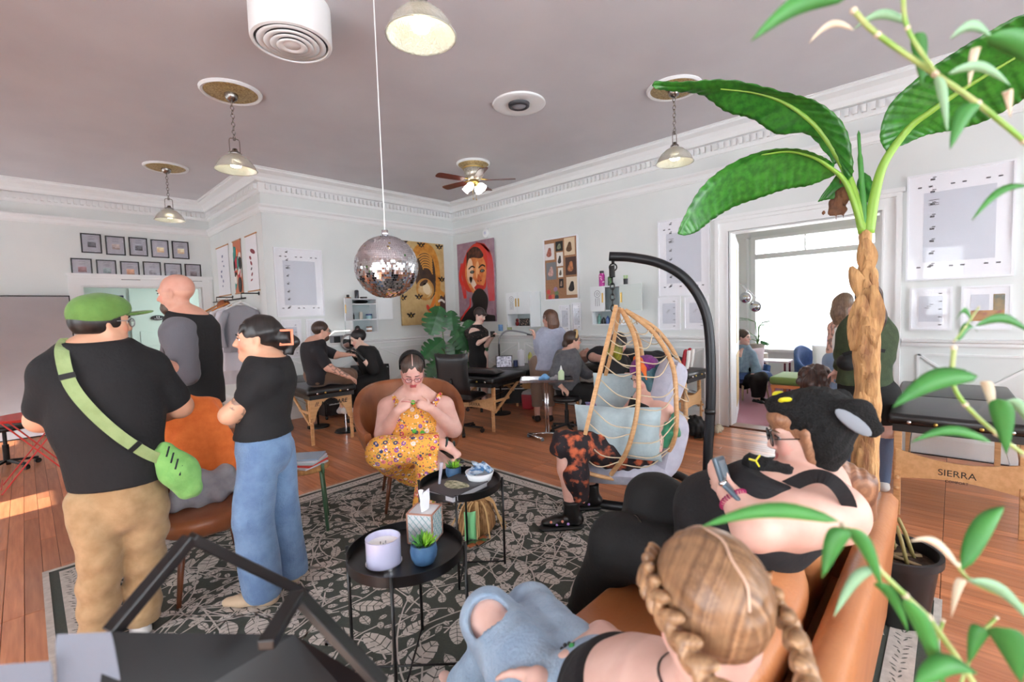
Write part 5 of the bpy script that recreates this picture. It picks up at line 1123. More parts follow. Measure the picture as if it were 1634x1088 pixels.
    def hp(s, a, b, z): return s.hc+s.hR@(np.array([a, b, z])*s.hs)
    def face(s, lip=(176, 92, 88), iris=(70, 50, 40), brow=(60, 44, 38), closed=False, brows=True):
        lipc = lin(lip); sk = np.array(s.skin)
        def pt(V, C):
            L = (V-s.hc)@s.hR/s.hs; m = (np.abs(L[:, 0]) < .024) & (L[:, 1] > .080) & (L[:, 1] < .11) & (L[:, 2] < -.053) & (L[:, 2] > -.078); C[m] = lipc
            m = (L[:, 1] > .05) & (np.hypot(np.abs(L[:, 0])-.042, L[:, 2]+.032) < .026) & (L[:, 1] < .1); C[m] = C[m]*[1.04, .86, .86]
        s.paint.append(pt)
        for sd in (-1, 1):
            if not closed:
                b = MB(); b.ell(s.hp(sd*.031, .0745, -.001), np.array([.0125, .0115, .0095])*s.hs, s.hR, 12, 8); e = b.build('eye', mat('eye_white', (232, 228, 224), .2), s.t, smooth=True)
                b = MB(); b.ell(s.hp(sd*.031, .0838, -.001), np.array([.0052, .0028, .0052])*s.hs, s.hR, 10, 6); b.build('iris', mat('iris_%d' % iris[0], iris, .15), e, smooth=True)
            b = MB(); b.tube([s.hp(sd*.017, .0885, .0055 if not closed else -.003), s.hp(sd*.031, .0925, .0085 if not closed else -.006), s.hp(sd*.046, .083, .003 if not closed else -.004)], .0022*s.hs, 6); b.build('eyelid', mat('lash', (60, 40, 36), .6), s.t, smooth=True)
            if brows: b = MB(); b.tube(bez([s.hp(sd*.014, .0935, .021), s.hp(sd*.032, .0945, .027), s.hp(sd*.05, .080, .020)], 4), [.003, .0034, .0036, .0036, .0036, .0036, .003, .0024, .0016], 6); b.build('eyebrow', mat('brow_%d' % brow[0], brow, .7), s.t, smooth=True)
    def done(s):
        base = np.array(s.skin)
        def col(V):
            C = np.tile(base, (len(V), 1))
            for p in s.paint: p(V, C)
            return C
        s.B.cut((0, 0, .0136 if RX0 < s.P[0] < RX1 and RY0 < s.P[1] < RY1 else .0015), -Z_)
        return s.B.build('body', skinm, s.t, s.vox, col)
    def cloth(s, name, B, m, vox=None, label=None):
        o = B.build(name, m, s.t, vox or s.vox*1.15); 
        if label: o['label'] = label
        return o
    def hairshell(s, r=(.087, .106, .100), cut=-.02, face=True, off=(0, -.02, .034), k=.02):
        B = Blob(); B.ell(s.hp(*off), np.array(r)*s.hs, s.hR, k)
        if face: B.ell(s.hp(0, .105, -.055), np.array([.072, .085, .105])*s.hs, s.hR, .02, sub=True)
        return B
    def hair(s, B, c1, c2, mode='az', vox=.006, fr=70, name='hair', amp=.5, tip=None):
        c1 = np.array(lin(c1)); c2 = np.array(lin(c2))
        def col(V):
            L = (V-s.hc)@s.hR/s.hs
            if mode == 'az': u = np.arctan2(L[:, 0], -(L[:, 1]+.02))*.09+L[:, 2]*.06
            elif mode == 'fwd': u = .75*L[:, 1]+.62*L[:, 2]+.75*np.abs(L[:, 0])+.006*np.sin(L[:, 0]*45+L[:, 1]*30)
            else: u = L[:, 0]+.3*L[:, 2]
            hs_ = lambda q: np.modf(np.abs(np.sin(np.floor(q)*12.9898)*43758.5453))[0]; t = .35*hs_(u*fr*1.7)+.4*hs_(u*fr*4.3+7)+.25*hs_(u*fr*9+3); t = np.clip(.5+(t-.5)*2.6*amp, 0, 1)[:, None]
            C = c1*t+c2*(1-t)
            if tip is not None: k = np.clip((-L[:, 2]-tip[1])/.12, 0, 1)[:, None]; C = C*(1-k)+np.array(lin(tip[0]))*(.6+.6*t)*k
            return C
        return B.build(name, hairattr, s.t, vox, col)
    def glasses(s, m, r=.024, sun=None):
        b = MB()
        for sd in (-1, 1):
            c = s.hp(sd*.032, .104, -.003); x = s.hR[:, 0]; u = s.hR[:, 2]; torus(b, c, x, u, r*s.hs*.85, .0022*s.hs, 18, 6, 1.15)
            b.tube([s.hp(sd*.058, .100, .003), s.hp(sd*.074, .08, .006), s.hp(sd*.080, .0, .004)], .002*s.hs, 6)
        b.tube([s.hp(-.008, .107, .0), s.hp(0, .110, .003), s.hp(.008, .107, 0)], .002*s.hs, 6); o = b.build('glasses', m, s.t, smooth=True)
        if sun:
            for sd in (-1, 1): q = MB(); q.ell(s.hp(sd*.032, .104, -.003), np.array([.024, .002, .02])*s.hs, s.hR, 12, 6); q.build('lens', sun, o, smooth=True)
# ================================================================ PEOPLE NEAR THE CAMERA
def dp(px, py, d): return C0+ray(px, py)*d
def ribbon(P, N, w, t=.004, b=None):
    P = [np.asarray(p, float) for p in P]; b = b or MB(); rings = []
    for i, p in enumerate(P):
        d = nrm(P[min(i+1, len(P)-1)]-P[max(i-1, 0)]); n = N[i] if isinstance(N, list) else N; n = nrm(np.asarray(n)-d*(d@np.asarray(n))); s = np.cross(d, n); ww = w[i] if hasattr(w, '__len__') else w
        rings.append([p-s*ww-n*t, p+s*ww-n*t, p+s*ww+n*t, p-s*ww+n*t])
    b.loft(rings); return b
def tattoo(fig, a, b_, r, seed, dens=.25, sc=60, colr=(60, 66, 70)):
    a = np.asarray(a, float); b_ = np.asarray(b_, float); r_ = np.random.default_rng(seed); w_ = r_.normal(0, sc, (6, 3)); ph = r_.uniform(0, 6.28, 6); d = b_-a
    def pt(V, C):
        t = (V-a)@d/(d@d); q = np.linalg.norm(V-a-np.clip(t, 0, 1)[:, None]*d, axis=1); f = np.sin(V@w_.T+ph).sum(1)/2.5; m = (t > .02) & (t < .98) & (q < r) & (np.abs(f) < dens); C[m] = C[m]*.35+np.array(lin(colr))*.65
    fig.paint.append(pt)
blacktee = clothm('black_tee', (30, 30, 35)); khaki = clothm('khaki', (176, 146, 108), (160, 130, 92), .35, 30); denim = clothm('denim', (112, 142, 178), (92, 120, 158), .5, 90, ns=12); blackpant = clothm('black_pant', (26, 25, 27)); sole = mat('shoe_sole', (230, 228, 222), .6); blk_leather = mat('black_leather', (28, 27, 29), .3, bump=.1)
# ---- man in green cap, seen from behind
f = Fig('man in green cap and black t-shirt with green sling bag, back turned', (.22, 2.93), (224, 172, 142), .008)
v, r = f.view, f.right; tf = nrm(v*.93+r*.3); B = f.B
secs = [(f.q(190, 785), .135, .10), (f.q(186, 735), .168, .13), (f.q(172, 665), .195, .14), (f.q(160, 605), .20, .14), (f.q(152, 575), .13, .10)]
f.torso(B, secs, tf); hc = f.q(164, 514); nk = f.q(146, 566, .02)
SL, EL, WL = f.q(88, 597), f.q(66, 668, -.10), f.q(120, 690, -.36); SR, ER, WR = f.q(236, 588), f.q(287, 648, -.05), f.q(250, 668, -.34)
for S, E, W in ((SL, EL, WL), (SR, ER, WR)): B.cone(nk, S, .065, .07, .05); f.arm(B, S, E, W, (.072, .058, .052, .034), upto=2)
f.hand(B, WL, r+v*.1, -Z_, 1, .7); f.hand(B, WR, -r+v*.1, -Z_, -1, .7)
hl = (f.q(154, 800), f.q(158, 895, .02), f.q(160, 1003, .0)); hr = (f.q(230, 796), f.q(230, 895, -.02), f.q(224, 1000, -.03))
for L in (hl, hr): f.leg(B, *L, r=(.08, .062, .052, .036)); f.foot(B, L[2]-Z_*(L[2][2]-.07), v, off=0)
B.cone(hc+Z_*-.06, nk, .062, .07, .03); f.head(B, hc, r*.93+v*.36-Z_*.03, sc=1.0, full=1.08); f.face((186, 112, 100), brow=(30, 24, 24)); f.done()
T = Blob(); f.torso(T, [(f.q(190, 768), .175, .14), secs[1], secs[2], secs[3], secs[4]], tf, .016)
for S, E, W in ((SL, EL, WL), (SR, ER, WR)): T.cone(nk, S, .092, .092, .05); T.cone(S, S+(E-S)*.72, .088, .084, .03)
T.noise(.0035, 26, 1, (1, 1, .6)); T.cone(nk-Z_*.03, nk+Z_*.06, .092, .080, .03); T.cut(f.q(188, 770), -Z_); T.cut(nk+Z_*.066, nrm(Z_*.9-tf*.1)); f.cloth('t_shirt', T, blacktee)
T = Blob(); T.cone(f.q(190, 768), f.q(190, 800), .172, .165, .04, (tf, .78))
for L, wd in ((hl, 0), (hr, 0)): T.chain([L[0], L[1], L[2]-Z_*.0], [.112, .086, .078], .010)
T.noise(.007, 22, 4, (.6, .6, 1.5)); T.cut(f.q(190, 1008), -Z_); T.cut(f.q(190, 750), Z_); f.cloth('trousers', T, khaki)
for L in (hl, hr): T = Blob(); f.foot(T, L[2]-Z_*(L[2][2]-.065), v, .036, .19, .006); T.cut((0, 0, .0132), -Z_); f.cloth('shoe', T, mat('white_sneaker', (220, 218, 216), .5))
T = f.hairshell((.088, .108, .095), off=(0, -.022, .01)); T.cut(f.hp(0, -.03, -.055), -f.hR[:, 2]); T.cut(f.hp(0, .045, 0), f.hR[:, 1]); f.hair(T, (40, 33, 32), (14, 12, 13), 'az')
T = Blob(); T.ell(f.hp(0, -.018, .040), np.array([.098, .118, .095])*f.hs, f.hR, .02); T.ell(f.hp(0, .02, .07), np.array([.08, .09, .065])*f.hs, f.hR, .03); T.cut(f.hp(0, 0, .008), nrm(-f.hR[:, 2]+f.hR[:, 1]*.42)); T.noise(.0018, 40, 2); co = f.cloth('cap', T, clothm('cap_green', (98, 138, 64), (88, 126, 56)))
T = Blob(); T.ell(f.hp(0, .132, .044), np.array([.078, .078, .010])*f.hs, f.hR@np.array([[1, 0, 0], [0, .985, -.17], [0, .17, .985]]), .005); o = T.build('cap_brim', clothm('cap_green', (112, 158, 66)), co, .006)
f.glasses(mat('wire_frame', (150, 150, 156), .3, .8), sun=mat('clear_lens', (220, 226, 236), .05, alpha=.12))
pth = [f.q(108, 549, -.06), f.q(102, 548, .03), f.q(99, 566, .115), f.q(112, 612, .165), f.q(145, 655, .185), f.q(190, 695, .185), f.q(232, 722, .165), f.q(262, 735, .12), f.q(272, 742, .02)]
b = ribbon(bez(pth, 6), -v, .024, .003); so = b.build('strap', clothm('sage', (152, 172, 118), (140, 160, 106)), f.t); 
for u in (.36, .72): i = int(u*46); P_ = bez(pth, 6); b = ribbon([P_[i]-v*.004, P_[i+1]-v*.004], -v, .027, .004); b.build('buckle', blackm, so)
T = Blob(); T.chain([f.q(262, 722, .12), f.q(285, 750, .13), f.q(303, 778, .12)], [.05, .075, .06], .04, (v, .62)); T.noise(.004, 40, 8); bo = f.cloth('sling_bag', T, clothm('bag_green', (126, 182, 100), (112, 168, 88)))
for u in range(4): p = f.q(270+7*u, 712+10*u, .18); b = MB(); b.tube([p, p+nrm(f.q(262+7*u, 742+10*u, .18)-p)*.05], .004, 5); b.build('bag_cord', clothm('navy', (34, 40, 60)), bo)
b = MB(); torus(b, f.q(150, 556, .01), r, nrm(v*.8+Z_*.3), .085, .006, 26, 6, 1.1); b.build('necklace', mat('cord_pale', (206, 200, 190), .6), f.t, smooth=True)
# ---- bald bearded man in raglan shirt
f = Fig('bald bearded man in black and grey raglan shirt, looking left', (.80, 3.94), (222, 168, 146), .009); v, r = f.view, f.right; tf = nrm(-r*.75+v*.55); lat = np.cross(tf, Z_); B = f.B
secs = [(f.q(318, 655), .165, .125), (f.q(316, 615), .16, .125), (f.q(312, 570), .175, .135), (f.q(305, 530), .185, .135), (f.q(297, 512), .11, .09)]; f.torso(B, secs, tf)
hc = f.q(281, 468); nk = f.q(296, 510); SL, EL, WL = f.q(286, 532, .10), f.q(298, 596, .14), f.q(264, 580, .26); SR, ER, WR = f.q(290, 528, -.16), f.q(272, 585, -.25), f.q(255, 590, .0)
for S, E, W in ((SL, EL, WL), (SR, ER, WR)): B.cone(nk, S, .06, .065, .05); f.arm(B, S, E, W, (.062, .052, .046, .032), upto=2)
f.hand(B, WL, -r, -v*.2-Z_, -1, .8); f.hand(B, WR, -r+v*.1, -Z_, 1, .8)
hz = [f.q(300, 662, .05), f.q(338, 662, -.05)]; legs = []
for i, h in enumerate(hz): a = np.array([h[0], h[1], .09]); k_ = (h+a)/2+tf*.03; legs.append((h, k_, a)); f.leg(B, h, k_, a); f.foot(B, a, tf)
B.cone(hc-Z_*.06, nk, .06, .066, .03); f.head(B, hc, -r*.86+v*.45-Z_*.08, sc=1.1, full=1.05); f.face(brow=(90, 64, 50))
def stub(V, C):
    L = (V-f.hc)@f.hR/f.hs; m = (L[:, 2] > .005) & (L[:, 1] < .05); C[m] *= [.93, .90, .93]
f.paint.append(stub); f.done()
T = Blob(); T.ell(f.hp(0, .045, -.085), np.array([.058, .058, .055])*f.hs, f.hR, .02); T.ell(f.hp(0, .085, -.055), np.array([.032, .02, .018])*f.hs, f.hR, .01, sub=True); T.ell(f.hp(0, .09, .0), np.array([.05, .05, .05])*f.hs, f.hR, .01, sub=True); T.noise(.002, 90, 3); f.cloth('beard', T, hairm('beard', (92, 72, 58), (60, 46, 38)))
T = Blob(); f.torso(T, [(f.q(318, 650), .18, .14)]+secs[1:], tf, .014); T.cone(nk, SL, .075, .08, .05); T.cone(nk, SR, .075, .08, .05); T.noise(.003, 24, 5); T.cone(nk-Z_*.04, nk+Z_*.055, .088, .076, .03); T.cut(f.q(318, 645), -Z_); T.cut(nk+Z_*.055, nrm(Z_-tf*.2)); f.cloth('shirt', T, clothm('black_jersey', (32, 31, 35)))
for S, E, W in ((SL, EL, WL), (SR, ER, WR)): T = Blob(); T.cone(nk-Z_*.06+(S-nk)*.15, S-v*.02, .10, .112, .05); T.chain([S-v*.03, E-v*.02], [.112, .082], .03); T.cone(E, E+(W-E)*.35, .064, .058, .02); T.noise(.003, 30, 6); f.cloth('sleeve', T, clothm('grey_jersey', (98, 97, 104)))
T = Blob(); T.cone(f.q(318, 648), f.q(318, 668), .165, .165, .05, (tf, .8))
for L in legs: T.chain(L, [.105, .085, .075], .03)
T.noise(.004, 20, 4); T.cut((0, 0, .07), -Z_); f.cloth('trousers', T, clothm('grey_chino', (160, 156, 148)))
for L in legs: T = Blob(); f.foot(T, L[2], tf, off=.007); T.cut((0, 0, .003), -Z_); f.cloth('shoe', T, blk_leather)
b = MB(); b.tube(bez([f.hp(-.07, -.05, -.12), f.q(288, 512, .13), f.q(270, 535, .18), f.q(263, 545, .2)], 5), .004, 6); b.build('necklace', dk, f.t, smooth=True)
# ---- woman with claw clip, arms crossed
f = Fig('woman in black tee and wide jeans, arms crossed, hair in a claw clip', (.88, 2.76), (222, 172, 142), .008); v, r = f.view, f.right; tf = nrm(-r*.85+v*.42); B = f.B
secs = [(f.q(424, 708), .145, .11), (f.q(422, 668), .128, .105), (f.q(424, 632), .140, .112), (f.q(428, 600), .155, .112), (f.q(430, 580), .085, .07)]; f.torso(B, secs, tf); hc = f.q(410, 540); nk = f.q(430, 580)
SL, EL, WL = f.q(428, 602, .13), f.q(366, 662, .10), f.q(402, 655, -.06); SR, ER, WR = f.q(420, 600, -.13), f.q(378, 652, -.16), f.q(384, 664, .05)
for S, E, W in ((SL, EL, WL), (SR, ER, WR)): B.cone(nk, S, .05, .056, .05); f.arm(B, S, E, W, (.056, .046, .042, .029), upto=2)
f.hand(B, WL, r*.9-v*.2, v*.6-r*.2, 1, .5, .95); f.hand(B, WR, -v*.2+r*.9-Z_*.1, r*.3-v, 1, .9, .95)
lg = [(f.q(412, 715, .07), f.q(404, 830, .08), f.q(420, 935, .07)), (f.q(440, 712, -.07), f.q(450, 815, -.08), f.q(460, 912, -.10))]
for L in lg: f.leg(B, *L, r=(.08, .058, .05, .034)); f.foot(B, np.array([L[2][0], L[2][1], .085]), tf)
B.cone(hc-Z_*.05, nk, .05, .055, .03); f.head(B, hc, -r*.985+v*.10, sc=1.0, full=1.05); f.face((166, 80, 78), brow=(36, 26, 26)); tattoo(f, EL+(SL-EL)*.15, EL+(SL-EL)*.45, .075, 5, .35); tattoo(f, EL, EL+(WL-EL)*.7, .06, 6, .3); f.done()
T = Blob(); f.torso(T, [(f.q(422, 692), .165, .13)]+secs[1:], tf, .014)
for S, E, W in ((SL, EL, WL), (SR, ER, WR)): T.cone(nk, S, .075, .074, .05); T.cone(S, S+(E-S)*.50, .072, .070, .03)
T.noise(.003, 26, 7); T.cone(nk-Z_*.03, nk+Z_*.05, .074, .064, .03); T.cut(f.q(422, 693), -Z_); T.cut(nk+Z_*.048, nrm(Z_-tf*.15)); f.cloth('t_shirt', T, blacktee)
T = Blob(); T.cone(f.q(424, 690), f.q(424, 715), .15, .165, .05, (tf, .85))
for L in lg: T.chain(L, [.104, .098, .102], .012)
T.noise(.006, 18, 9, (1, 1, .5)); T.cut((0, 0, .055), -Z_); T.cut(f.q(424, 676), Z_); f.cloth('jeans', T, denim)
for L in lg: T = Blob(); f.foot(T, np.array([L[2][0], L[2][1], .085]), tf, .037, .19, .006); T.cut((0, 0, .0132), -Z_); f.cloth('shoe', T, mat('beige_suede', (196, 172, 144), .8))
T = f.hairshell((.084, .107, .098), off=(0, -.024, .034)); T.ell(f.hp(0, -.12, -.01), np.array([.045, .05, .06])*f.hs, f.hR, .03); T.chain([f.hp(.0, -.15, .02), f.hp(0, -.185, -.03), f.hp(0, -.15, -.09), f.hp(0, -.11, -.12)], [.022, .024, .02, .008], .02); T.cone(f.hp(-.06, .06, .07), f.hp(-.075, .075, .03), .014, .006, .02); T.cut(f.hp(0, -.02, -.10), -f.hR[:, 2]); T.noise(.002, 60, 4); f.hair(T, (40, 33, 32), (14, 12, 13), 'az')
b = MB(); c = f.hp(-.035, -.145, .0)
for d_ in (-.03, .03): b.bar(c+f.hR[:, 2]*d_*1.3+f.hR[:, 1]*.03, c+f.hR[:, 2]*d_*1.3-f.hR[:, 1]*.03, .016, .012)
for d_ in (-.03, .03): b.bar(c+f.hR[:, 1]*d_+f.hR[:, 2]*.045, c+f.hR[:, 1]*d_-f.hR[:, 2]*.045, .016, .012)
b.build('claw_clip', mat('coral_plastic', (232, 136, 100), .4), f.t, bevel=.003)
# ---- woman in yellow floral jumpsuit, seated, leg crossed
f = Fig('woman in yellow floral jumpsuit crocheting in a leather chair', (2.16, 3.22), (236, 190, 176), .009); v, r = f.view, f.right; tf = -v; B = f.B
secs = [(f.q(664, 732, .0), .21, .17), (f.q(664, 705, .06), .235, .19), (f.q(663, 672, .03), .195, .16), (f.q(661, 648, .0), .185, .13), (f.q(660, 632, -.01), .11, .085)]; f.torso(B, secs, tf); hc = f.q(658, 593, .10); nk = f.q(659, 626, .02)
SL, EL, WL = f.q(708, 648), f.q(723, 684, .10), f.q(688, 652, .27); SR, ER, WR = f.q(620, 650), f.q(612, 692, .10), f.q(634, 655, .27)
for S, E, W in ((SL, EL, WL), (SR, ER, WR)): B.cone(nk, S, .06, .075, .05); f.arm(B, S, E, W, (.085, .072, .058, .034), upto=2)
f.hand(B, WL, -r*.8+Z_*.45+tf*.1, -Z_*.4+v, -1, .9, .95); f.hand(B, WR, r*.8+Z_*.45+tf*.1, -Z_*.4+v, 1, .9, .95)
lgR = (f.q(634, 735, .06), f.q(612, 722, .40), f.q(706, 708, .48)); lgL = (f.q(695, 735, .06), f.q(690, 745, .44), f.q(684, 830, .42)); lgL[2][2] = .10
f.leg(B, *lgR, r=(.12, .09, .07, .04)); f.leg(B, *lgL, r=(.12, .09, .07, .045)); f.foot(B, lgL[2], tf+r*.2)
ft = lgR[2]; B.cone(ft, ft+r*.05-Z_*.02+tf*.02, .038, .034, .02); B.cone(ft+r*.04-Z_*.03+tf*.0, ft+r*.10-Z_*.06+tf*.10, .034, .026, .02)
for k_ in range(4): p = ft+r*(.095-.012*k_)-Z_*.06+tf*(.10+.0*k_)-Z_*.012*k_; B.cone(p, p+tf*.03+r*.01, .011, .009, .006)
B.cone(hc-Z_*.05, nk, .06, .075, .03); f.head(B, hc, tf*.86-Z_*.5+r*.02, sc=1.06, full=1.12); f.face((190, 90, 96), brow=(86, 62, 52), closed=True)
def blush(V, C):
    L = (V-f.hc)@f.hR/f.hs; m = (np.abs(L[:, 0]) < .07) & (L[:, 1] > .03) & (L[:, 2] > -.06) & (L[:, 2] < .05); C[m] *= [1., .90, .92]
f.paint.append(blush); f.done()
floral = mat('floral_yellow', (236, 172, 74), .8, bump=.2, bscale=60)
def florals(m):
    nt = m.node_tree; N, L = nt.nodes, nt.links; b = N['Principled BSDF']; tc = N.new('ShaderNodeTexCoord'); prev = None
    base = N.new('ShaderNodeRGB'); base.outputs[0].default_value = lin((236, 172, 74))+[1]; prev = base.outputs[0]
    for sc, th, cs, off in ((19, .34, [(206, 60, 90), (240, 220, 214), (150, 90, 170), (60, 66, 110), (226, 120, 130)], 0), (34, .27, [(246, 236, 226), (96, 120, 70), (44, 48, 84), (214, 80, 100), (250, 200, 190)], 9.3), (58, .25, [(60, 84, 52), (40, 44, 74), (90, 120, 70), (240, 230, 220), (180, 60, 90)], 4.1)):
        mp = N.new('ShaderNodeMapping'); mp.inputs['Location'].default_value = (off, off*.7, off*.3); L.new(tc.outputs['Object'], mp.inputs[0]); vo = N.new('ShaderNodeTexVoronoi'); vo.inputs['Scale'].default_value = sc; L.new(mp.outputs[0], vo.inputs['Vector'])
        lt = N.new('ShaderNodeMath'); lt.operation = 'LESS_THAN'; lt.inputs[1].default_value = th; L.new(vo.outputs['Distance'], lt.inputs[0])
        sp = N.new('ShaderNodeSeparateColor'); L.new(vo.outputs['Color'], sp.inputs[0]); rp = N.new('ShaderNodeValToRGB'); rp.color_ramp.interpolation = 'CONSTANT'; el = rp.color_ramp.elements
        while len(el) < 5: el.new(.5)
        for i, c in enumerate(cs): el[i].position = i/5; el[i].color = lin(c)+[1]
        L.new(sp.outputs[0], rp.inputs[0]); mx = N.new('ShaderNodeMix'); mx.data_type = 'RGBA'; L.new(lt.outputs[0], mx.inputs[0]); L.new(prev, mx.inputs[6]); L.new(rp.outputs[0], mx.inputs[7]); prev = mx.outputs[2]
        lt2 = N.new('ShaderNodeMath'); lt2.operation = 'LESS_THAN'; lt2.inputs[1].default_value = th*.4; L.new(vo.outputs['Distance'], lt2.inputs[0]); mx = N.new('ShaderNodeMix'); mx.data_type = 'RGBA'; L.new(lt2.outputs[0], mx.inputs[0]); L.new(prev, mx.inputs[6]); mx.inputs[7].default_value = lin((246, 206, 120))+[1]; prev = mx.outputs[2]
    L.new(prev, b.inputs['Base Color'])
florals(floral)
T = Blob(); f.torso(T, secs[:4], tf, .014); T.chain(lgR, [.145, .118, .085], .04); T.chain([lgL[0], lgL[1], lgL[2]+Z_*.05], [.14, .118, .115], .04); T.noise(.004, 20, 12)
T.cut(f.q(661, 643, .1), nrm(Z_-tf*.15)); T.cut(ft-r*.03, nrm(r*.9-Z_*.1)); f.cloth('jumpsuit', T, floral)
for a_, c_ in (((641, 655), (628, 634)), ((688, 653), (702, 630))): b = ribbon(bez([f.q(*a_, .165), f.q((a_[0]+c_[0])/2, (a_[1]+c_[1])/2, .14), f.q(*c_, .06), f.q(c_[0], c_[1]-1, -.05)], 5), -v, .018, .004); b.build('strap', floral, f.t)
for k_, p0 in enumerate(((.02, .0), (.07, -.035))): b = MB(); p = ft+r*p0[0]+Z_*p0[1]; torus(b, p+r*.005, nrm(Z_*.8+r*.2), tf, .042, .009, 18, 6); b.build('sandal_strap', mat('sandal_black', (26, 24, 30), .4, col2=(60, 120, 110), nscale=60, mixlo=.6, mixhi=.64), f.t, smooth=True)
T = Blob(); T.chain([ft-r*.0-Z_*.055-tf*.02, ft+r*.06-Z_*.085+tf*.05, ft+r*.115-Z_*.095+tf*.14], [.03, .033, .032], .02, (nrm(Z_+r*.4), .4)); f.cloth('sandal_sole', T, blk_leather, .006)
T = Blob(); f.foot(T, lgL[2], tf+r*.2, .036, .18, .005); T.cut((0, 0, .0132), -Z_); f.cloth('sandal', T, blk_leather)
T = f.hairshell((.084, .106, .098), off=(0, -.026, .034)); T.ell(f.hp(0, -.11, -.03), np.array([.05, .05, .05])*f.hs, f.hR, .03); T.noise(.0015, 80, 5); T.cut(f.hp(0, -.03, -.075), -f.hR[:, 2]); f.hair(T, (98, 76, 64), (56, 42, 36), 'x')
b = MB(); b.tube([f.hp(.0, .075, .108), f.hp(0, .02, .138), f.hp(0, -.05, .138)], .003, 6, flat=.4); b.build('hair_parting', mat('scalp', (214, 176, 166), .6), f.t, smooth=True)
b = MB(); P_ = [f.hp(.092*math.cos(a), -.055-.0*a, .03+.115*math.sin(a)) for a in np.linspace(-.25, math.pi+.25, 18)]; b = ribbon(P_, [nrm(p-f.hp(0, -.055, .02)) for p in P_], .022, .006, b); b.build('headband', clothm('black_velvet', (20, 19, 22)), f.t, smooth=True)
f.glasses(mat('red_frame', (150, 62, 66), .3), sun=mat('clear_lens', (220, 226, 236), .05, alpha=.12))
b = MB(); b.cyl(f.q(640, 640, .40), f.q(664, 642, .42), .003, n=6); b.build('crochet_hook', mat('hook_rose', (206, 120, 120), .4), f.t); yg = mat('yarn_green', (96, 190, 70), .8, bump=.5, bscale=200)
for p in (f.q(659, 642, .40), f.q(661, 688, .32), f.q(674, 690, .32)): b = MB(); b.ell(p, .017, n=12, m=8); b.build('yarn_bead', yg, f.t, smooth=True)
# ---- woman in black cat hood on the sofa
f = Fig('woman in black furry cat hood and tank top playing on the sofa', (1.8, .58, .44), (232, 190, 174), .008); v, r = f.view, f.right; tf = nrm(np.array([-.25, .9, .35])); B = f.B
secs = [(np.array([1.80, .56, .56]), .20, .16), (np.array([1.77, .58, .66]), .215, .17), (dp(1208, 826, 1.592), .20, .16), (dp(1262, 806, 1.618), .185, .14), (dp(1294, 782, 1.627), .12, .09)]; lf_ = nrm(np.array([-.1, .75, .66])); f.torso(B, secs, lf_)
hc = dp(1284, 692, 1.618); nk = dp(1310, 768, 1.627); SL, EL, WL = dp(1332, 818, 1.444), dp(1205, 842, 1.392), dp(1160, 783, 1.496); SR, ER, WR = dp(1265, 792, 1.827), dp(1205, 790, 1.844), dp(1192, 762, 1.723)
for S, E, W in ((SL, EL, WL), (SR, ER, WR)): B.cone(nk, S, .052, .072, .04); f.arm(B, S, E, W, (.080, .068, .055, .034), upto=2)
B.cone(SL, SL+(EL-SL)*.5, .086, .08, .04)
f.hand(B, WL, nrm(dp(1140, 748, 1.566)-WL), nrm(-tf*.2+r*.5+v*.6), 1, .75, 1.); f.hand(B, WR, nrm(dp(1165, 748, 1.679)-WR), -v+r*.3, -1, .75, 1.)
lg = [(np.array([1.70, .62, .55]), dp(990, 868, 1.899), np.array([1.66, 1.22, .10])), (np.array([1.92, .62, .56]), dp(1045, 802, 2.012), np.array([1.90, 1.22, .10]))]
for L in lg: f.leg(B, *L, r=(.12, .085, .07, .045)); f.foot(B, L[2], (-.1, 1))
B.cone(hc-Z_*.05+r*.01, nk, .058, .066, .03); f.head(B, hc, -r*.97-v*.10-Z_*.12, sc=1.05, full=1.15, nose=.97); f.face((196, 104, 108), brow=(110, 80, 60)); f.done()
T = Blob(); f.torso(T, secs[:4], lf_, .015); T.ell(dp(1212, 800, 1.549), (.12, .10, .09), None, .05); T.ell(dp(1135, 812, 1.696), (.15, .13, .13), None, .08); T.noise(.003, 24, 2); T.cone(dp(1212, 776, 1.52), dp(1278, 770, 1.50), .06, .05, .05); T.cut(dp(1290, 752, 1.618), nrm(Z_*.95+r*.25)); f.cloth('tank_top', T, clothm('black_tank', (36, 34, 40)))
b = ribbon(bez([dp(1252, 778, 1.46), dp(1296, 760, 1.40), dp(1328, 768, 1.355), dp(1352, 800, 1.36), dp(1356, 840, 1.42)], 6), [nrm(-v+Z_*.4)]*25, .02, .005); b.build('strap', clothm('black_tank', (36, 34, 40)), f.t)
T = Blob(); T.cone(secs[0][0], secs[1][0], .215, .20, .05, (lf_, .8))
for L in lg: T.chain(L, [.135, .118, .085], .05)
T.noise(.003, 20, 3); T.cut(np.array([1.8, .50, .70]), nrm(Z_-Y_*.9)); f.cloth('trousers', T, blackpant)
for L in lg: T = Blob(); f.foot(T, L[2], (-.1, 1), .037, .19, .008); T.cut((0, 0, .0132), -Z_); f.cloth('shoe', T, blk_leather)
hb_ = hairm('auburn', (150, 100, 70), (112, 72, 50)); T = Blob(); T.ell(f.hp(0, -.02, .03), np.array([.084, .104, .096])*f.hs, f.hR, .02); T.ell(f.hp(0, .115, -.07), np.array([.066, .085, .095])*f.hs, f.hR, .015, sub=True); T.ell(f.hp(0, .066, .060), np.array([.064, .036, .036])*f.hs, f.hR, .02); T.chain([f.hp(-.074, .012, .02), f.hp(-.080, .002, -.07)], [.022, .014], .02); T.chain([dp(1330, 745, 1.636), dp(1365, 775, 1.618), dp(1385, 820, 1.618)], [.05, .055, .03], .03, (v, .6)); T.noise(.003, 60, 3, (1, 1, .3)); f.hair(T, (188, 138, 104), (116, 74, 52), 'az', .006)
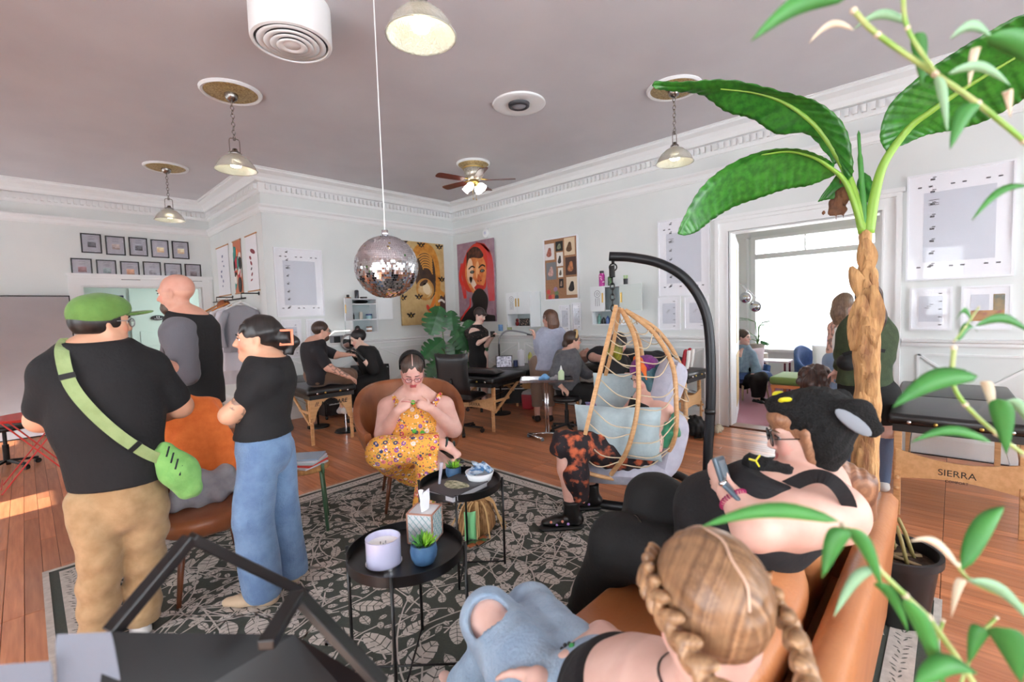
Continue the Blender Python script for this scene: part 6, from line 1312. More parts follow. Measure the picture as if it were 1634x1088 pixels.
fur = mat('black_fur', (22, 22, 25), .9, col2=(10, 10, 12), nscale=60, bump=1., bscale=160, sheen=.0)
T = Blob(); T.ell(f.hp(0, -.045, .045), np.array([.105, .115, .108])*f.hs, f.hR, .03); T.ell(f.hp(0, .03, .10), np.array([.07, .075, .04])*f.hs, f.hR, .03); T.cone(f.hp(-.06, -.05, -.03), f.hp(-.03, .0, -.13), .06, .045, .04); T.cone(f.hp(.06, -.05, -.03), f.hp(.03, .0, -.13), .06, .045, .04)
T.chain([f.hp(-.02, .02, -.145), dp(1250, 752, 1.514), dp(1222, 742, 1.531), dp(1200, 738, 1.549)], [.030, .022, .022, .030], .02); T.ell(f.hp(0, .10, -.045), np.array([.07, .075, .095])*f.hs, f.hR, .02, sub=True); T.noise(.003, 130, 6); ho = f.cloth('cat_hood', T, fur, .007)
for sd in (-1, 1):
    e = f.hp(sd*.075, -.09, .085); T = Blob(); T.chain([e, e+f.hR@np.array([sd*.02, -.035, -.01]), e+f.hR@np.array([sd*.025, -.075, -.06])], [.045, .05, .03], .02, (nrm(f.hR@np.array([1., .0, .3])), .35)); T.build('hood_ear', fur, ho, .007)
    b = MB(); c = e+f.hR@np.array([sd*.040, -.02, -.03]); Rr = f.hR@np.array([[1, 0, 0], [0, .72, .69], [0, -.69, .72]]); b.ell(c, (.006, .022, .062), Rr, 12, 8); b.build('ear_lining', mat('grey_lining', (136, 142, 150), .8), ho, smooth=True)
    b = MB(); c = f.hp(sd*.052, .052, .128); b.ell(c, (.016, .022, .008), f.hR@np.array([[.8, 0, -.6*sd], [0, 1, 0], [.6*sd, 0, .8]]), 14, 8); b.build('hood_eye', mat('hood_yellow', (214, 206, 40), .4), ho, smooth=True)
b = MB(); p = dp(1206, 735, 1.496); b.bar(p, p+Z_*.02+r*.012, .007, .004); b.bar(p, p+Z_*.004-r*.02, .007, .004); b.bar(p, p-Z_*.018+r*.01, .007, .004); b.build('paw_stitch', mat('hood_yellow', (214, 206, 40), .4), ho)
f.glasses(mat('black_acetate', (24, 22, 24), .25), .026, mat('sun_lens', (38, 40, 44), .08))
b = MB(); 
for k_ in range(30): a = 2*math.pi*k_/30; wv = nrm(EL-WL); x, y, _ = frame(wv); torus(b, WL+wv*.035+(x*math.cos(a)+y*math.sin(a))*.041, nrm(x*math.cos(a)+y*math.sin(a)), wv, .007, .0022, 8, 4)
o = b.build('coil_bracelet', mat('magenta_coil', (170, 40, 100), .4), f.t, smooth=True); o['kind'] = 'stuff'
# handheld console
p0 = dp(1158, 768, 1.496); hx = nrm(dp(1168, 762, 1.566)-dp(1152, 770, 1.444)); up_ = nrm(Z_*.9-tf*.1-r*.35); t = thing('handheld_console', 'grey folding handheld game console in the hands of the hooded woman', 'console', p0)
nn_ = nrm(np.cross(hx, up_)); b = MB(); b.box(p0+up_*.042, (.132, .080, .012), np.array([hx, up_, nn_]).T); lid = b.build('lid', mat('console_grey', (84, 100, 112), .3, .3), t, bevel=.006); b = MB(); b.box(p0+up_*.042-nn_*.0068, (.078, .052, .002), np.array([hx, up_, nn_]).T); b.build('screen', mat('screen_grey', (120, 130, 140), .1), lid); b = MB(); b.box(p0+up_*.042+nn_*.0068, (.078, .052, .002), np.array([hx, up_, nn_]).T); b.build('screen', mat('screen_grey', (120, 130, 140), .1), lid)
fw = nrm(np.cross(hx, Z_)); fw = fw if fw@(-r) < 0 else -fw; dn = nrm(fw*.75-Z_*.66); b = MB(); b.box(p0+dn*.042, (.132, .080, .014), np.array([hx, dn, np.cross(hx, dn)]).T); b.build('base', mat('console_grey', (84, 100, 112), .3, .3), t, bevel=.006); b = MB(); b.cyl(p0-hx*.066, p0+hx*.066, .008); b.build('hinge', chrome, t, smooth=True)
# black shiny handbag beside her
c = fl(1018, 926, .448); t = thing('black_handbag', 'shiny black handbag standing on the sofa seat', 'bag', c); pat = mat('patent_black', (20, 20, 22), .12, coat=.8)
b = MB(); b.box(c+Z_*.085, (.20, .07, .165), rotz(.9)); b.build('bag_body', pat, t, bevel=.025, seg=3, smooth=True)
d_ = rotz(.9)@X_; b = MB(); b.tube(bez([c-d_*.06+Z_*.16, c-d_*.05+Z_*.24, c+Z_*.265, c+d_*.05+Z_*.24, c+d_*.06+Z_*.16], 6), .006, 8); b.build('handle', pat, t, smooth=True)
e_ = rotz(.9)@Y_; b = MB(); b.cyl(c+e_*.036-d_*.07+Z_*.13, c+e_*.036+d_*.07+Z_*.13, .004, n=6); b.box(c+e_*.042+Z_*.10, (.012, .006, .03), rotz(.9)); b.build('zip', chrome, t)
# ---- woman with braids closest to the camera
f = Fig('woman with two blonde-brown French braids and ripped jeans, nearest the camera', (.84, .5, .44), (238, 200, 186), .007); v, r = f.view, f.right; B = f.B; tf = nrm(np.array([-.15, .9, .1]))
secs = [(np.array([.92, .64, .53]), .17, .13), (np.array([.90, .57, .60]), .14, .11), (np.array([.88, .50, .655]), .145, .105), (np.array([.86, .43, .705]), .125, .09), (np.array([.86, .37, .735]), .07, .06)]; f.torso(B, secs, tf)
hc = dp(1132, 980, .83); nk = hc+np.array([.04, .04, -.20])
SL, EL, WL = np.array([.74, .45, .665]), np.array([.72, .68, .565]), dp(858, 1082, 1.16); SR, ER, WR = np.array([1.00, .47, .665]), np.array([1.12, .74, .575]), dp(905, 1058, 1.20)
for S, E, W in ((SL, EL, WL), (SR, ER, WR)): B.cone(nk, S, .05, .055, .05); f.arm(B, S, E, W, (.054, .044, .040, .028), upto=2)
f.hand(B, WL, nrm(dp(830, 1075, 1.25)-WL), -Z_*.6+tf*.4, 1, .6, .95); f.hand(B, WR, nrm(dp(862, 1076, 1.2)-WR), -Z_, -1, .5, .95)
lgA = (np.array([.86, .70, .54]), dp(782, 990, 1.52), np.array([1.26, 1.42, .22])); lgB = (np.array([1.00, .70, .53]), np.array([1.16, 1.06, .50]), np.array([1.1, 1.35, .10]))
f.leg(B, *lgA); f.leg(B, *lgB); f.foot(B, lgA[2], (.5, .8)); f.foot(B, lgB[2], (.1, 1))
B.cone(hc-Z_*.06, nk, .05, .056, .03); B.ell(lgA[1]+nrm(C0-lgA[1])*.005, (.072, .075, .072), None, .03); f.head(B, hc, np.array([.62, .76, -.48]), sc=1.08); f.face(); f.done()
T = Blob(); f.torso(T, secs[:4], tf, .013); T.cut(np.array([.86, .47, .715]), nrm(Z_-tf*.15)); f.cloth('tank_top', T, clothm('black_tank', (36, 34, 40)))
for a_ in (-1, 1): b = ribbon(bez([np.array([.87+a_*.08, .60, .66]), np.array([.87+a_*.095, .53, .725]), np.array([.87+a_*.09, .44, .76]), np.array([.87+a_*.08, .35, .73])], 6), [nrm(np.array([a_*.2, 0, 1]))]*19, .022, .004); b.build('strap', clothm('black_tank', (36, 34, 40)), f.t)
pale = clothm('pale_denim', (158, 182, 204), (140, 164, 190), .5, 90, ns=12)
T = Blob(); T.cone(secs[0][0], secs[1][0]-Z_*.03, .18, .16, .05, (tf, .8)); T.chain(lgA, [.115, .092, .085], .03); T.chain(lgB, [.115, .09, .085], .03); T.noise(.004, 24, 6)
kn = lgA[1]+nrm(C0-lgA[1])*.085; T.ell(kn, (.062, .075, .07), None, .008, sub=True); T.cut(np.array([0, 0, .10]), -Z_); f.cloth('ripped_jeans', T, pale)
for k_, d_ in enumerate((.05, .09)): b = MB(); p = lgA[2]+np.array([.5, .8, 0])*d_*1.1-Z_*.035; torus(b, p, nrm(np.array([.8, -.5, 0])), Z_, .042, .008, 16, 5); b.build('sandal_strap', mat('tan_leather', (176, 104, 56), .5), f.t, smooth=True)
def bead(c_, m_, nm, rr=.036): 
    b = MB(); wv = nrm(c_[1]-c_[0]); x, y, _ = frame(wv)
    for k_ in range(16): a = 2*math.pi*k_/16; b.ell(c_[0]+wv*.03+(x*math.cos(a)+y*math.sin(a))*rr, .006, n=8, m=6)
    o = b.build(nm, m_, f.t, smooth=True); o['kind'] = 'stuff'
bead((WR, ER), dk, 'bead_bracelet'); b = MB(); b.ell(WR+nrm(ER-WR)*.03+Z_*.036, .009, n=8, m=6); b.build('green_bead', mat('bead_green', (60, 150, 80), .3), f.t)
b = MB(); torus(b, nk+Z_*.03, X_, nrm(np.array([0, .9, .1])), .072, .0022, 28, 5); b.build('necklace', dk, f.t)
hm = hairm('honey', (170, 128, 92), (116, 82, 58), (2.5, 2.5, 2.5)); T = f.hairshell((.085, .108, .099), off=(0, -.024, .036)); T.noise(.0012, 130, 4); T.cut(f.hp(0, -.02, -.085), -f.hR[:, 2]); f.hair(T, (184, 142, 104), (100, 70, 50), 'fwd', .003, 60, amp=.40)
for sd in (-1, 1):
    P_ = bez([f.hp(sd*.045, .07, .085), f.hp(sd*.078, .025, .07), f.hp(sd*.088, -.03, .03), f.hp(sd*.080, -.085, -.03), f.hp(sd*.06, -.11, -.09), f.hp(sd*.07, -.10, -.16), f.hp(sd*.09, -.06, -.25)], 5); T = Blob()
    for k_ in range(len(P_)-1):
        d_ = nrm(P_[k_+1]-P_[k_]); o_ = nrm(P_[k_]-f.hp(0, -.02, .02)); s_ = np.cross(d_, o_); q = .012*(1 if k_ % 2 else -1); rr = .019 if k_ < 24 else .014
        x_ = nrm(d_*.75+s_*(.66 if k_ % 2 else -.66)); R_ = np.array([x_, nrm(np.cross(o_, x_)), o_]).T; T.ell(P_[k_]+s_*q+o_*.006, (rr*1.35, rr*.62, rr*.75), R_, .003)
    f.hair(T, (206, 164, 122), (116, 82, 58), 'fwd', .004, 60, 'braid', .42)
b = MB(); P_ = [f.hp(.003*math.sin(9*a), -.024+.1092*math.cos(a), .036+.1002*math.sin(a)) for a in np.linspace(.75, 3.3, 30)]; b = ribbon(P_, [nrm(p-f.hp(0, -.02, .03)) for p in P_], .0018, .001, b); b.build('hair_parting', mat('scalp_pale', (206, 172, 150), .6), f.t)
# phone and sunglasses in her lap
p = dp(838, 1080, 1.28); R = rotz(.5); b = MB(); b.box(p, (.08, .155, .009), R); tag(b.build('phone', mat('phone_black', (20, 20, 22), .15), bevel=.003), 'black phone lying in the lap of the woman with braids', 'phone')
p = dp(848, 1046, 1.30); b = MB(); b.pillow(p, nrm(r), nrm(v+Z_*.2), Z_, .05, .028, .012, n=8); tag(b.build('sunglasses_pouch', mat('sun_lens', (38, 40, 44), .08), smooth=True), 'dark sunglasses resting on the pale ripped jeans', 'sunglasses')
T = Blob(); T.chain([np.array([1.02, .78, .46]), np.array([1.15, .80, .47]), np.array([1.25, .74, .465])], [.035, .045, .03], .02); T.noise(.006, 60, 3); o = T.build('crumpled_cloth', clothm('white_cotton', (232, 230, 232)), None, .007); tag(o, 'crumpled white cotton cloth on the sofa seat by the braids', 'cloth')
# ================================================================ HANGING POD CHAIR
dk_tube = mat('charcoal_tube', (52, 54, 60), .35, .3); pine = mat('pine', (206, 162, 116), .5, col2=(186, 140, 94), nscale=8, stretch=(2, 2, 8)); rope = mat('rope', (206, 188, 160), .8, bump=.5, bscale=300)
PD = np.array([3.22, 1.88, 0.]); t = thing('hanging_chair', 'wooden rope pod chair hanging from a curved black stand', 'hanging chair', PD); HC = t
vP = nrm(PD); rP = np.array([vP[1], -vP[0], 0]); h = lambda px, py, o=0.: at(px, py, PD, o)
foot = h(1128, 830); foot[2] = .05
P_ = bez([h(972, 409), h(1010, 411), h(1055, 421), h(1095, 446), h(1123, 490), h(1133, 545), h(1134, 640), h(1130, 715), foot], 8)
b = MB(); b.tube(P_, .036, 16); b.build('stand_arm', dk_tube, t, smooth=True)
b = MB(); b.cyl(h(1133, 652), h(1133, 660), .039, n=16); b.build('pole_joint', blackm, t, smooth=True)
for pts in ([foot, np.array([3.35, 1.48, .05]), np.array([3.10, 1.70, .05]), np.array([2.95, 2.10, .05])], [foot, np.array([3.95, 1.75, .05]), np.array([3.85, 2.20, .05])]): b = MB(); b.tube(bez(pts, 6), .036, 12); b.build('base_bar', dk_tube, t, smooth=True)
hk = h(978, 413); b = MB(); b.cyl(hk+Z_*.02, hk-Z_*.04, .012); torus(b, hk-Z_*.065, rP, Z_, .028, .006, 14, 6); b.build('hook', blackm, t, smooth=True)
tp, bt = h(976, 424), h(977, 442); P_ = [tp+(bt-tp)*k/80+(rP*math.cos(k*.9)+vP*math.sin(k*.9))*.020 for k in range(81)]; b = MB(); b.tube(P_, .005, 6); b.build('spring', blackm, t, smooth=True)
ap = h(983, 492); k = 0; p = bt.copy()
while p[2] > ap[2]+.02: b = MB(); torus(b, p-Z_*.03, rP if k % 2 else vP, Z_, .026, .006, 12, 6, .6); b.build('chain_link', blackm, t, smooth=True); p = p-Z_*.042; k += 1
ribs = {'near_edge': [(983, 490, .05), (966, 560, .28), (944, 650, .44), (921, 746, .42)], 'far_edge': [(988, 492, -.05), (976, 560, -.2), (955, 640, -.3), (933, 735, -.22)],
        'near_mid': [(992, 494, .06), (1013, 540, .26), (1019, 600, .42), (1016, 660, .47), (1000, 720, .46), (975, 757, .34)], 'near_back': [(998, 495, .05), (1042, 530, .16), (1072, 580, .28), (1079, 640, .33), (1076, 700, .30), (1050, 748, .14)],
        'far_back': [(1000, 496, -.03), (1050, 528, -.06), (1084, 580, -.10), (1094, 640, -.12), (1088, 700, -.1), (1055, 748, 0)], 'far_mid': [(994, 496, -.05), (1020, 545, -.28), (1028, 610, -.36), (1022, 680, -.36), (1000, 745, -.2)]}
RB = {}
for nm, pts in ribs.items():
    C_ = bez([h(*q) for q in pts], 8); RB[nm] = C_; b = MB(); r_ = .024 if 'edge' in nm else .017
    if 'edge' in nm: b = ribbon(C_, [-vP if 0 else nrm(-rP)]*len(C_), .028, .014, b)
    else: b.tube(C_, r_, 10)
    b.build('rib', pine, t, smooth=True, autos=.9)
b = MB(); b.tube(bez([h(921, 746, .42), h(950, 758, .40), h(1000, 765, .2), h(1050, 750, .05), h(1055, 748, 0), h(1000, 748, -.2), h(933, 735, -.22)], 6), .016, 8); b.build('bottom_hoop', pine, t, smooth=True)
order = ['near_edge', 'near_mid', 'near_back', 'far_back', 'far_mid', 'far_edge']
for i in range(5):
    A_1, A_2 = RB[order[i]], RB[order[i+1]]
    for k in range(1, 12):
        u = k/12; a = A_1[int(u*(len(A_1)-1))]; c = A_2[int(min(1, u+.03*(-1)**k)*(len(A_2)-1))]; m = (a+c)/2-Z_*(.035+.02*(k % 2))+((a+c)/2-PD-Z_*a[2])*[.12, .12, 0]; b = MB(); b.tube(bez([a, m, c], 4), .0045, 5); b.build('rope_strand', rope, t, smooth=True)
lav = clothm('cushion_lavender', (186, 186, 200), (176, 176, 192)); blu = clothm('cushion_mist', (170, 186, 190), (160, 176, 182))
def cushion(label, c, ux, uy, uz, a, b_, th, m, name='cushion', group='cushions in the pod chair'):
    o = MB().pillow(c, ux, uy, uz, a, b_, th, n=14, p=3.2).build(name, m, None, smooth=True); return tag(o, label, 'cushion', group)
cushion('lavender grey seat cushion at the bottom of the pod chair', h(990, 738, .0), rP, vP, Z_, .36, .34, .11, lav)
cushion('mist blue square cushion leaning along the near side of pod', h(985, 690, .30), nrm(rP-vP*.1), nrm(Z_-vP*.05), nrm(-vP-Z_*.05), .31, .20, .10, blu)
cushion('lavender cushion bulging out of the back of the pod chair', h(1064, 702, .02), nrm(Z_+rP*.25), vP, nrm(rP-Z_*.2), .25, .26, .13, lav)
cushion('grey lilac pillow wedged behind the sitter shoulder in pod', h(1064, 612, .02), nrm(Z_+rP*.35), vP, nrm(rP-Z_*.3), .20, .20, .12, lav)
cushion('mist blue cushion on the far side of pod chair', h(985, 632, -.26), rP, Z_, vP, .20, .20, .06, blu)
o = MB(); T = Blob(); T.chain([h(1075, 668, .26), h(1068, 690, .28), h(1058, 702, .26)], [.03, .06, .07], .03, (vP, .5)); T.noise(.01, 40, 3); o = T.build('green_scarf', mat('satin_green', (44, 128, 92), .3, sheen=.5), None, .008); tag(o, 'emerald satin cloth hanging off the back ribs of pod chair', 'cloth')
# ---- person inside the pod
f = Fig('person with teal hair and crochet bonnet curled in the pod chair', (3.1, 1.86, .5), (230, 184, 168), .009); v, r = f.view, f.right; B = f.B; tf = nrm(-r*.9-v*.1+Z_*.2)
secs = [(dp(1046, 722, 3.60), .17, .14), (dp(1040, 700, 3.60), .18, .15), (dp(1035, 672, 3.60), .19, .15), (dp(1035, 648, 3.60), .17, .13), (dp(1035, 634, 3.60), .10, .08)]; f.torso(B, secs, tf)
hc = dp(1030, 600, 3.58); nk = dp(1038, 630, 3.60); SL, EL, WL = dp(1055, 655, 3.44), dp(1040, 716, 3.36), dp(972, 680, 3.38); SR, ER, WR = dp(1018, 648, 3.78), dp(985, 682, 3.76), dp(962, 672, 3.58)
for S, E, W in ((SL, EL, WL), (SR, ER, WR)): B.cone(nk, S, .06, .075, .05); f.arm(B, S, E, W, (.085, .07, .055, .034), upto=2)
f.hand(B, WL, nrm(dp(950, 662, 3.46)-WL), v+Z_*.2, 1, .8); f.hand(B, WR, nrm(dp(945, 660, 3.54)-WR), -v, -1, .8)
lg = [(dp(1030, 726, 3.52), dp(900, 712, 3.32), dp(906, 812, 3.19)), (dp(1020, 718, 3.72), dp(930, 705, 3.62), dp(940, 782, 3.51))]
lg[0][2][:] = fl(912, 815, .14); lg[1][2][:] = fl(944, 786, .14)
for L in lg: f.leg(B, *L, r=(.09, .07, .06, .04)); f.foot(B, L[2], -r[:2]-v[:2]*.3, drop=.06)
B.cone(hc-Z_*.05, nk, .06, .07, .03); f.head(B, hc, nrm(-r*.85-v*.25-Z_*.45), sc=1.05, full=1.1); f.face((186, 100, 104)); tattoo(f, SL+(EL-SL)*.45, SL+(EL-SL)*1.1, .10, 3, .2, 45); f.done()
T = Blob(); f.torso(T, secs[:4], tf, .015); T.cut(dp(1035, 642, 3.60), nrm(Z_-tf*.3)); f.cloth('tank_top', T, clothm('black_tank', (36, 34, 40)))
skirt = mat('galaxy_skirt', (44, 28, 40), .8, col2=(196, 96, 60), nscale=14, ndetail=6, mixlo=.52, mixhi=.66, bump=.2)
T = Blob(); T.chain([secs[0][0], lg[0][1]+Z_*.01], [.185, .105], .05); T.chain([secs[0][0], lg[1][1]], [.18, .10], .05); T.chain([lg[0][1]+r*.10-v*.02, dp(920, 760, 3.26), dp(925, 796, 3.30)], [.09, .08, .075], .05); T.noise(.008, 24, 3); T.cut(dp(930, 800, 3.26), -Z_); f.cloth('skirt', T, skirt)
for L in lg:
    T = Blob(); T.cone(L[2]+Z_*.07, L[2]-Z_*.02, .058, .056, .02); f.foot(T, L[2], -r[:2]-v[:2]*.3, .042, .18, .008, drop=.06); T.cut((0, 0, .035 if L is lg[0] else .03), -Z_); T.cut(L[2]+Z_*.075, Z_); bo_ = f.cloth('boot', T, blk_leather)
    T = Blob(); d_ = nrm(-r-v*.3); c_ = np.array([L[2][0], L[2][1], .03]); T.cone(c_-d_*.04, c_+d_*.19, .05, .048, .01, (Z_, .42)); T.build('sole', mat('boot_sole', (36, 34, 34), .6), bo_, .008)
    for u in range(4): b = MB(); p = c_+d_*(.02+.04*u)-v*.053+Z_*(.04+.02*(u % 2)); b.ell(p, .010, n=8, m=6); b.build('heart_patch', mat('heart_lilac', ((170, 130, 200), (226, 140, 120))[u % 2], .4) if 0 else mat('heart_%d' % (u % 2), ((176, 136, 206), (230, 146, 126))[u % 2], .4), bo_, smooth=True)
T = f.hairshell((.088, .108, .098), off=(0, -.025, .03)); T.chain([f.hp(-.06, .0, .0), f.hp(-.075, .02, -.09), f.hp(-.06, .05, -.15)], [.045, .035, .012], .03); T.chain([f.hp(.06, .0, .0), f.hp(.075, .02, -.09), f.hp(.06, .06, -.16)], [.045, .04, .014], .03); T.chain([f.hp(0, -.09, .0), f.hp(-.02, -.10, -.08), f.hp(-.03, -.08, -.14)], [.06, .05, .03], .03); f.hair(T, (70, 120, 130), (40, 70, 84), 'az', .006)
T = Blob(); T.ell(f.hp(0, -.02, .05), np.array([.094, .112, .10])*f.hs, f.hR, .02); T.ell(f.hp(0, -.02, .03), np.array([.085, .10, .09])*f.hs, f.hR, .01, sub=True); T.cut(f.hp(0, 0, .05), nrm(-f.hR[:, 2]+f.hR[:, 1]*.1)); T.noise(.003, 120, 3); bo_ = f.cloth('bonnet', T, clothm('crochet_purple', (130, 40, 130), (100, 24, 104), .8, 200))
for sd in (-1, 1): T = Blob(); T.chain([f.hp(sd*.05, -.01, .14), f.hp(sd*.09, .01, .08), f.hp(sd*.098, .03, .0)], [.02, .022, .006], .01, (nrm(f.hR[:, 0]), .5)); T.build('bonnet_ear', clothm('crochet_orange', (236, 116, 48), None, .8, 200), bo_, .006)
b = MB(); p = dp(948, 656, 3.50); b.box(p, (.075, .15, .01), np.array([r, nrm(Z_*.7-r*.3), nrm(np.cross(r, Z_*.7-r*.3))]).T); tag(b.build('phone', mat('phone_sticker', (60, 90, 120), .3, col2=(180, 80, 140), nscale=30), bevel=.003), 'sticker-covered phone held in the pod chair', 'phone')
# ================================================================ PEOPLE FARTHER BACK
def sim(label, P, skin, S_, hdir, tdir, joints, vox=.011, sc=1., full=1., z0=0.):
    """joints: px triples; keys hd nk pel wai che SL EL WL SR ER WR HL KL AL HR KR AR"""
    f = Fig(label, (P[0], P[1], z0), skin, vox); g = {k: (f.q(*q) if len(q) == 3 and abs(q[0]) > 30 else np.asarray(q, float)) for k, q in joints.items()}; v, r = f.view, f.right; D = lambda a: nrm(r*a[0]+v*a[1]+Z_*a[2]); tf = D(tdir); B = f.B; s_ = S_
    f.secs = [(g['pel'], .165*s_, .125*s_), (g['wai'], .135*s_, .11*s_), ((g['wai']+g['che'])/2, .145*s_, .115*s_), (g['che'], .16*s_, .115*s_), (g['nk']-Z_*.02, .085*s_, .07*s_)]; f.torso(B, f.secs, tf)
    for a in 'LR': B.cone(g['nk'], g['S'+a], .05*s_, .058*s_, .05); f.arm(B, g['S'+a], g['E'+a], g['W'+a], (.058*s_, .048*s_, .042*s_, .029), upto=2)
    for a in 'LR': f.leg(B, g['H'+a], g['K'+a], g['A'+a], r=(.09*s_, .065*s_, .055*s_, .037)); f.foot(B, g['A'+a], tf[:2] if np.hypot(*tf[:2]) > .1 else r[:2])
    for a, sd in (('L', 1), ('R', -1)): d_ = nrm(g['W'+a]-g['E'+a]); f.hand(B, g['W'+a], d_, -Z_+tf*.2, sd, .7, .95)
    B.cone(g['hd']-Z_*.05, g['nk'], .05*s_, .055*s_, .03); f.head(B, g['hd'], D(hdir), sc=sc, full=full); f.g_ = g; f.tf = tf; f.D = D; f.s_ = s_; return f
def stand(P, hip, sp=.09, kz=.48):
    P = np.array([P[0], P[1], 0.]); v = nrm(P); r = np.array([v[1], -v[0], 0]); o = {}
    for a, s in (('L', -1), ('R', 1)): o['H'+a] = P+r*s*sp+Z_*hip; o['K'+a] = P+r*s*sp*1.05+Z_*kz; o['A'+a] = P+r*s*sp*1.1+Z_*.085
    return o
def pants(f, m, R=(.115, .085, .07), top=None, bot=.07, name='trousers', n=.003):
    g = f.g_; T = Blob(); T.cone(f.secs[0][0]+Z_*.05, f.secs[0][0], f.secs[0][1], f.secs[0][1]+.012, .05, (f.tf, .85))
    for a in 'LR': T.chain([g['H'+a], g['K'+a], g['A'+a]], R, .04)
    T.noise(n, 20, 3)
    if bot: T.cut((0, 0, bot), -Z_)
    f.cloth(name, T, m)
def shoes(f, m, off=.007, cutz=.003, name='shoe'):
    for a in 'LR': T = Blob(); f.foot(T, f.g_['A'+a], f.tf[:2] if np.hypot(*f.tf[:2]) > .1 else f.right[:2], off=off); T.cut((0, 0, cutz), -Z_); f.cloth(name, T, m)
def top(f, m, sl=.5, off=.014, hem=None, name='t_shirt', loose=0., n=.003, neck=.048, full=False):
    g = f.g_; T = Blob(); f.torso(T, f.secs, f.tf, off+loose); T.cone(g['nk']-Z_*.03, g['nk']+Z_*.05, .072, .062, .03)
    for a in 'LR':
        T.cone(g['nk'], g['S'+a], .05*f.s_+.026, .058*f.s_+.020, .05); T.cone(g['S'+a], g['S'+a]+(g['E'+a]-g['S'+a])*min(1, sl/.5 if sl < .5 else 1)*(1 if sl >= .5 else 1), .074+loose*.5, .066+loose*.5, .03)
        if sl > .5: T.cone(g['E'+a], g['E'+a]+(g['W'+a]-g['E'+a])*(sl-.5)*2, .062, .05, .03)
    T.noise(n, 22, 5)
    if hem is not None: T.cut((0, 0, hem), -Z_)
    T.cut(g['nk']+Z_*neck, nrm(Z_-f.tf*.15)); f.cloth(name, T, m)
# man on the table having his arm tattooed
f = sim('man in dark tee seated on massage table with arm held out', (2.62, 5.86), (226, 178, 156), 1.12, (.95, .22, -.1), (.95, .1, 0), dict(hd=(513, 528, 0), nk=(505, 548, 0), pel=(506, 596, 0), wai=(502, 578, 0), che=(501, 558, 0), SR=(503, 558, .17), ER=(524, 586, .2), WR=(556, 601, .2), SL=(510, 556, -.17), EL=(535, 566, -.18), WL=(553, 566, -.12), HR=(512, 598, .05), KR=(554, 602, -.02), AR=(553, 650, -.10), HL=(514, 596, -.12), KL=(558, 599, -.22), AL=(546, 650, -.26)), z0=.7)
f.face(); tattoo(f, f.g_['SR']+(f.g_['ER']-f.g_['SR'])*.5, f.g_['WR'], .07, 4, .35, 50); f.done(); top(f, clothm('charcoal_tee', (52, 50, 58)), .42, hem=.72); T = Blob(); g = f.g_
for a in 'LR': T.chain([g['H'+a], g['K'+a], g['K'+a]+(g['A'+a]-g['K'+a])*.12], [.115, .09, .09], .05)
T.cone(f.secs[0][0]+Z_*.04, f.secs[0][0], .18, .19, .05, (f.tf, .85)); T.noise(.004, 26, 2); f.cloth('shorts', T, clothm('brown_shorts', (112, 84, 66))); shoes(f, mat('white_sneaker', (220, 218, 216), .5), cutz=-1)
T = f.hairshell((.082, .104, .095), off=(0, -.022, .034)); T.cut(f.hp(0, 0, -.06), -f.hR[:, 2]); f.hair(T, (74, 52, 42), (44, 32, 28), 'az', .008); T = Blob(); T.ell(f.hp(0, .045, -.085), np.array([.058, .056, .05]), f.hR, .02); T.ell(f.hp(0, .09, -.0), np.array([.05, .05, .06]), f.hR, .01, sub=True); f.hair(T, (84, 58, 46), (50, 36, 30), 'az', .008, name='beard'); f.glasses(dk)
# tattoo artist in black
f = sim('tattoo artist in black with hair bun leaning over his arm', (3.32, 6.02), (238, 202, 184), 1.0, (-.9, -.2, -.35), (-.95, 0, .1), dict(hd=(571, 540, .02), nk=(580, 556, 0), pel=(604, 602, 0), wai=(597, 588, 0), che=(588, 570, 0), SL=(588, 568, .15), EL=(596, 590, .2), WL=(574, 567, .2), SR=(584, 566, -.15), ER=(580, 586, -.2), WR=(566, 568, -.05), HL=(602, 604, .09), KL=(570, 612, .15), AL=(588, 668, .2), HR=(600, 602, -.09), KR=(566, 608, -.08), AR=(573, 664, -.05)), z0=.45)
f.face((206, 110, 108), brow=(30, 24, 24)); f.done(); top(f, clothm('black_hoodie', (34, 33, 36)), .62, loose=.01, hem=.56); pants(f, blackpant, (.11, .085, .07), bot=.1); shoes(f, blk_leather, .012)
for a in 'LR': T = Blob(); g = f.g_; d_ = nrm(g['W'+a]-g['E'+a]); f.hand(T, g['W'+a], d_, -Z_+f.tf*.2, 1 if a == 'L' else -1, .7, 1.08); T.cone(g['W'+a]-d_*.08, g['W'+a], .04, .036, .02); f.cloth('glove', T, mat('nitrile_black', (22, 22, 25), .35))
T = f.hairshell((.084, .106, .097), off=(0, -.024, .034)); T.ell(f.hp(0, -.055, .14), (.035, .035, .03), f.hR, .02); T.cut(f.hp(0, 0, -.07), -f.hR[:, 2]); f.hair(T, (36, 30, 32), (14, 12, 13), 'az', .008); b = MB(); torus(b, f.hp(0, -.045, .122), f.hR[:, 0], f.hR[:, 1], .03, .009, 14, 6); b.build('scrunchie', mat('pink_satin', (206, 160, 164), .5), f.t, smooth=True)
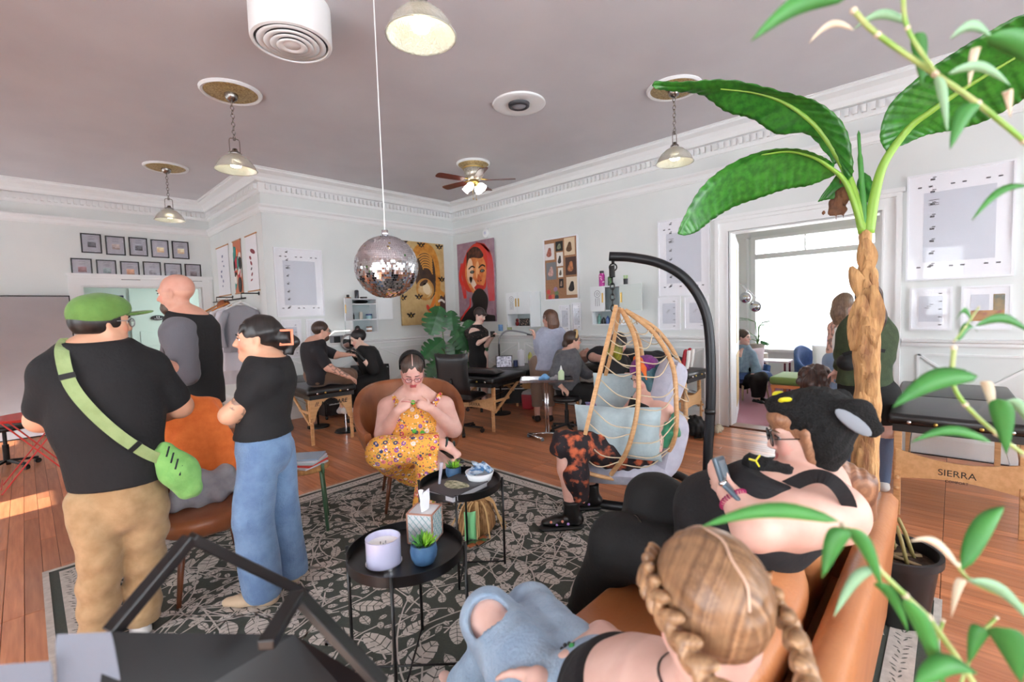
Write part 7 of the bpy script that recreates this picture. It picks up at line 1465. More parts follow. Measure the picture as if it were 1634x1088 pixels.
# woman in black lace dress
J = dict(hd=(766, 503, 0), nk=(760, 522, 0), pel=(763, 574, 0), wai=(761, 552, 0), che=(760, 534, 0), SL=(748, 532, -.03), EL=(757, 551, .08), WL=(776, 540, .22), SR=(772, 531, -.02), ER=(776, 550, .02), WR=(786, 537, .2)); J.update(stand((5.2, 5.75), .86, .085))
f = sim('woman in short-sleeved black lace dress looking at her phone', (5.2, 5.75), (238, 206, 192), .95, (.72, -.5, -.35), (.75, -.5, 0), J); f.face((186, 96, 100), brow=(50, 36, 34)); f.done()
T = Blob(); f.torso(T, f.secs[:4], f.tf, .013); T.chain([f.secs[0][0], f.secs[0][0]-Z_*.36], [.175, .16], .05, (f.tf, .85)); T.cut(f.g_['che']+Z_*.045, nrm(Z_-f.tf*.3)); T.cut(f.secs[0][0]-Z_*.34, -Z_); f.cloth('dress', T, clothm('black_dress', (24, 23, 25)))
lace = mat('black_lace', (30, 28, 30), .8, col2=(128, 104, 98), nscale=60, mixlo=.60, mixhi=.66); T = Blob(); g = f.g_; f.torso(T, f.secs[3:], f.tf, .022); T.cone(g['nk']-Z_*.02, g['nk']+Z_*.045, .066, .055, .02)
for a in 'LR': T.cone(g['nk'], g['S'+a], .074, .08, .04); T.cone(g['S'+a], g['S'+a]+(g['E'+a]-g['S'+a])*.75, .07, .068, .02)
T.cut(g['nk']+Z_*.045, Z_); f.cloth('lace_yoke', T, lace); shoes(f, blk_leather)
T = f.hairshell((.084, .106, .097), off=(0, -.024, .034)); T.ell(f.hp(0, .085, .045), np.array([.055, .025, .03]), f.hR, .02); T.cut(f.hp(0, 0, -.085), -f.hR[:, 2]); f.hair(T, (60, 42, 38), (34, 24, 24), 'az', .008); b = MB(); b.box(f.q(786, 533, .26), (.075, .15, .01), np.array([f.right, nrm(Z_*.5+f.view*.8), nrm(np.cross(f.right, Z_*.5+f.view*.8))]).T); tag(b.build('phone', mat('phone_black', (20, 20, 22), .15)), 'dark phone in the hands of the lace dress woman', 'phone')
# woman in blue-grey top gesturing
J = dict(hd=(876, 508, 0), nk=(880, 527, 0), pel=(879, 588, 0), wai=(880, 566, 0), che=(881, 545, 0), SL=(862, 540, 0), EL=(862, 563, .02), WL=(854, 538, .05), SR=(900, 541, 0), ER=(906, 566, -.05), WR=(896, 585, -.2)); J.update(stand((5.0, 4.2), .84, .08))
f = sim('woman in loose blue-grey top gesturing with raised hand, back turned', (5.0, 4.2), (230, 184, 166), 1.05, (-.55, .75, 0), (-.3, .95, 0), J); f.face(); f.done()
top(f, clothm('blue_grey_top', (166, 172, 190), (154, 160, 180)), .38, loose=.045, hem=.74, n=.006); pants(f, clothm('taupe_capri', (128, 108, 94)), (.105, .08, .07), bot=.22, name='capri_trousers'); shoes(f, blk_leather)
T = f.hairshell((.088, .110, .10), off=(0, -.024, .032)); T.chain([f.hp(0, -.09, .02), f.hp(0, -.10, -.08), f.hp(0, -.085, -.17)], [.08, .085, .06], .04, (f.hR[:, 1], .55)); f.hair(T, (124, 88, 68), (82, 56, 44), 'az', .008); b = MB(); b.bar(f.hp(-.085, -.02, .05), f.hp(-.088, -.03, -.0), .006, .006); b.build('hair_clip', whitep, f.t)
# person in grey cardigan on stool
f = sim('person in grey cardigan with glasses turned on a stool', (4.95, 3.72), (226, 180, 160), 1.08, (.92, .3, -.05), (.85, .3, 0), dict(hd=(914, 543, 0), nk=(906, 562, 0), pel=(905, 618, 0), wai=(903, 600, 0), che=(905, 578, 0), SR=(896, 574, .12), ER=(882, 604, .15), WR=(897, 618, .22), SL=(916, 574, -.14), EL=(934, 596, -.15), WL=(946, 598, -.1), HR=(908, 622, .1), KR=(946, 626, .16), AR=(928, 668, .2), HL=(910, 620, -.1), KL=(952, 622, -.08), AL=(948, 664, -.1)), z0=.45)
f.face(); f.done(); top(f, clothm('cardigan_grey', (92, 92, 96), (76, 76, 82), .4), .8, loose=.03, hem=.52, name='cardigan', n=.005); T = Blob(); g = f.g_; T.cone(g['nk']+f.tf*.06, g['wai']+f.tf*.11, .05, .07, .03); f.cloth('t_shirt', T, clothm('slate_tee', (78, 80, 90))); pants(f, blackpant, (.115, .09, .075), bot=.1); shoes(f, blk_leather, .012)
T = f.hairshell((.086, .108, .098), off=(0, -.022, .034)); T.ell(f.hp(0, -.11, -.05), (.04, .04, .055), f.hR, .02); T.cut(f.hp(0, 0, -.09), -f.hR[:, 2]); f.hair(T, (80, 58, 46), (46, 34, 30), 'az', .008); f.glasses(dk)
b = MB(); P_ = [f.hp(.09*math.cos(a), .02+.02*math.sin(a), .06+.085*math.sin(a)) for a in np.linspace(-.3, math.pi+.3, 14)]; b = ribbon(P_, [nrm(p-f.hc) for p in P_], .014, .004, b); b.build('headband', clothm('gold_band', (190, 160, 110)), f.t)
# tattoo artist with green hair behind the pod
f = sim('artist with long dark hair and yellow-green ends working behind the pod chair', (5.12, 2.98), (226, 182, 164), 1.05, (.6, .6, -.4), (.8, .5, 0), dict(hd=(988, 548, 0), nk=(982, 566, 0), pel=(975, 622, 0), wai=(976, 604, 0), che=(980, 582, 0), SL=(972, 578, .05), EL=(978, 602, .15), WL=(1002, 598, .15), SR=(996, 578, -.1), ER=(1010, 600, -.1), WR=(1024, 596, -.1), HL=(972, 624, .08), KL=(1000, 632, .2), AL=(990, 690, .2), HR=(980, 622, -.08), KR=(1012, 628, .05), AR=(1004, 684, .05)), z0=.45)
f.face(); f.done(); top(f, clothm('black_jersey', (32, 31, 35)), .8, hem=.5); pants(f, blackpant, bot=.1); shoes(f, blk_leather)
T = f.hairshell((.092, .112, .102), off=(0, -.022, .03)); T.chain([f.hp(-.04, -.07, .0), f.hp(-.06, -.05, -.12), f.hp(-.07, .0, -.24)], [.075, .07, .04], .04); T.chain([f.hp(.04, -.07, .0), f.hp(.06, -.05, -.12), f.hp(.07, .0, -.22)], [.075, .06, .04], .04); f.hair(T, (50, 38, 36), (26, 20, 22), 'az', .008, tip=((150, 150, 50), .02))
# person lying on the wall-side table
f = Fig('person in dark trousers and red sneakers lying on the wall-side massage table', (5.78, 3.2, .755), (226, 180, 160), .011); zt = .755; B = f.B; V3 = lambda x, y, z: np.array([x, y, zt+z])
secs = [(V3(5.78, 3.32, .12), .17, .12), (V3(5.78, 3.5, .12), .15, .11), (V3(5.78, 3.66, .13), .16, .12), (V3(5.78, 3.78, .13), .15, .11), (V3(5.78, 3.85, .12), .08, .07)]; f.torso(B, secs, Z_); f.secs = secs; f.tf = Z_
f.g_ = dict(HL=V3(5.69, 3.26, .11), KL=V3(5.68, 2.88, .13), AL=V3(5.68, 2.50, .075), HR=V3(5.87, 3.26, .11), KR=V3(5.88, 2.90, .13), AR=V3(5.90, 2.54, .075))
for a in 'LR': f.leg(B, f.g_['H'+a], f.g_['K'+a], f.g_['A'+a])
for sx, a in ((-1, 'L'), (1, 'R')): S = V3(5.78+sx*.17, 3.76, .12); E = V3(5.78+sx*.2, 3.5, .09); W = V3(5.78+sx*.16, 3.3, .17); B.cone(secs[4][0], S, .05, .06, .04); f.arm(B, S, E, W, upto=2); f.hand(B, W, (0, -1, 0), -Z_, sx, .5)
B.cone(V3(5.78, 3.85, .12), V3(5.78, 3.93, .13), .055, .055, .03); f.head(B, V3(5.78, 3.99, .125), Z_, Y_); f.face(); f.done()
T = Blob(); f.torso(T, secs, Z_, .013); f.cloth('t_shirt', T, clothm('charcoal_tee', (52, 50, 58))); T = Blob(); T.cone(secs[0][0], secs[0][0]-Y_*.05, .175, .18, .04, (Z_, .75)); [T.chain([f.g_['H'+a], f.g_['K'+a], f.g_['A'+a]+Y_*.06], [.105, .085, .075], .04) for a in 'LR']; T.noise(.004, 22, 2); T.cut((0, 0, zt+.002), -Z_); f.cloth('trousers', T, clothm('dark_grey_pant', (58, 57, 62)))
for a in 'LR':
    T = Blob(); A0 = f.g_['A'+a]; T.cone(A0, A0-Y_*.04-Z_*.02, .045, .045, .02); T.cone(A0-Y_*.045-Z_*.03, A0-Y_*.075+Z_*.16, .045, .036, .02, (Y_, .8)); T.cut((0, 0, zt+.002), -Z_); so_ = f.cloth('sneaker', T, mat('red_canvas', (168, 36, 48), .6), .008); b = MB(); b = ribbon([A0-Y_*.085-Z_*.05, A0-Y_*.105+Z_*.06, A0-Y_*.115+Z_*.18], [-Y_]*3, .035, .01, b); b.build('sole', sole, so_)
# woman in denim jacket in the lounge
f = sim('woman in denim jacket seated in blue armchair in the lounge', (8.25, 2.42), (232, 192, 176), 1.0, (.8, -.4, -.05), (.6, -.6, 0), dict(hd=(1187, 538, .05), nk=(1185, 554, 0), pel=(1188, 604, 0), wai=(1187, 588, 0), che=(1186, 568, 0), SL=(1198, 566, .05), EL=(1207, 588, .1), WL=(1200, 600, .25), SR=(1174, 566, .05), ER=(1176, 586, .15), WR=(1181, 566, .2), HL=(1194, 606, .05), KL=(1216, 602, .3), AL=(1213, 632, .25), HR=(1184, 607, .05), KR=(1205, 606, .35), AR=(1207, 636, .3)), z0=.4)
f.face((190, 100, 100)); f.done(); top(f, clothm('denim_jacket', (122, 142, 156), (104, 124, 142)), .85, loose=.015, hem=.45, name='denim_jacket'); T = Blob(); g = f.g_; T.cone(g['nk']+f.tf*.06-Z_*.03, g['wai']+f.tf*.11, .045, .06, .03); f.cloth('t_shirt', T, blacktee); pants(f, blackpant, (.11, .085, .07), bot=.08); shoes(f, blk_leather)
T = f.hairshell((.086, .108, .098), off=(0, -.022, .034)); T.chain([f.hp(-.06, -.02, .0), f.hp(-.07, .0, -.12)], [.04, .025], .03); f.hair(T, (84, 66, 54), (52, 40, 36), 'az', .009)
# woman in green sweater behind the banana trunk
PG = (4.75, .50); J = dict(hd=(1388, 478, 0), nk=(1385, 505, 0), pel=(1380, 612, 0), wai=(1380, 575, 0), che=(1382, 535, 0), SL=(1360, 528, 0), EL=(1346, 565, -.02), WL=(1336, 592, -.2), SR=(1408, 530, 0), ER=(1412, 570, -.05), WR=(1395, 595, -.2)); J.update(stand(PG, .80, .09, .46))
f = sim('woman in dark green sweater and black shorts mostly behind the banana trunk', PG, (232, 188, 172), 1.02, (.3, .9, 0), (-.1, 1, 0), J); f.face(); f.done(); top(f, clothm('green_knit', (62, 76, 50), (52, 64, 42), .5, 120), .85, loose=.012, hem=.86, name='sweater', n=.005)
T = Blob(); g = f.g_; T.cone(f.secs[0][0]+Z_*.06, f.secs[0][0], .17, .185, .05, (f.tf, .85)); [T.chain([g['H'+a], g['H'+a]-Z_*.16], [.12, .115], .03) for a in 'LR']; f.cloth('shorts', T, blackpant)
for a in 'LR': T = Blob(); T.chain([g['K'+a]-Z_*.02, g['A'+a]], [.075, .05], .02); f.cloth('long_sock', T, clothm('blue_sock', (92, 108, 136))); 
shoes(f, mat('white_sneaker', (220, 218, 216), .5)); T = f.hairshell((.09, .112, .102), off=(0, -.022, .032)); T.chain([f.hp(.03, -.08, .0), f.hp(.05, -.09, -.14), f.hp(.07, -.07, -.30)], [.085, .085, .04], .04, (f.hR[:, 1], .6)); f.hair(T, (82, 58, 46), (48, 34, 30), 'az', .008)
T = Blob(); T.ell(f.q(1352, 578, .12), (.11, .075, .07), None, .02); o = T.build('belt_bag', clothm('black_nylon', (26, 26, 28)), f.t, .009); b = ribbon(bez([f.q(1345, 566, .18), f.q(1380, 556, .2), f.q(1412, 560, .12)], 5), -f.view, .014, .004); b.build('bag_strap', clothm('black_nylon', (26, 26, 28)), f.t)
# tattooed woman in pale top
PT = (6.75, .98); J = dict(hd=(1349, 484, 0), nk=(1352, 503, 0), pel=(1352, 590, 0), wai=(1352, 565, 0), che=(1352, 528, 0), SL=(1330, 522, 0), EL=(1326, 560, 0), WL=(1335, 592, -.1), SR=(1374, 522, 0), ER=(1380, 558, 0), WR=(1372, 590, -.1)); J.update(stand(PT, .84, .08))
f = sim('woman with tattooed shoulder and light hair standing in the lounge doorway', PT, (226, 182, 166), .98, (.3, .9, 0), (.1, 1, 0), J); f.face(); tattoo(f, f.g_['SL']+Z_*.05, f.g_['EL'], .09, 8, .5, 40); f.done(); T = Blob(); f.torso(T, f.secs[:4], f.tf, .013); T.cut(f.g_['che']+Z_*.05, Z_); f.cloth('tank_top', T, clothm('pale_top', (226, 224, 222))); pants(f, clothm('light_jeans', (128, 150, 178)), bot=.08); shoes(f, mat('white_sneaker', (220, 218, 216), .5))
T = f.hairshell((.09, .112, .102), off=(0, -.022, .032)); T.chain([f.hp(-.03, -.08, .0), f.hp(-.04, -.09, -.12), f.hp(-.05, -.08, -.22)], [.085, .08, .05], .04, (f.hR[:, 1], .6)); f.hair(T, (156, 128, 104), (110, 86, 70), 'az', .008)
# curly-haired person sitting low
PK = (5.0, 1.16); f = sim('person with curly brown hair sitting low beyond the cat hood', PK, (222, 176, 158), .95, (.2, .95, -.2), (.1, 1, 0), dict(hd=(1302, 612, 0), nk=(1302, 640, 0), pel=(1302, 726, 0), wai=(1302, 700, 0), che=(1302, 668, 0), SL=(1275, 660, 0), EL=(1268, 695, -.1), WL=(1285, 712, -.3), SR=(1330, 660, 0), ER=(1338, 695, -.1), WR=(1322, 712, -.3), HL=(1290, 730, -.02), KL=(1280, 706, -.4), AL=(1282, 726, -.62), HR=(1314, 730, -.02), KR=(1325, 706, -.4), AR=(1322, 726, -.62)), z0=0.)
for a in 'LR': f.g_['A'+a][2] = .085
f.face(); f.done(); top(f, clothm('black_hoodie', (34, 33, 36)), .9, hem=.12); pants(f, clothm('dark_grey_pant', (58, 57, 62)), bot=None); shoes(f, blk_leather)
T = Blob(); rr = np.random.default_rng(4)
for k in range(90):
    d_ = nrm(rr.normal(0, 1, 3)); L = f.hR.T@d_
    if L[1] > .35 and L[2] < .35: continue
    if L[2] < -.75: continue
    T.ell(f.hc+np.array([0, 0, .03])+d_*np.array([.125, .125, .12]), rr.uniform(.028, .042), None, .01)
T.ell(f.hp(0, -.02, .035), (.115, .125, .118), f.hR, .02); T.chain([f.hp(0, -.09, -.02), f.hp(0, -.09, -.12)], [.09, .07], .04); T.noise(.006, 70, 5); f.hair(T, (92, 64, 54), (52, 34, 32), 'az', .008)
# ================================================================ STUDIO FURNITURE
def rolling_base(t, c, R=.27, n=5, z=.06, m=blackm, col=.4, a0=.3):
    for k in range(n):
        a = a0+2*math.pi*k/n; d = np.array([math.cos(a), math.sin(a), 0]); b = MB(); b.bar(c+Z_*(z+.04), c+d*R+Z_*(z+.005), .035, .025); b.build('base_arm', m, t, bevel=.004)
        b = MB(); e = np.array([-d[1], d[0], 0]); q = c+d*R+Z_*.03; b.cyl(q-e*.02, q+e*.02, .028); b.cyl(q+Z_*.02, q+Z_*.05, .01); b.build('caster', blackm, t, smooth=True, autos=.8)
    b = MB(); b.cyl(c+Z_*(z+.02), c+Z_*(z+.22), .028); b.cyl(c+Z_*(z+.2), c+Z_*col, .018); b.build('column', m, t, smooth=True, autos=.8)
c = fl(738, 690); c[2] = 0; fc = nrm(np.array([.9, .35, 0])); t = thing('office_chair', 'black office chair between the floral woman and the bolster table', 'chair', c); rolling_base(t, c, .27, col=.44)
b = MB(); b.pillow(c+fc*.08+Z_*.47, fc, np.array([-fc[1], fc[0], 0]), Z_, .25, .24, .05, n=12, p=5); b.build('seat', vinyl, t, smooth=True)
u = nrm(Z_-fc*.1); b = MB(); b.pillow(c-fc*.20+Z_*.80, np.array([-fc[1], fc[0], 0]), u, np.cross(np.array([-fc[1], fc[0], 0]), u), .24, .27, .045, n=12, p=5); b.build('backrest', vinyl, t, smooth=True); b = MB(); b.tube(bez([c-fc*.05+Z_*.42, c-fc*.22+Z_*.45, c-fc*.27+Z_*.6, c-fc*.25+Z_*.75], 5), .016, 8, flat=.5); b.build('back_bar', blackm, t, smooth=True)
def stool(P, z, label, r=.17, base=.22):
    c = np.array([P[0], P[1], 0.]); t = thing('rolling_stool', label, 'stool', c, group='black rolling stools'); rolling_base(t, c, base, col=z-.04); b = MB(); b.lathe([(0, z-.06), (r, z-.055), (r+.012, z-.03), (r, z-.005), (r*.7, z), (0, z)], c, 28); b.build('seat', vinyl, t, smooth=True)
stool(fl(905, 688), .46, 'black rolling stool under the person in grey cardigan')
stool((3.42, 6.10), .42, 'black rolling stool under the tattoo artist with hair bun')
stool((5.02, 5.55), .48, 'black rolling stool behind the bolster table')
stool((5.02, 2.98), .42, 'black rolling stool under the green-haired artist')
stool((-.22, 7.6), .50, 'black rolling stool cut by the left picture edge', .2, .25)
# gooseneck work lamp
def worklamp(P, top, arm, label):
    c = np.array([P[0], P[1], 0.]); t = thing('work_lamp', label, 'lamp', c, group='black standing work lamps'); b = MB(); b.lathe([(0, 0), (.15, 0), (.15, .02), (.03, .035), (0, .035)], c, 28); b.build('base', blackm, t, smooth=True, autos=.7)
    b = MB(); b.cyl(c+Z_*.03, c+Z_*top, .014); b.build('pole', blackm, t, smooth=True); a = np.array([arm[0], arm[1], 0.]); P_ = bez([c+Z_*top, c+Z_*(top+.12)+a*.05, c+Z_*(top+.2)+a*.3, c+Z_*(top+.17)+a*.75, c+Z_*(top+.13)+a], 6); b = MB(); b.tube(P_, .013, 8); b.build('gooseneck', mat('neck_grey', (130, 132, 136), .4, .5), t, smooth=True)
    b = MB(); e = nrm(a); b.bar(P_[-1]-e*.05, P_[-1]+e*.2-Z_*.02, .05, .016); h_ = b.build('lamp_head', blackm, t, bevel=.004)
worklamp(fl(800, 660), 1.08, (.34, -.34), 'black gooseneck lamp standing behind the bolster table')
worklamp((2.84, 6.62), .62, (.22, .1), 'black standing lamp under the table with arched end')
# mayo tray stand
c = fl(872, 697); c[2] = 0; zt_ = .80; t = thing('tray_stand', 'chrome instrument tray stand in front of the gesturing woman', 'tray stand', c)
vC = nrm(c); rC = np.array([vC[1], -vC[0], 0]); tc_ = at(875, 606, c); zt_ = tc_[2]
for s in (0, 1): b = MB(); b.cyl(c+rC*(.0+.03*s)+Z_*.05, c+rC*(.0+.03*s)+Z_*(zt_-.01), .012); b.build('pole', chrome, t, smooth=True)
b = MB(); b.tube([c-rC*.22+Z_*.04, c+Z_*.05, c+rC*.2+Z_*.04], .02, 10, flat=.6); b.build('base_bar', chrome, t, smooth=True); b = MB(); b.tube([c-rC*.22+vC*.0+Z_*.04, c-rC*.05-vC*.2+Z_*.03], .018, 8); b.build('base_bar', chrome, t, smooth=True)
for q in (-rC*.22, rC*.2, -rC*.05-vC*.2): b = MB(); b.cyl(c+q-vC*.01+Z_*.022, c+q+vC*.01+Z_*.022, .022); b.build('caster', greyp, t, smooth=True)
o_ = np.array([c[0], c[1], zt_]); b = MB(); b.prism([(-.30, -.19), (.34, -.19), (.34, .19), (-.30, .19)], o_, rC, vC, Z_, -.004, .0); b.prism([(-.30, -.19), (.34, -.19), (.34, -.18), (-.30, -.18)], o_, rC, vC, Z_, 0, .022); b.prism([(-.30, .18), (.34, .18), (.34, .19), (-.30, .19)], o_, rC, vC, Z_, 0, .022); b.prism([(-.30, -.18), (-.29, -.18), (-.29, .18), (-.30, .18)], o_, rC, vC, Z_, 0, .022); b.prism([(.33, -.18), (.34, -.18), (.34, .18), (.33, .18)], o_, rC, vC, Z_, 0, .022); b.build('tray', chrome, t)
T = Blob(); T.chain([o_-rC*.06+Z_*.02, o_+rC*.01+Z_*.035, o_+rC*.05+vC*.03+Z_*.02], [.022, .028, .02], .02); T.noise(.008, 60, 2); tag(T.build('nitrile_glove', mat('glove_blue', (120, 176, 226), .5), None, .008), 'crumpled light blue glove on the instrument tray', 'glove')
T = Blob(); T.chain([o_+rC*.08-vC*.05+Z_*.02, o_+rC*.14-vC*.02+Z_*.03], [.022, .028], .02); T.noise(.008, 60, 4); tag(T.build('paper_towel_wad', clothm('grey_wad', (150, 148, 152)), None, .008), 'crumpled grey cloth next to the blue glove on tray', 'cloth')
q = o_+rC*.20-vC*.06; item('squeeze_bottle', 'squeeze bottle of pale green soap on the instrument tray', 'bottle', q, [(0, 0), (.036, 0), (.038, .01), (.038, .10), (.02, .125), (.014, .13)], mat('green_soap', (200, 218, 176), .3), caps=[('nozzle', [(.016, .13), (.014, .145), (.004, .18), (0, .18)], whitep)])
b = MB(); b.box(o_+rC*.28+vC*.05+Z_*.012, (.08, .14, .022), rotz(.6)); tag(b.build('tattoo_machine', dk, bevel=.004), 'dark machine lying on the right of the instrument tray', 'machine')
# sharps box, storage behind the bolster table
c = fl(845, 651); c[2] = 0; R = rotz(.3); t = thing('sharps_container', 'red sharps container with clear lid on the floor', 'container', c); b = MB(); b.box(c+Z_*.12, (.22, .16, .24), R, taper=1.12); b.build('bin', mat('sharps_red', (190, 60, 72), .35), t, bevel=.015, smooth=True); b = MB(); b.box(c+Z_*.265, (.25, .18, .05), R, taper=.75); b.build('lid', mat('lid_clear', (214, 206, 210), .3), t, bevel=.01); b = MB(); b.box(c+R@np.array([-.0, -.088, .15]), (.07, .008, .09), R); b.build('label', whitep, t)
def drawer_cart(c, w_, d_, h_, rz, label, n=4, face=-1):
    c = np.array([c[0], c[1], 0.]); R = rotz(rz); t = thing('drawer_cart', label, 'cart', c, group='black drawer carts'); b = MB(); b.box(c+Z_*(h_/2+.05), (w_, d_, h_-.02), R); b.build('body', blk, t, bevel=.004)
    for k in range(n): z = .08+(h_-.06)*(k+.5)/n+.0; b = MB(); b.box(c+R@np.array([0, -d_/2-.01, z]), (w_-.03, .02, (h_-.08)/n-.015), R); dr = b.build('drawer', blk, t, bevel=.003); b = MB(); b.box(c+R@np.array([0, -d_/2-.026, z+(h_-.08)/n*.35]), (w_*.8, .014, .018), R); b.build('pull', mat('pull_silver', (190, 194, 196), .35, .5), dr)
    for i in (-1, 1):
        for j in (-1, 1): b = MB(); q = c+R@np.array([i*(w_/2-.04), j*(d_/2-.04), .028]); b.cyl(q-R@X_*.012, q+R@X_*.012, .028); b.build('caster', blackm, t, smooth=True)
    return t
drawer_cart((5.66, 5.46), .62, .5, .60, -.9, 'wide black storage cart under the gooseneck lamp', 2)
drawer_cart((3.98, 7.12), .46, .42, .72, .15, 'black drawer cart beside the bun-haired artist', 4)
drawer_cart((3.40, 7.15), .62, .42, .62, .0, 'low black supply cart behind the bun-haired artist', 3)
# things on the cart by the back wall
p = onY(609, 575, 7.0); b = MB(); c = np.array([3.98, 7.05, .77]); t = thing('framed_print', 'white framed sunset print standing on the drawer cart', 'frame', c); R = rotz(-.1)
def panel(t, c, w_, h_, d0, d1, m, nm, tilt=.12, R=R): u = nrm(np.array([0, tilt, 1.])); n = np.cross(X_, u); b = MB(); b.prism([(-w_/2, 0), (w_/2, 0), (w_/2, h_), (-w_/2, h_)], c, R@X_, R@u, R@n, d0, d1); return b.build(nm, m, t)
panel(t, c, .20, .27, 0, .02, mat('frame_dark', (70, 50, 44), .5), 'frame'); panel(t, c+Z_*.012, .176, .246, .02, .023, whitep, 'mat'); panel(t, c+Z_*.065, .09, .13, .023, .025, mat('sunset', (214, 160, 60), .5, col2=(90, 110, 120), nscale=12), 'print')
item('paper_cup', 'white paper cup behind the framed print on cart', 'cup', (3.86, 7.24, .77), [(0, 0), (.04, 0), (.05, .13), (0, .13)], whitep)
b = MB(); c = onY(557, 546, 7.42); t = thing('round_mirror', 'round grey-rimmed mirror leaning behind the artist', 'mirror', c); torus(b, c, X_, Z_, .13, .018, 28, 8); b.build('rim', mat('grey_rim', (134, 130, 130), .5), t, smooth=True); b = MB(); b.prism([(.125*math.cos(a), .125*math.sin(a)) for a in np.linspace(0, 6.283, 28, endpoint=False)], c, X_, Z_, -Y_, -.004, .004); b.build('mirror_glass', mat('silver_mirror', (225, 228, 230), .01, 1.), t)
o, ux, n, w, h_ = hang('A', 526, 536, 547, 548); t = thing('wall_tablet', 'grey tablet device mounted on the back wall', 'tablet', o); slab(o, ux, n, 0, w, 0, h_, 0, .03).build('case', greyp, t); slab(o, ux, n, w*.25, w*.75, h_*.1, h_*.9, .03, .032).build('screen', dk, t)
b = MB(); c = onY(545, 528, 7.25); b.bar(c-X_*.12, c+X_*.14+Z_*.0, .03, .012); b.bar(c-X_*.12, c-X_*.2-Z_*.1+Y_*.15, .02, .012); tag(b.build('strip_lamp', mat('lamp_strip', (236, 236, 232), .4, emit=(255, 250, 240), estr=1.2)), 'slim white strip lamp over the work cart', 'lamp')
for k, (x, col, hh, r_) in enumerate(((3.20, (150, 180, 150), .10, .035), (3.30, (220, 220, 220), .13, .03), (3.52, (190, 190, 60), .07, .04), (3.62, (40, 40, 46), .09, .035))): item('supply_bottle', '%s bottle on the low supply cart' % ('pale green', 'white', 'yellow', 'black')[k], 'bottle', (x, 7.05, .67), [(0, 0), (r_, 0), (r_, hh*.75), (r_*.4, hh*.85), (r_*.4, hh), (0, hh)], mat('sup%d' % k, col, .4), 'supply bottles')
b = MB(); b.pillow((2.96, 6.0, .80), nrm(np.array([1, .2, 0])), nrm(np.array([-.2, 1, 0])), Z_, .22, .09, .045, n=10, p=5); o = b.build('arm_pad', vinyl, None, smooth=True); t = thing('arm_rest', 'black padded arm rest between the man and the artist', 'arm rest', (2.98, 6.05, 0)); o.parent = t; o.location = (-2.98, -6.05, 0); b = MB(); b.cyl((2.98, 6.05, .03), (2.98, 6.05, .76), .016); b.build('post', chrome, t); b = MB(); b.lathe([(0, 0), (.16, 0), (.14, .025), (0, .03)], (2.98, 6.05, 0), 24); b.build('base', blackm, t)
# on and behind the bolster table
zc = .72; q = fl(815, 573, zc+.0); q = np.array([5.0, 4.95, zc]); t = thing('tablet', 'tablet showing a line drawing propped on the massage table', 'tablet', q); R = rotz(-.85)
def panelR(t, c, w_, h_, d0, d1, m, nm): return panel(t, c, w_, h_, d0, d1, m, nm, .3, R)
panelR(t, q, .25, .19, 0, .01, dk, 'case'); panelR(t, q+Z_*.012, .225, .165, .01, .012, mat('tablet_screen', (206, 206, 220), .2, col2=(90, 90, 110), nscale=30, emit=(200, 200, 215), estr=.15), 'screen')
item('paper_towel_roll', 'white paper towel roll standing on the massage table', 'roll', (5.35, 4.92, zc), [(0, 0), (.055, 0), (.055, .24), (.02, .24), (.02, .26), (0, .26)], mat('tissue', (238, 240, 246), .8))
item('blue_jar', 'small blue jar beside the propped tablet', 'jar', (5.2, 4.9, zc), cyl_prof(.035, .10), mat('jar_blue', (70, 84, 130), .4)); item('yellow_bottle', 'bottle with slanted yellow label beside the towel roll', 'bottle', (5.5, 4.86, zc), [(0, 0), (.035, 0), (.035, .16), (.015, .2), (0, .2)], mat('yel_bottle', (206, 206, 70), .4, col2=(90, 80, 150), nscale=8))
b = MB(); c = np.array([4.22, 4.99, .735]); b.lathe([(0, 0), (.035, 0), (.038, .08), (.02, .11), (.012, .115), (.006, .15), (0, .15)], c, 14); tag(b.build('spray_bottle', mat('clear_bottle', (226, 230, 236), .2, alpha=.75), smooth=True), 'clear spray bottle at the bolster end of the table', 'bottle')
for k, (px, py, col) in enumerate(((800, 521, (90, 140, 190)), (814, 521, (120, 130, 80)))): o, ux, n, w, h_ = hang('B', px-5, py-7, px+5, py+7); s_ = slab(o, ux, n, 0, .12, 0, .12, 0, .004).build('postcard', mat('card%d' % k, col, .5, col2=tuple(min(255, q+60) for q in col), nscale=18), None); tag(s_, '%s postcard stuck on the right wall under the cabinet' % ('blue', 'olive')[k], 'postcard', 'postcards on the wall')
# black box under the lying table, bag heap at the pole
c = fl(1112, 694); c[2] = 0; T = Blob(); T.ell(c+Z_*.09, (.2, .16, .10), rotz(.4), .03); T.ell(c+np.array([.05, .05, .16]), (.12, .09, .06), None, .03); T.noise(.012, 30, 3); t = thing('black_backpack', 'heap of black backpack and straps on the floor by the swing pole', 'bag', c); T.cut((0, 0, .004), -Z_); T.build('bag_body', clothm('black_nylon', (26, 26, 28)), t, .01); b = MB(); b.tube(bez([c+np.array([-.15, -.1, .1]), c+np.array([-.22, -.15, .05]), c+np.array([-.2, -.05, .02])], 5), .012, 6, flat=.3); b.build('strap', clothm('black_nylon', (26, 26, 28)), t)
T = Blob(); c2 = c+np.array([.28, -.16, .04]); T.chain([c2-X_*.08, c2, c2+X_*.08+Y_*.03], [.035, .04, .03], .02); T.noise(.012, 70, 4); tag(T.build('fluffy_trim', clothm('cream_fluff', (206, 196, 170), None, 1., 200), None, .008), 'cream fluffy scarf end lying beside the black bag', 'scarf')
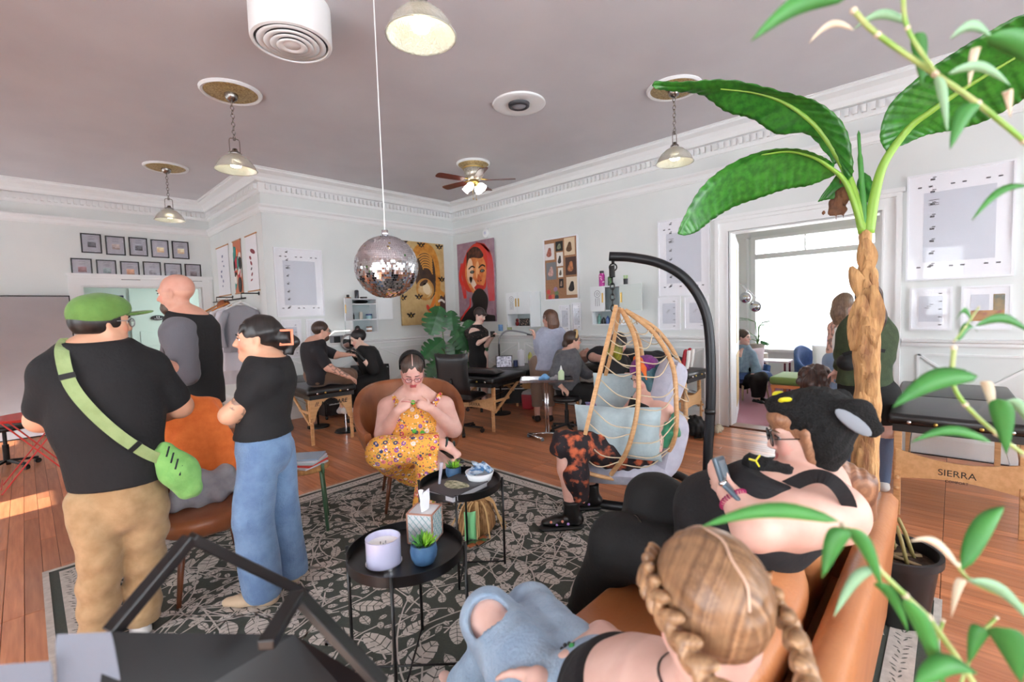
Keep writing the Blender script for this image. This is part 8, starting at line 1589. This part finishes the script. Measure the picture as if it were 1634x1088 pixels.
# ---------------------------------------------------------------- left side
redm = mat('red_metal', (206, 58, 52), .4); c = np.array([.02, 6.62, 0]); t = thing('folding_table', 'red metal folding bistro table at the left edge', 'table', c); zt_ = .70
b = MB(); b.lathe([(0, zt_), (.30, zt_), (.31, zt_-.012), (.30, zt_-.025), (0, zt_-.02)], c, 36); b.build('tabletop', redm, t, smooth=True, autos=.6)
for y in (-.2, .2):
    for s in (-1, 1): b = MB(); b.bar(c+np.array([s*.26, y, .01]), c+np.array([-s*.22, y, zt_-.02]), .022, .012); b.build('leg', redm, t, bevel=.002)
for s in (-1, 1): b = MB(); b.cyl(c+np.array([s*.26, -.2, .06]), c+np.array([s*.26, .2, .06]), .006, n=6); b.build('stretcher', redm, t)
# jacket and bag on the tub chair behind the man in cap
T = Blob(); J_ = lambda px, py, o=0.: at(px, py, CH2+np.array([0, .15, 0]), o)
T.chain([J_(262, 672, .05), J_(295, 656, .0), J_(330, 655, -.02), J_(348, 668, 0)], [.07, .075, .075, .05], .04, (-F2, .7)); T.chain([J_(300, 665, .05), J_(310, 700, .10), J_(325, 738, .13)], [.11, .12, .10], .05, (F2, .35)); T.chain([J_(335, 668, .04), J_(350, 705, .08), J_(362, 738, .10)], [.07, .07, .06], .05, (F2, .35)); T.chain([J_(270, 670, .06), J_(280, 710, .10), J_(300, 735, .12)], [.08, .09, .07], .05, (F2, .35)); T.noise(.012, 22, 6, (1, 1, .5)); t = thing('orange_jacket', 'bright orange jacket draped over the back of tub chair', 'jacket', CH2+Z_*.5); T.build('jacket_cloth', clothm('orange_cloth', (242, 128, 56), (230, 112, 44)), t, .01)
T = Blob(); c = CH2+Z_*.53+F2*.02; sX = np.array([-F2[1], F2[0], 0]); T.chain([c-sX*.16, c, c+sX*.16], [.07, .09, .07], .04, (Z_, .9)); T.chain([c-sX*.1+Z_*.06, c+sX*.12+Z_*.07], [.07, .06], .04); T.noise(.012, 30, 4); tag(T.build('grey_jacket', clothm('grey_fleece', (166, 168, 174), (150, 152, 160)), None, .01), 'folded light grey jacket lying on the tub chair seat', 'jacket')
# ================================================================ LOUNGE
blu_f = clothm('blue_velvet', (62, 92, 142), (52, 80, 128)); lwood = mat('orange_wood', (206, 126, 76), .4); grn_f = clothm('olive_green', (112, 138, 76))
def armchair(c, rz, label):
    c = np.array([c[0], c[1], 0.]); R = rotz(rz); t = thing('blue_armchair', label, 'armchair', c, group='blue armchairs in the lounge'); L = lambda *q: c+R@np.array(q, float)
    b = MB(); b.pillow(L(0, .02, .36), R@X_, R@Y_, Z_, .34, .33, .10, n=12, p=6); b.build('seat', blu_f, t, smooth=True)
    rows_ = []
    for a in np.linspace(-.35, math.pi+.35, 24): k = max(0, math.sin(a)); top_ = .52+.30*k*k; d = np.array([math.cos(a), math.sin(a), 0]); rows_.append([L(d[0]*.33, d[1]*.30, .28), L(d[0]*.35, d[1]*.33, top_), L(d[0]*.38, d[1]*.36, top_+.02), L(d[0]*.42, d[1]*.40, top_), L(d[0]*.40, d[1]*.38, .26)])
    b = MB(); b.loft(rows_); b.build('backrest', blu_f, t, smooth=True)
    for i in (-1, 1):
        for j in (-1, 1): b = MB(); b.cyl(L(i*.26, j*.24, 0), L(i*.22, j*.2, .28), .012, .02); b.build('leg', mat('pale_leg', (206, 180, 140), .4), t, smooth=True)
    return t
armchair((8.35, 2.55), -.9+.35, 'blue velvet armchair holding the woman in denim jacket'); armchair((8.95, 1.55), -.35, 'blue velvet armchair with white cushion near the lounge window')
cushion('pale pink cushion behind the woman in denim jacket', np.array([8.55, 2.50, .62]), nrm(np.array([.6, -.8, 0])), Z_, nrm(np.array([.8, .6, 0])), .2, .2, .07, clothm('pale_pink', (222, 204, 212)), group='cushions in the lounge')
cushion('white cushion leaning in the second blue armchair', np.array([8.92, 1.50, .66]), nrm(np.array([.5, -.85, 0])), Z_, nrm(np.array([.85, .5, 0])), .2, .2, .075, clothm('white_cushion', (232, 232, 234)), group='cushions in the lounge')
cushion('magenta cushion at the back of the second blue armchair', np.array([9.12, 1.30, .66]), nrm(np.array([.3, -.95, 0])), Z_, X_, .17, .16, .06, clothm('magenta_cushion', (170, 40, 96)), group='cushions in the lounge')
def ottoman(c, label, w_=.75, d_=.55):
    c = np.array([c[0], c[1], 0.]); t = thing('green_ottoman', label, 'ottoman', c, group='green ottoman benches'); b = MB(); b.box(c+Z_*.40, (w_, d_, .12)); b.build('cushion_top', grn_f, t, bevel=.04, seg=3, smooth=True); b = MB(); b.box(c+Z_*.315, (w_-.04, d_-.04, .05)); b.build('frame', lwood, t)
    for i in (-1, 1):
        for j in (-1, 1): b = MB(); b.cyl(c+np.array([i*(w_/2-.06), j*(d_/2-.06), 0]), c+np.array([i*(w_/2-.05), j*(d_/2-.05), .31]), .018, .028); b.build('leg', lwood, t)
ottoman((8.10, 1.75), 'green bench ottoman nearest the lounge doorway'); ottoman((8.95, 2.05) if 0 else (8.25, 1.08), 'green bench ottoman behind the curly-haired person')
c = np.array([9.05, 2.28, 0]); t = thing('side_table', 'small burgundy side table between the blue armchairs', 'table', c, group=None); b = MB(); b.box(c+Z_*.56, (.4, .5, .03)); b.build('tabletop', mat('pale_top', (214, 200, 204), .4), t)
for i in (-1, 1):
    for j in (-1, 1): b = MB(); b.cyl(c+np.array([i*.16, j*.2, 0]), c+np.array([i*.16, j*.2, .55]), .016); b.build('leg', mat('burgundy_wood', (110, 30, 50), .4), t)
# lounge pot plant
rr = random.Random(5); c = np.array([9.75, 2.75, 0]); t = thing('lounge_plant', 'leafy pot plant in front of the lounge window', 'plant', c); b = MB(); b.lathe([(0, .62), (.11, .62), (.13, .8), (.12, .8), (.1, .78), (0, .78)], c, 20); b.lathe([(0, .0), (.18, 0), (.18, .62), (0, .62)], c, 18); b.build('pot', mat('pot_cream', (214, 204, 190), .5), t, smooth=True, autos=.8)
def heart_leaf(b, p, d, n, L, W, notches=0, droop=.15):
    d = nrm(d); n = nrm(np.asarray(n)-d*(np.asarray(n)@d)); s = np.cross(d, n); N_ = 22 if notches else 8; ring = []
    cen = []; ed = {1: [], -1: []}
    for k in range(N_+1):
        u = k/N_; w_ = W*(math.sin(math.pi*min(1, u*.96+.04))**.62)*(1.1-.35*u); cut_ = 1.
        if notches and 2 < k < N_-1: cut_ = .5 if k % 4 == 0 else 1.
        q = p+d*L*(u-.12)-n*droop*L*u*u; cen.append(q)
        for sg in (1, -1): ed[sg].append(q+s*sg*w_*cut_-n*w_*.18*cut_+d*w_*.25)
    for sg in (1, -1):
        V = cen+ed[sg]; F_ = [(k, k+1, N_+2+k, N_+1+k) if sg > 0 else (k+1, k, N_+1+k, N_+2+k) for k in range(N_)]; b.add(V, F_)
plm = mat('leaf_green', (52, 120, 52), .35, col2=(40, 100, 44), nscale=12, spec=.5)
for k in range(16):
    a = rr.uniform(0, 6.28); z = rr.uniform(.85, 1.25); d = np.array([math.cos(a), math.sin(a), rr.uniform(-.2, .5)]); p = c+np.array([0, 0, z])+d*rr.uniform(.08, .2); b = MB(); b.tube([c+Z_*.78, c+Z_*(z-.02)+d*.04, p], .006, 5); so = b.build('stem', mat('stem_green', (90, 140, 70), .5), t); b = MB(); heart_leaf(b, p, d, Z_, .24, .08); b.build('leaf', plm, t, smooth=True)
# globe floor lamp in the lounge
c = np.array([8.9, 2.98, 0]); t = thing('globe_lamp', 'arched floor lamp with two chrome globe shades in the lounge', 'lamp', c); b = MB(); b.lathe([(0, 0), (.16, 0), (.15, .03), (0, .03)], c, 24); b.build('base', chrome, t); b = MB(); b.cyl(c+Z_*.03, c+Z_*1.5, .014); b.build('pole', chrome, t)
for (px, py) in ((1190, 475), (1206, 489)): g_ = at(px, py, c); b = MB(); b.tube(bez([c+Z_*1.45, c+Z_*1.95+(g_-c)*[.3, .3, 0], g_+Z_*.16, g_+Z_*.09], 6), .008, 6); b.build('arm', chrome, t, smooth=True); b = MB(); b.ell(g_, .10, n=20, m=12); b.build('globe_shade', chrome, t, smooth=True)
# outside the lounge window: terrace, couch and pale building
b = MB(); b.bx(10.9, 30, -12, 16, -.3, -.1); struct(b.build('ground_terrace', mat('pale_concrete', (206, 206, 204), .8)))
fac = mat('pale_render', (226, 226, 226), .8, col2=(214, 214, 216), nscale=2); t = thing('pale_building', 'pale building seen overexposed through the lounge window', 'building', (17, 4, -.1)); b = MB(); b.bx(17, 17.4, -8, 14, -.1, 7.0); b.build('facade', fac, t)
for k in range(7): b = MB(); b.bx(16.96, 17.0, -6+2.6*k, -5.9+2.6*k, -.1, 7.0); b.build('pilaster', fac, t)
for y in (-3, 1.2, 4.3, 7.2):
    b = MB(); b.bx(16.94, 17.0, y, y+.7, 2.6, 3.9); wn = b.build('window', mat('win_grey', (150, 158, 168), .3), t); b = MB(); b.bx(16.9, 16.95, y-.06, y+.76, 2.5, 2.6); b.build('sill', fac, wn)
t = thing('terrace_couch', 'grey outdoor couch beyond the lounge window', 'couch', (12.2, 1.6, -.1)); cg = clothm('couch_grey', (150, 156, 168)); b = MB(); b.bx(11.9, 12.6, .6, 3.0, .0, .45); b.build('seat', cg, t, bevel=.04); b = MB(); b.bx(11.75, 11.95, .6, 3.0, .0, .85); b.build('backrest', cg, t, bevel=.04)
# ================================================================ PLANTS
mons = mat('monstera_leaf', (36, 104, 50), .3, col2=(28, 84, 42), nscale=10, spec=.6); stemg = mat('stem_green', (90, 140, 70), .5)
c = np.array([5.35, 6.55, 0]); t = thing('monstera', 'big monstera plant with split leaves in the corner', 'plant', c)
b = MB(); b.lathe([(0, 0), (.17, 0), (.2, .3), (.185, .3), (.18, .27), (0, .27)], c, 24); b.build('pot', mat('pot_grey', (120, 116, 112), .6), t, smooth=True, autos=.8)
b = MB(); b.cyl(c+Z_*.25, c+np.array([.02, -.02, 1.15]), .03, .02); b.build('moss_pole', mat('moss_pole', (120, 84, 56), .9, bump=.5), t)
vM = nrm(c)
for k, (px, py, ang, L, tw) in enumerate(((694, 512, -.35, .56, 0), (738, 540, .55, .50, .1), (690, 556, -.9, .50, -.1), (752, 528, .25, .42, .2), (722, 512, .1, .38, .3), (765, 548, .9, .42, .2), (718, 580, .2, .38, -.2), (690, 590, -.5, .36, 0), (745, 588, .9, .34, .1), (726, 556, .0, .40, .2), (708, 604, -.2, .34, .1), (762, 582, .7, .32, 0))):
    p = at(px, py, c, .12+.05*(k % 3)); d = nrm(np.array([vM[1], -vM[0], 0])*math.sin(ang)-Z_*math.cos(ang)-vM*.25); n = nrm(-vM+Z_*.5+np.array([vM[1], -vM[0], 0])*tw)
    b = MB(); heart_leaf(b, p-d*L*.40, d, n, L*.98, L*.47, 1, .10); b.build('leaf', mons, t, smooth=True)
    b = MB(); b.tube(bez([c+Z_*(.3+.06*k), c+Z_*(.5+.05*k)+(p-c)*[.4, .4, 0], p-d*L*.48], 5), .009, 6); b.build('stem', stemg, t, smooth=True)
# banana tree
BT = np.array([3.34, .375, 0]); g = lambda px, py, o=0.: at(px, py, BT, o); t = thing('banana_tree', 'tall banana plant with peeling trunk and huge green leaves', 'plant', BT); vB = nrm(BT); rB_ = np.array([vB[1], -vB[0], 0])
b = MB(); b.lathe([(0, 0), (.13, 0), (.155, .25), (.14, .25), (.13, .23), (0, .23)], BT, 24); b.build('pot', mat('nursery_black', (32, 32, 36), .4), t, smooth=True, autos=.8)
bark = mat('banana_bark', (204, 158, 106), .8, col2=(140, 96, 64), nscale=7, ndetail=7, stretch=(3, 3, .7), bump=1.6, bscale=22, mixlo=.45, mixhi=.68)
T = Blob(); ct = g(1381, 378); bs = BT+Z_*.2; m1 = g(1384, 640); m2 = g(1384, 520)
T.chain([bs, m1, m2, g(1383, 440), ct], [.072, .066, .060, .05, .036], .03); T.noise(.005, 28, 3, (1, 1, .3)); T.noise(.003, 70, 5); T.build('trunk', bark, t, .009)
rt = random.Random(11)
for (a_, b_, w_, o_) in [((x_, y_), (x_+rt.uniform(-8, 8), y_+rt.uniform(22, 60)), rt.uniform(.012, .03), .052+.016*(y_ > 480)) for x_, y_ in [(1383+rt.uniform(-11, 11), 400+15*q) for q in range(22)]]+list((((1380, 380), (1383, 440), .045, .05), ((1358, 425), (1376, 480), .035, .06), ((1375, 470), (1362, 560), .05, .06), ((1392, 455), (1398, 540), .04, .06))):
    P_ = bez([g(*a_, o_+.010), g((a_[0]+b_[0])/2+2, (a_[1]+b_[1])/2, o_-.006), g(*b_, o_-.014)], 5); b = ribbon(P_, -vB, [w_*.25]+[w_*(.6+.5*math.sin(k*.4)) for k in range(len(P_)-2)]+[w_*.3], .0018); b.build('bark_flake', bark, t, smooth=True)
nleaf = mat('banana_leaf', (58, 134, 44), .32, col2=(36, 100, 34), nscale=9, stretch=(3, 3, 3), spec=.55); rib = mat('banana_rib', (140, 184, 72), .4)
nleaf.node_tree.nodes['Principled BSDF'].inputs['Transmission Weight'].default_value = 0
def banana(label, st, ripple=.0045):
    """stations: (mid px), (edge A px), (edge B px) each with nearness"""
    M = bez([g(*q[0]) for q in st], 10); A = bez([g(*q[1]) for q in st], 10); C_ = bez([g(*q[2]) for q in st], 10); nS = 7; rings = []
    for k in range(len(M)):
        row = []; nn = nrm(np.cross(A[k]-C_[k]+1e-6, M[min(k+1, len(M)-1)]-M[max(k-1, 0)]+1e-6))
        for i in range(-nS, nS+1):
            u = abs(i)/nS; E_ = A[k] if i < 0 else C_[k]; q = M[k]+(E_-M[k])*u; q = q+nn*ripple*(math.sin(k*1.9+.6*math.sin(k*.7+(i > 0)))*u+.9*math.sin(math.pi*u)*0.6); row.append(q)
        rings.append(row)
    b = MB(); b.loft(rings, False, False, closed=False); lo = b.build('leaf', nleaf, t, smooth=True); md = lo.modifiers.new('thick', 'SOLIDIFY'); md.thickness = .0015
    return M, lo
def petiole(pts, r0, r1, parent=t): P_ = bez([g(*q) for q in pts], 8); b = MB(); b.tube(P_, [r0+(r1-r0)*k/(len(P_)-1) for k in range(len(P_))], 10, flat=.8); b.build('midrib', rib, parent, smooth=True)
banana('a', [((1340, 258, 0), (1352, 290, .02), (1332, 262, .0)), ((1318, 220, .02), (1362, 270, .05), (1288, 214, -.02)), ((1290, 190, .05), (1350, 205, .10), (1240, 214, -.02)), ((1250, 163, .08), (1310, 165, .14), (1200, 190, .0)), ((1205, 148, .12), (1250, 146, .2), (1158, 178, .05)), ((1150, 142, .16), (1165, 127, .22), (1120, 152, .1)), ((1090, 139, .2), (1090, 130, .24), (1075, 146, .18)), ((1040, 136, .24), (1045, 129, .25), (1046, 142, .23))]); petiole([(1378, 372, .0), (1366, 320, .0), (1348, 270, .0), (1318, 220, .025), (1290, 190, .055), (1250, 163, .085), (1205, 148, .125), (1150, 142, .165)], .026, .004)
banana('b', [((1330, 272, .04), (1332, 280, .02), (1332, 262, .05)), ((1300, 252, .10), (1292, 296, .02), (1312, 250, .14)), ((1260, 242, .16), (1255, 302, .05), (1275, 238, .22)), ((1215, 247, .22), (1215, 315, .08), (1222, 240, .28)), ((1170, 272, .28), (1172, 330, .12), (1165, 262, .34)), ((1130, 305, .34), (1138, 350, .2), (1120, 298, .38)), ((1100, 345, .38), (1112, 370, .3), (1092, 345, .4)), ((1083, 374, .4), (1092, 376, .38), (1081, 372, .4))]); petiole([(1377, 370, .0), (1360, 315, .02), (1345, 285, .03), (1325, 268, .06), (1300, 252, .11), (1260, 242, .17), (1215, 247, .23)], .022, .005)
banana('c', [((1425, 236, .0), (1416, 245, .0), (1440, 232, .0)), ((1450, 205, .02), (1404, 218, .06), (1478, 216, -.02)), ((1485, 178, .05), (1418, 170, .10), (1520, 208, -.03)), ((1525, 150, .08), (1460, 128, .14), (1565, 196, -.03)), ((1570, 122, .12), (1510, 92, .2), (1605, 176, .0)), ((1620, 92, .16), (1570, 55, .26), (1645, 150, .05)), ((1680, 55, .22), (1640, 20, .3), (1695, 100, .15)), ((1740, 20, .3), (1730, 8, .32), (1745, 30, .28))]); petiole([(1386, 372, .0), (1396, 310, .0), (1412, 258, .0), (1450, 205, .025), (1485, 178, .055), (1525, 150, .085), (1570, 122, .125), (1620, 92, .165)], .028, .006)
b = MB(); b.tube(bez([g(1381, 370), g(1376, 300), g(1372, 245), g(1370, 208)], 6), [.016]*6+[.013]*6+[.008]*6+[.001], 8); b.build('rolled_leaf', mat('leaf_spike', (70, 140, 60), .4), t, smooth=True)
banana('d', [((1360, 325, -.06), (1362, 332, -.06), (1358, 320, -.06)), ((1345, 300, -.08), (1362, 310, -.06), (1325, 318, -.1)), ((1330, 290, -.1), (1345, 275, -.06), (1306, 322, -.12)), ((1322, 300, -.12), (1328, 290, -.1), (1312, 318, -.12))])
petiole([(1384, 372, -.02), (1392, 340, -.06), (1398, 310, -.08)], .012, .004); banana('e', [((1395, 330, -.06), (1393, 334, -.06), (1397, 330, -.06)), ((1385, 295, -.1), (1368, 300, -.1), (1398, 305, -.1)), ((1380, 275, -.12), (1372, 278, -.12), (1388, 280, -.12))])
T = Blob(); T.chain([g(1345, 300, -.04), g(1338, 330, -.02), g(1325, 342, .0)], [.03, .045, .02], .02, (vB, .4)); T.noise(.012, 50, 3); T.build('dried_leaf', mat('dry_leaf', (128, 88, 60), .9, col2=(84, 56, 42), nscale=14, bump=.8), t, .008)
# black nursery pot with cut stems behind the sofa end
c = np.array([2.86, .20, .0128]); t = thing('nursery_pot', 'black plastic pot of soil with cut stems behind the sofa end', 'pot', c)
b = MB(); b.lathe([(0, 0), (.135, 0), (.14, .03), (.172, .30), (.19, .30), (.19, .335), (.172, .335), (.168, .30), (.165, .28)], c, 36); b.build('pot_body', mat('nursery_black', (32, 32, 36), .4), t, smooth=True, autos=.6); b = MB(); b.lathe([(0, .285), (.08, .29), (.166, .28)], c, 24); b.build('soil', mat('soil', (70, 52, 38), .95, col2=(44, 34, 26), nscale=30, bump=1.), t, smooth=True)
for k in range(5): a = 1.3*k; d = np.array([math.cos(a), math.sin(a), 0]); b = MB(); b.tube([c+d*.09+Z_*.28, c+d*.05+Z_*(.33+.02*k), c+d*.02+Z_*(.36+.03*k)], .009, 6); b.build('cut_stem', mat('cane', (150, 136, 84), .6), t, smooth=True)
for k in range(6): a = 1.05*k; d = np.array([math.cos(a), math.sin(a), 0]); b = MB(); b.tube([c-d*.05+np.array([0, .03, .29]), c+d*.12+Z_*.30], .014, 6, flat=.4); b.build('dry_sheath', mat('sheath', (136, 116, 84), .8), t, smooth=True)
# bamboo in front at the right edge
c = np.array([1.02, -.50, 0]); t = thing('bamboo_plant', 'bamboo plant with thin blurred leaves in the right foreground', 'plant', c); b = MB(); b.lathe([(0, 0), (.15, 0), (.18, .3), (.165, .3), (.16, .28), (0, .28)], c, 24); b.build('pot', mat('nursery_black', (32, 32, 36), .4), t, smooth=True, autos=.8)
culm = mat('bamboo_culm', (124, 166, 70), .45, col2=(178, 184, 120), nscale=5, stretch=(4, 4, 4)); bl = mat('bamboo_leaf', (66, 134, 58), .55, col2=(52, 116, 52), nscale=6); bd = mat('bamboo_dry', (212, 196, 170), .7); bp = mat('bamboo_pale', (134, 172, 134), .55)
def cul(pts, d, r=.0045):
    r = r*.8; P_ = bez([dp(px, py, d) for px, py in pts], 6); b = MB(); b.tube(P_, r, 8); o = b.build('culm', culm, t, smooth=True)
    for k in range(0, len(P_), 6): q = MB(); q.ell(P_[k], r*1.35, n=8, m=6); q.build('node', bd, o, smooth=True)
def leafb(a_, b_, d, w_, m=bl, bow=.02):
    A, C_ = dp(*a_, d), dp(*b_, d*1.02); ax = nrm(C_-A); vv = nrm((A+C_)/2-C0); s = nrm(np.cross(ax, vv)); L = np.linalg.norm(C_-A); N_ = 10; rings = []
    for k in range(N_+1):
        u = k/N_; ww = (w_/FPX*d/2)*(math.sin(math.pi*u**.75)**.8+.02); q = A+(C_-A)*u+Z_*bow*math.sin(math.pi*u); rings.append([q-s*ww+vv*ww*.3, q, q+s*ww+vv*ww*.3])
    b = MB(); b.loft(rings, False, False, closed=False); o = b.build('leaf', m, t, smooth=True); md = o.modifiers.new('thick', 'SOLIDIFY'); md.thickness = .0004
cul([(1362, 17), (1400, 55), (1492, 118), (1560, 165), (1634, 225), (1760, 330)], .75, .0052); cul([(1440, -20), (1448, 45), (1492, 116)], .74, .004)
cul([(1634, 725), (1590, 692), (1540, 645), (1520, 608), (1522, 555)], .80, .0045); cul([(1522, 545), (1540, 522), (1562, 490)], .80, .0018); cul([(1800, 830), (1700, 770), (1634, 725)], .80, .005)
cul([(1345, 838), (1400, 905), (1445, 950), (1482, 985)], .66, .0045); cul([(1482, 985), (1560, 1100), (1640, 1250)], .66, .005); cul([(1528, 900), (1548, 925), (1620, 960), (1700, 1000)], .7, .004); cul([(1470, 1120), (1490, 1040), (1505, 990)], .7, .003); cul([(1530, 1100), (1560, 1020), (1590, 985)], .7, .003)
for a_, b_, d, w_, m in (((1352, -4), (1198, 66), .62, 30, bl), ((1450, 38), (1360, 48), .75, 14, bp), ((1362, 48), (1290, 70), .75, 10, bd), ((1462, 52), (1472, 138), .76, 20, bl), ((1494, 122), (1512, 212), .72, 13, bp), ((1575, 58), (1690, 130), .7, 34, bl), ((1515, 62), (1585, 62), .72, 16, bp), ((1562, 75), (1546, 138), .72, 12, bd), ((1512, 118), (1612, 136), .72, 15, bp), ((1560, 165), (1516, 238), .72, 24, bl), ((1603, 150), (1612, 188), .72, 12, bd), ((1640, 296), (1550, 352), .8, 12, bl), ((1560, 600), (1424, 650), .74, 32, bl), ((1582, 706), (1452, 706), .74, 15, bl), ((1592, 636), (1606, 724), .76, 28, bl), ((1568, 608), (1586, 668), .78, 14, bd), ((1556, 520), (1645, 532), .8, 15, bl), ((1525, 510), (1552, 516), .8, 9, bl), ((1528, 545), (1560, 530), .8, 12, bl), ((1600, 640), (1650, 690), .78, 16, bp), ((1340, 832), (1120, 840), .64, 24, bl), ((1352, 845), (1312, 922), .64, 28, bl), ((1352, 842), (1408, 940), .64, 22, bl), ((1535, 910), (1602, 808), .68, 26, bl), ((1530, 905), (1450, 864), .68, 12, bd), ((1545, 925), (1650, 1000), .68, 18, bp), ((1540, 925), (1518, 985), .68, 12, bd), ((1442, 955), (1508, 1100), .62, 26, bl), ((1400, 905), (1330, 985), .66, 16, bp), ((1395, 930), (1450, 1010), .66, 18, bl), ((1590, 1000), (1630, 1090), .6, 40, bl), ((1460, 1090), (1560, 1075), .6, 30, bl), ((1575, 1005), (1545, 1060), .62, 22, bl)): leafb(a_, b_, d, w_, m)
for q in ((1760, 330, .75), (1800, 830, .80), (1640, 1250, .66), (1700, 1000, .7)): e = dp(*q); b = MB(); b.tube(bez([c+Z_*.28, c+Z_*.5+(e-c)*[.3, .3, 0], e], 8), .0055, 8); b.build('culm', culm, t, smooth=True)
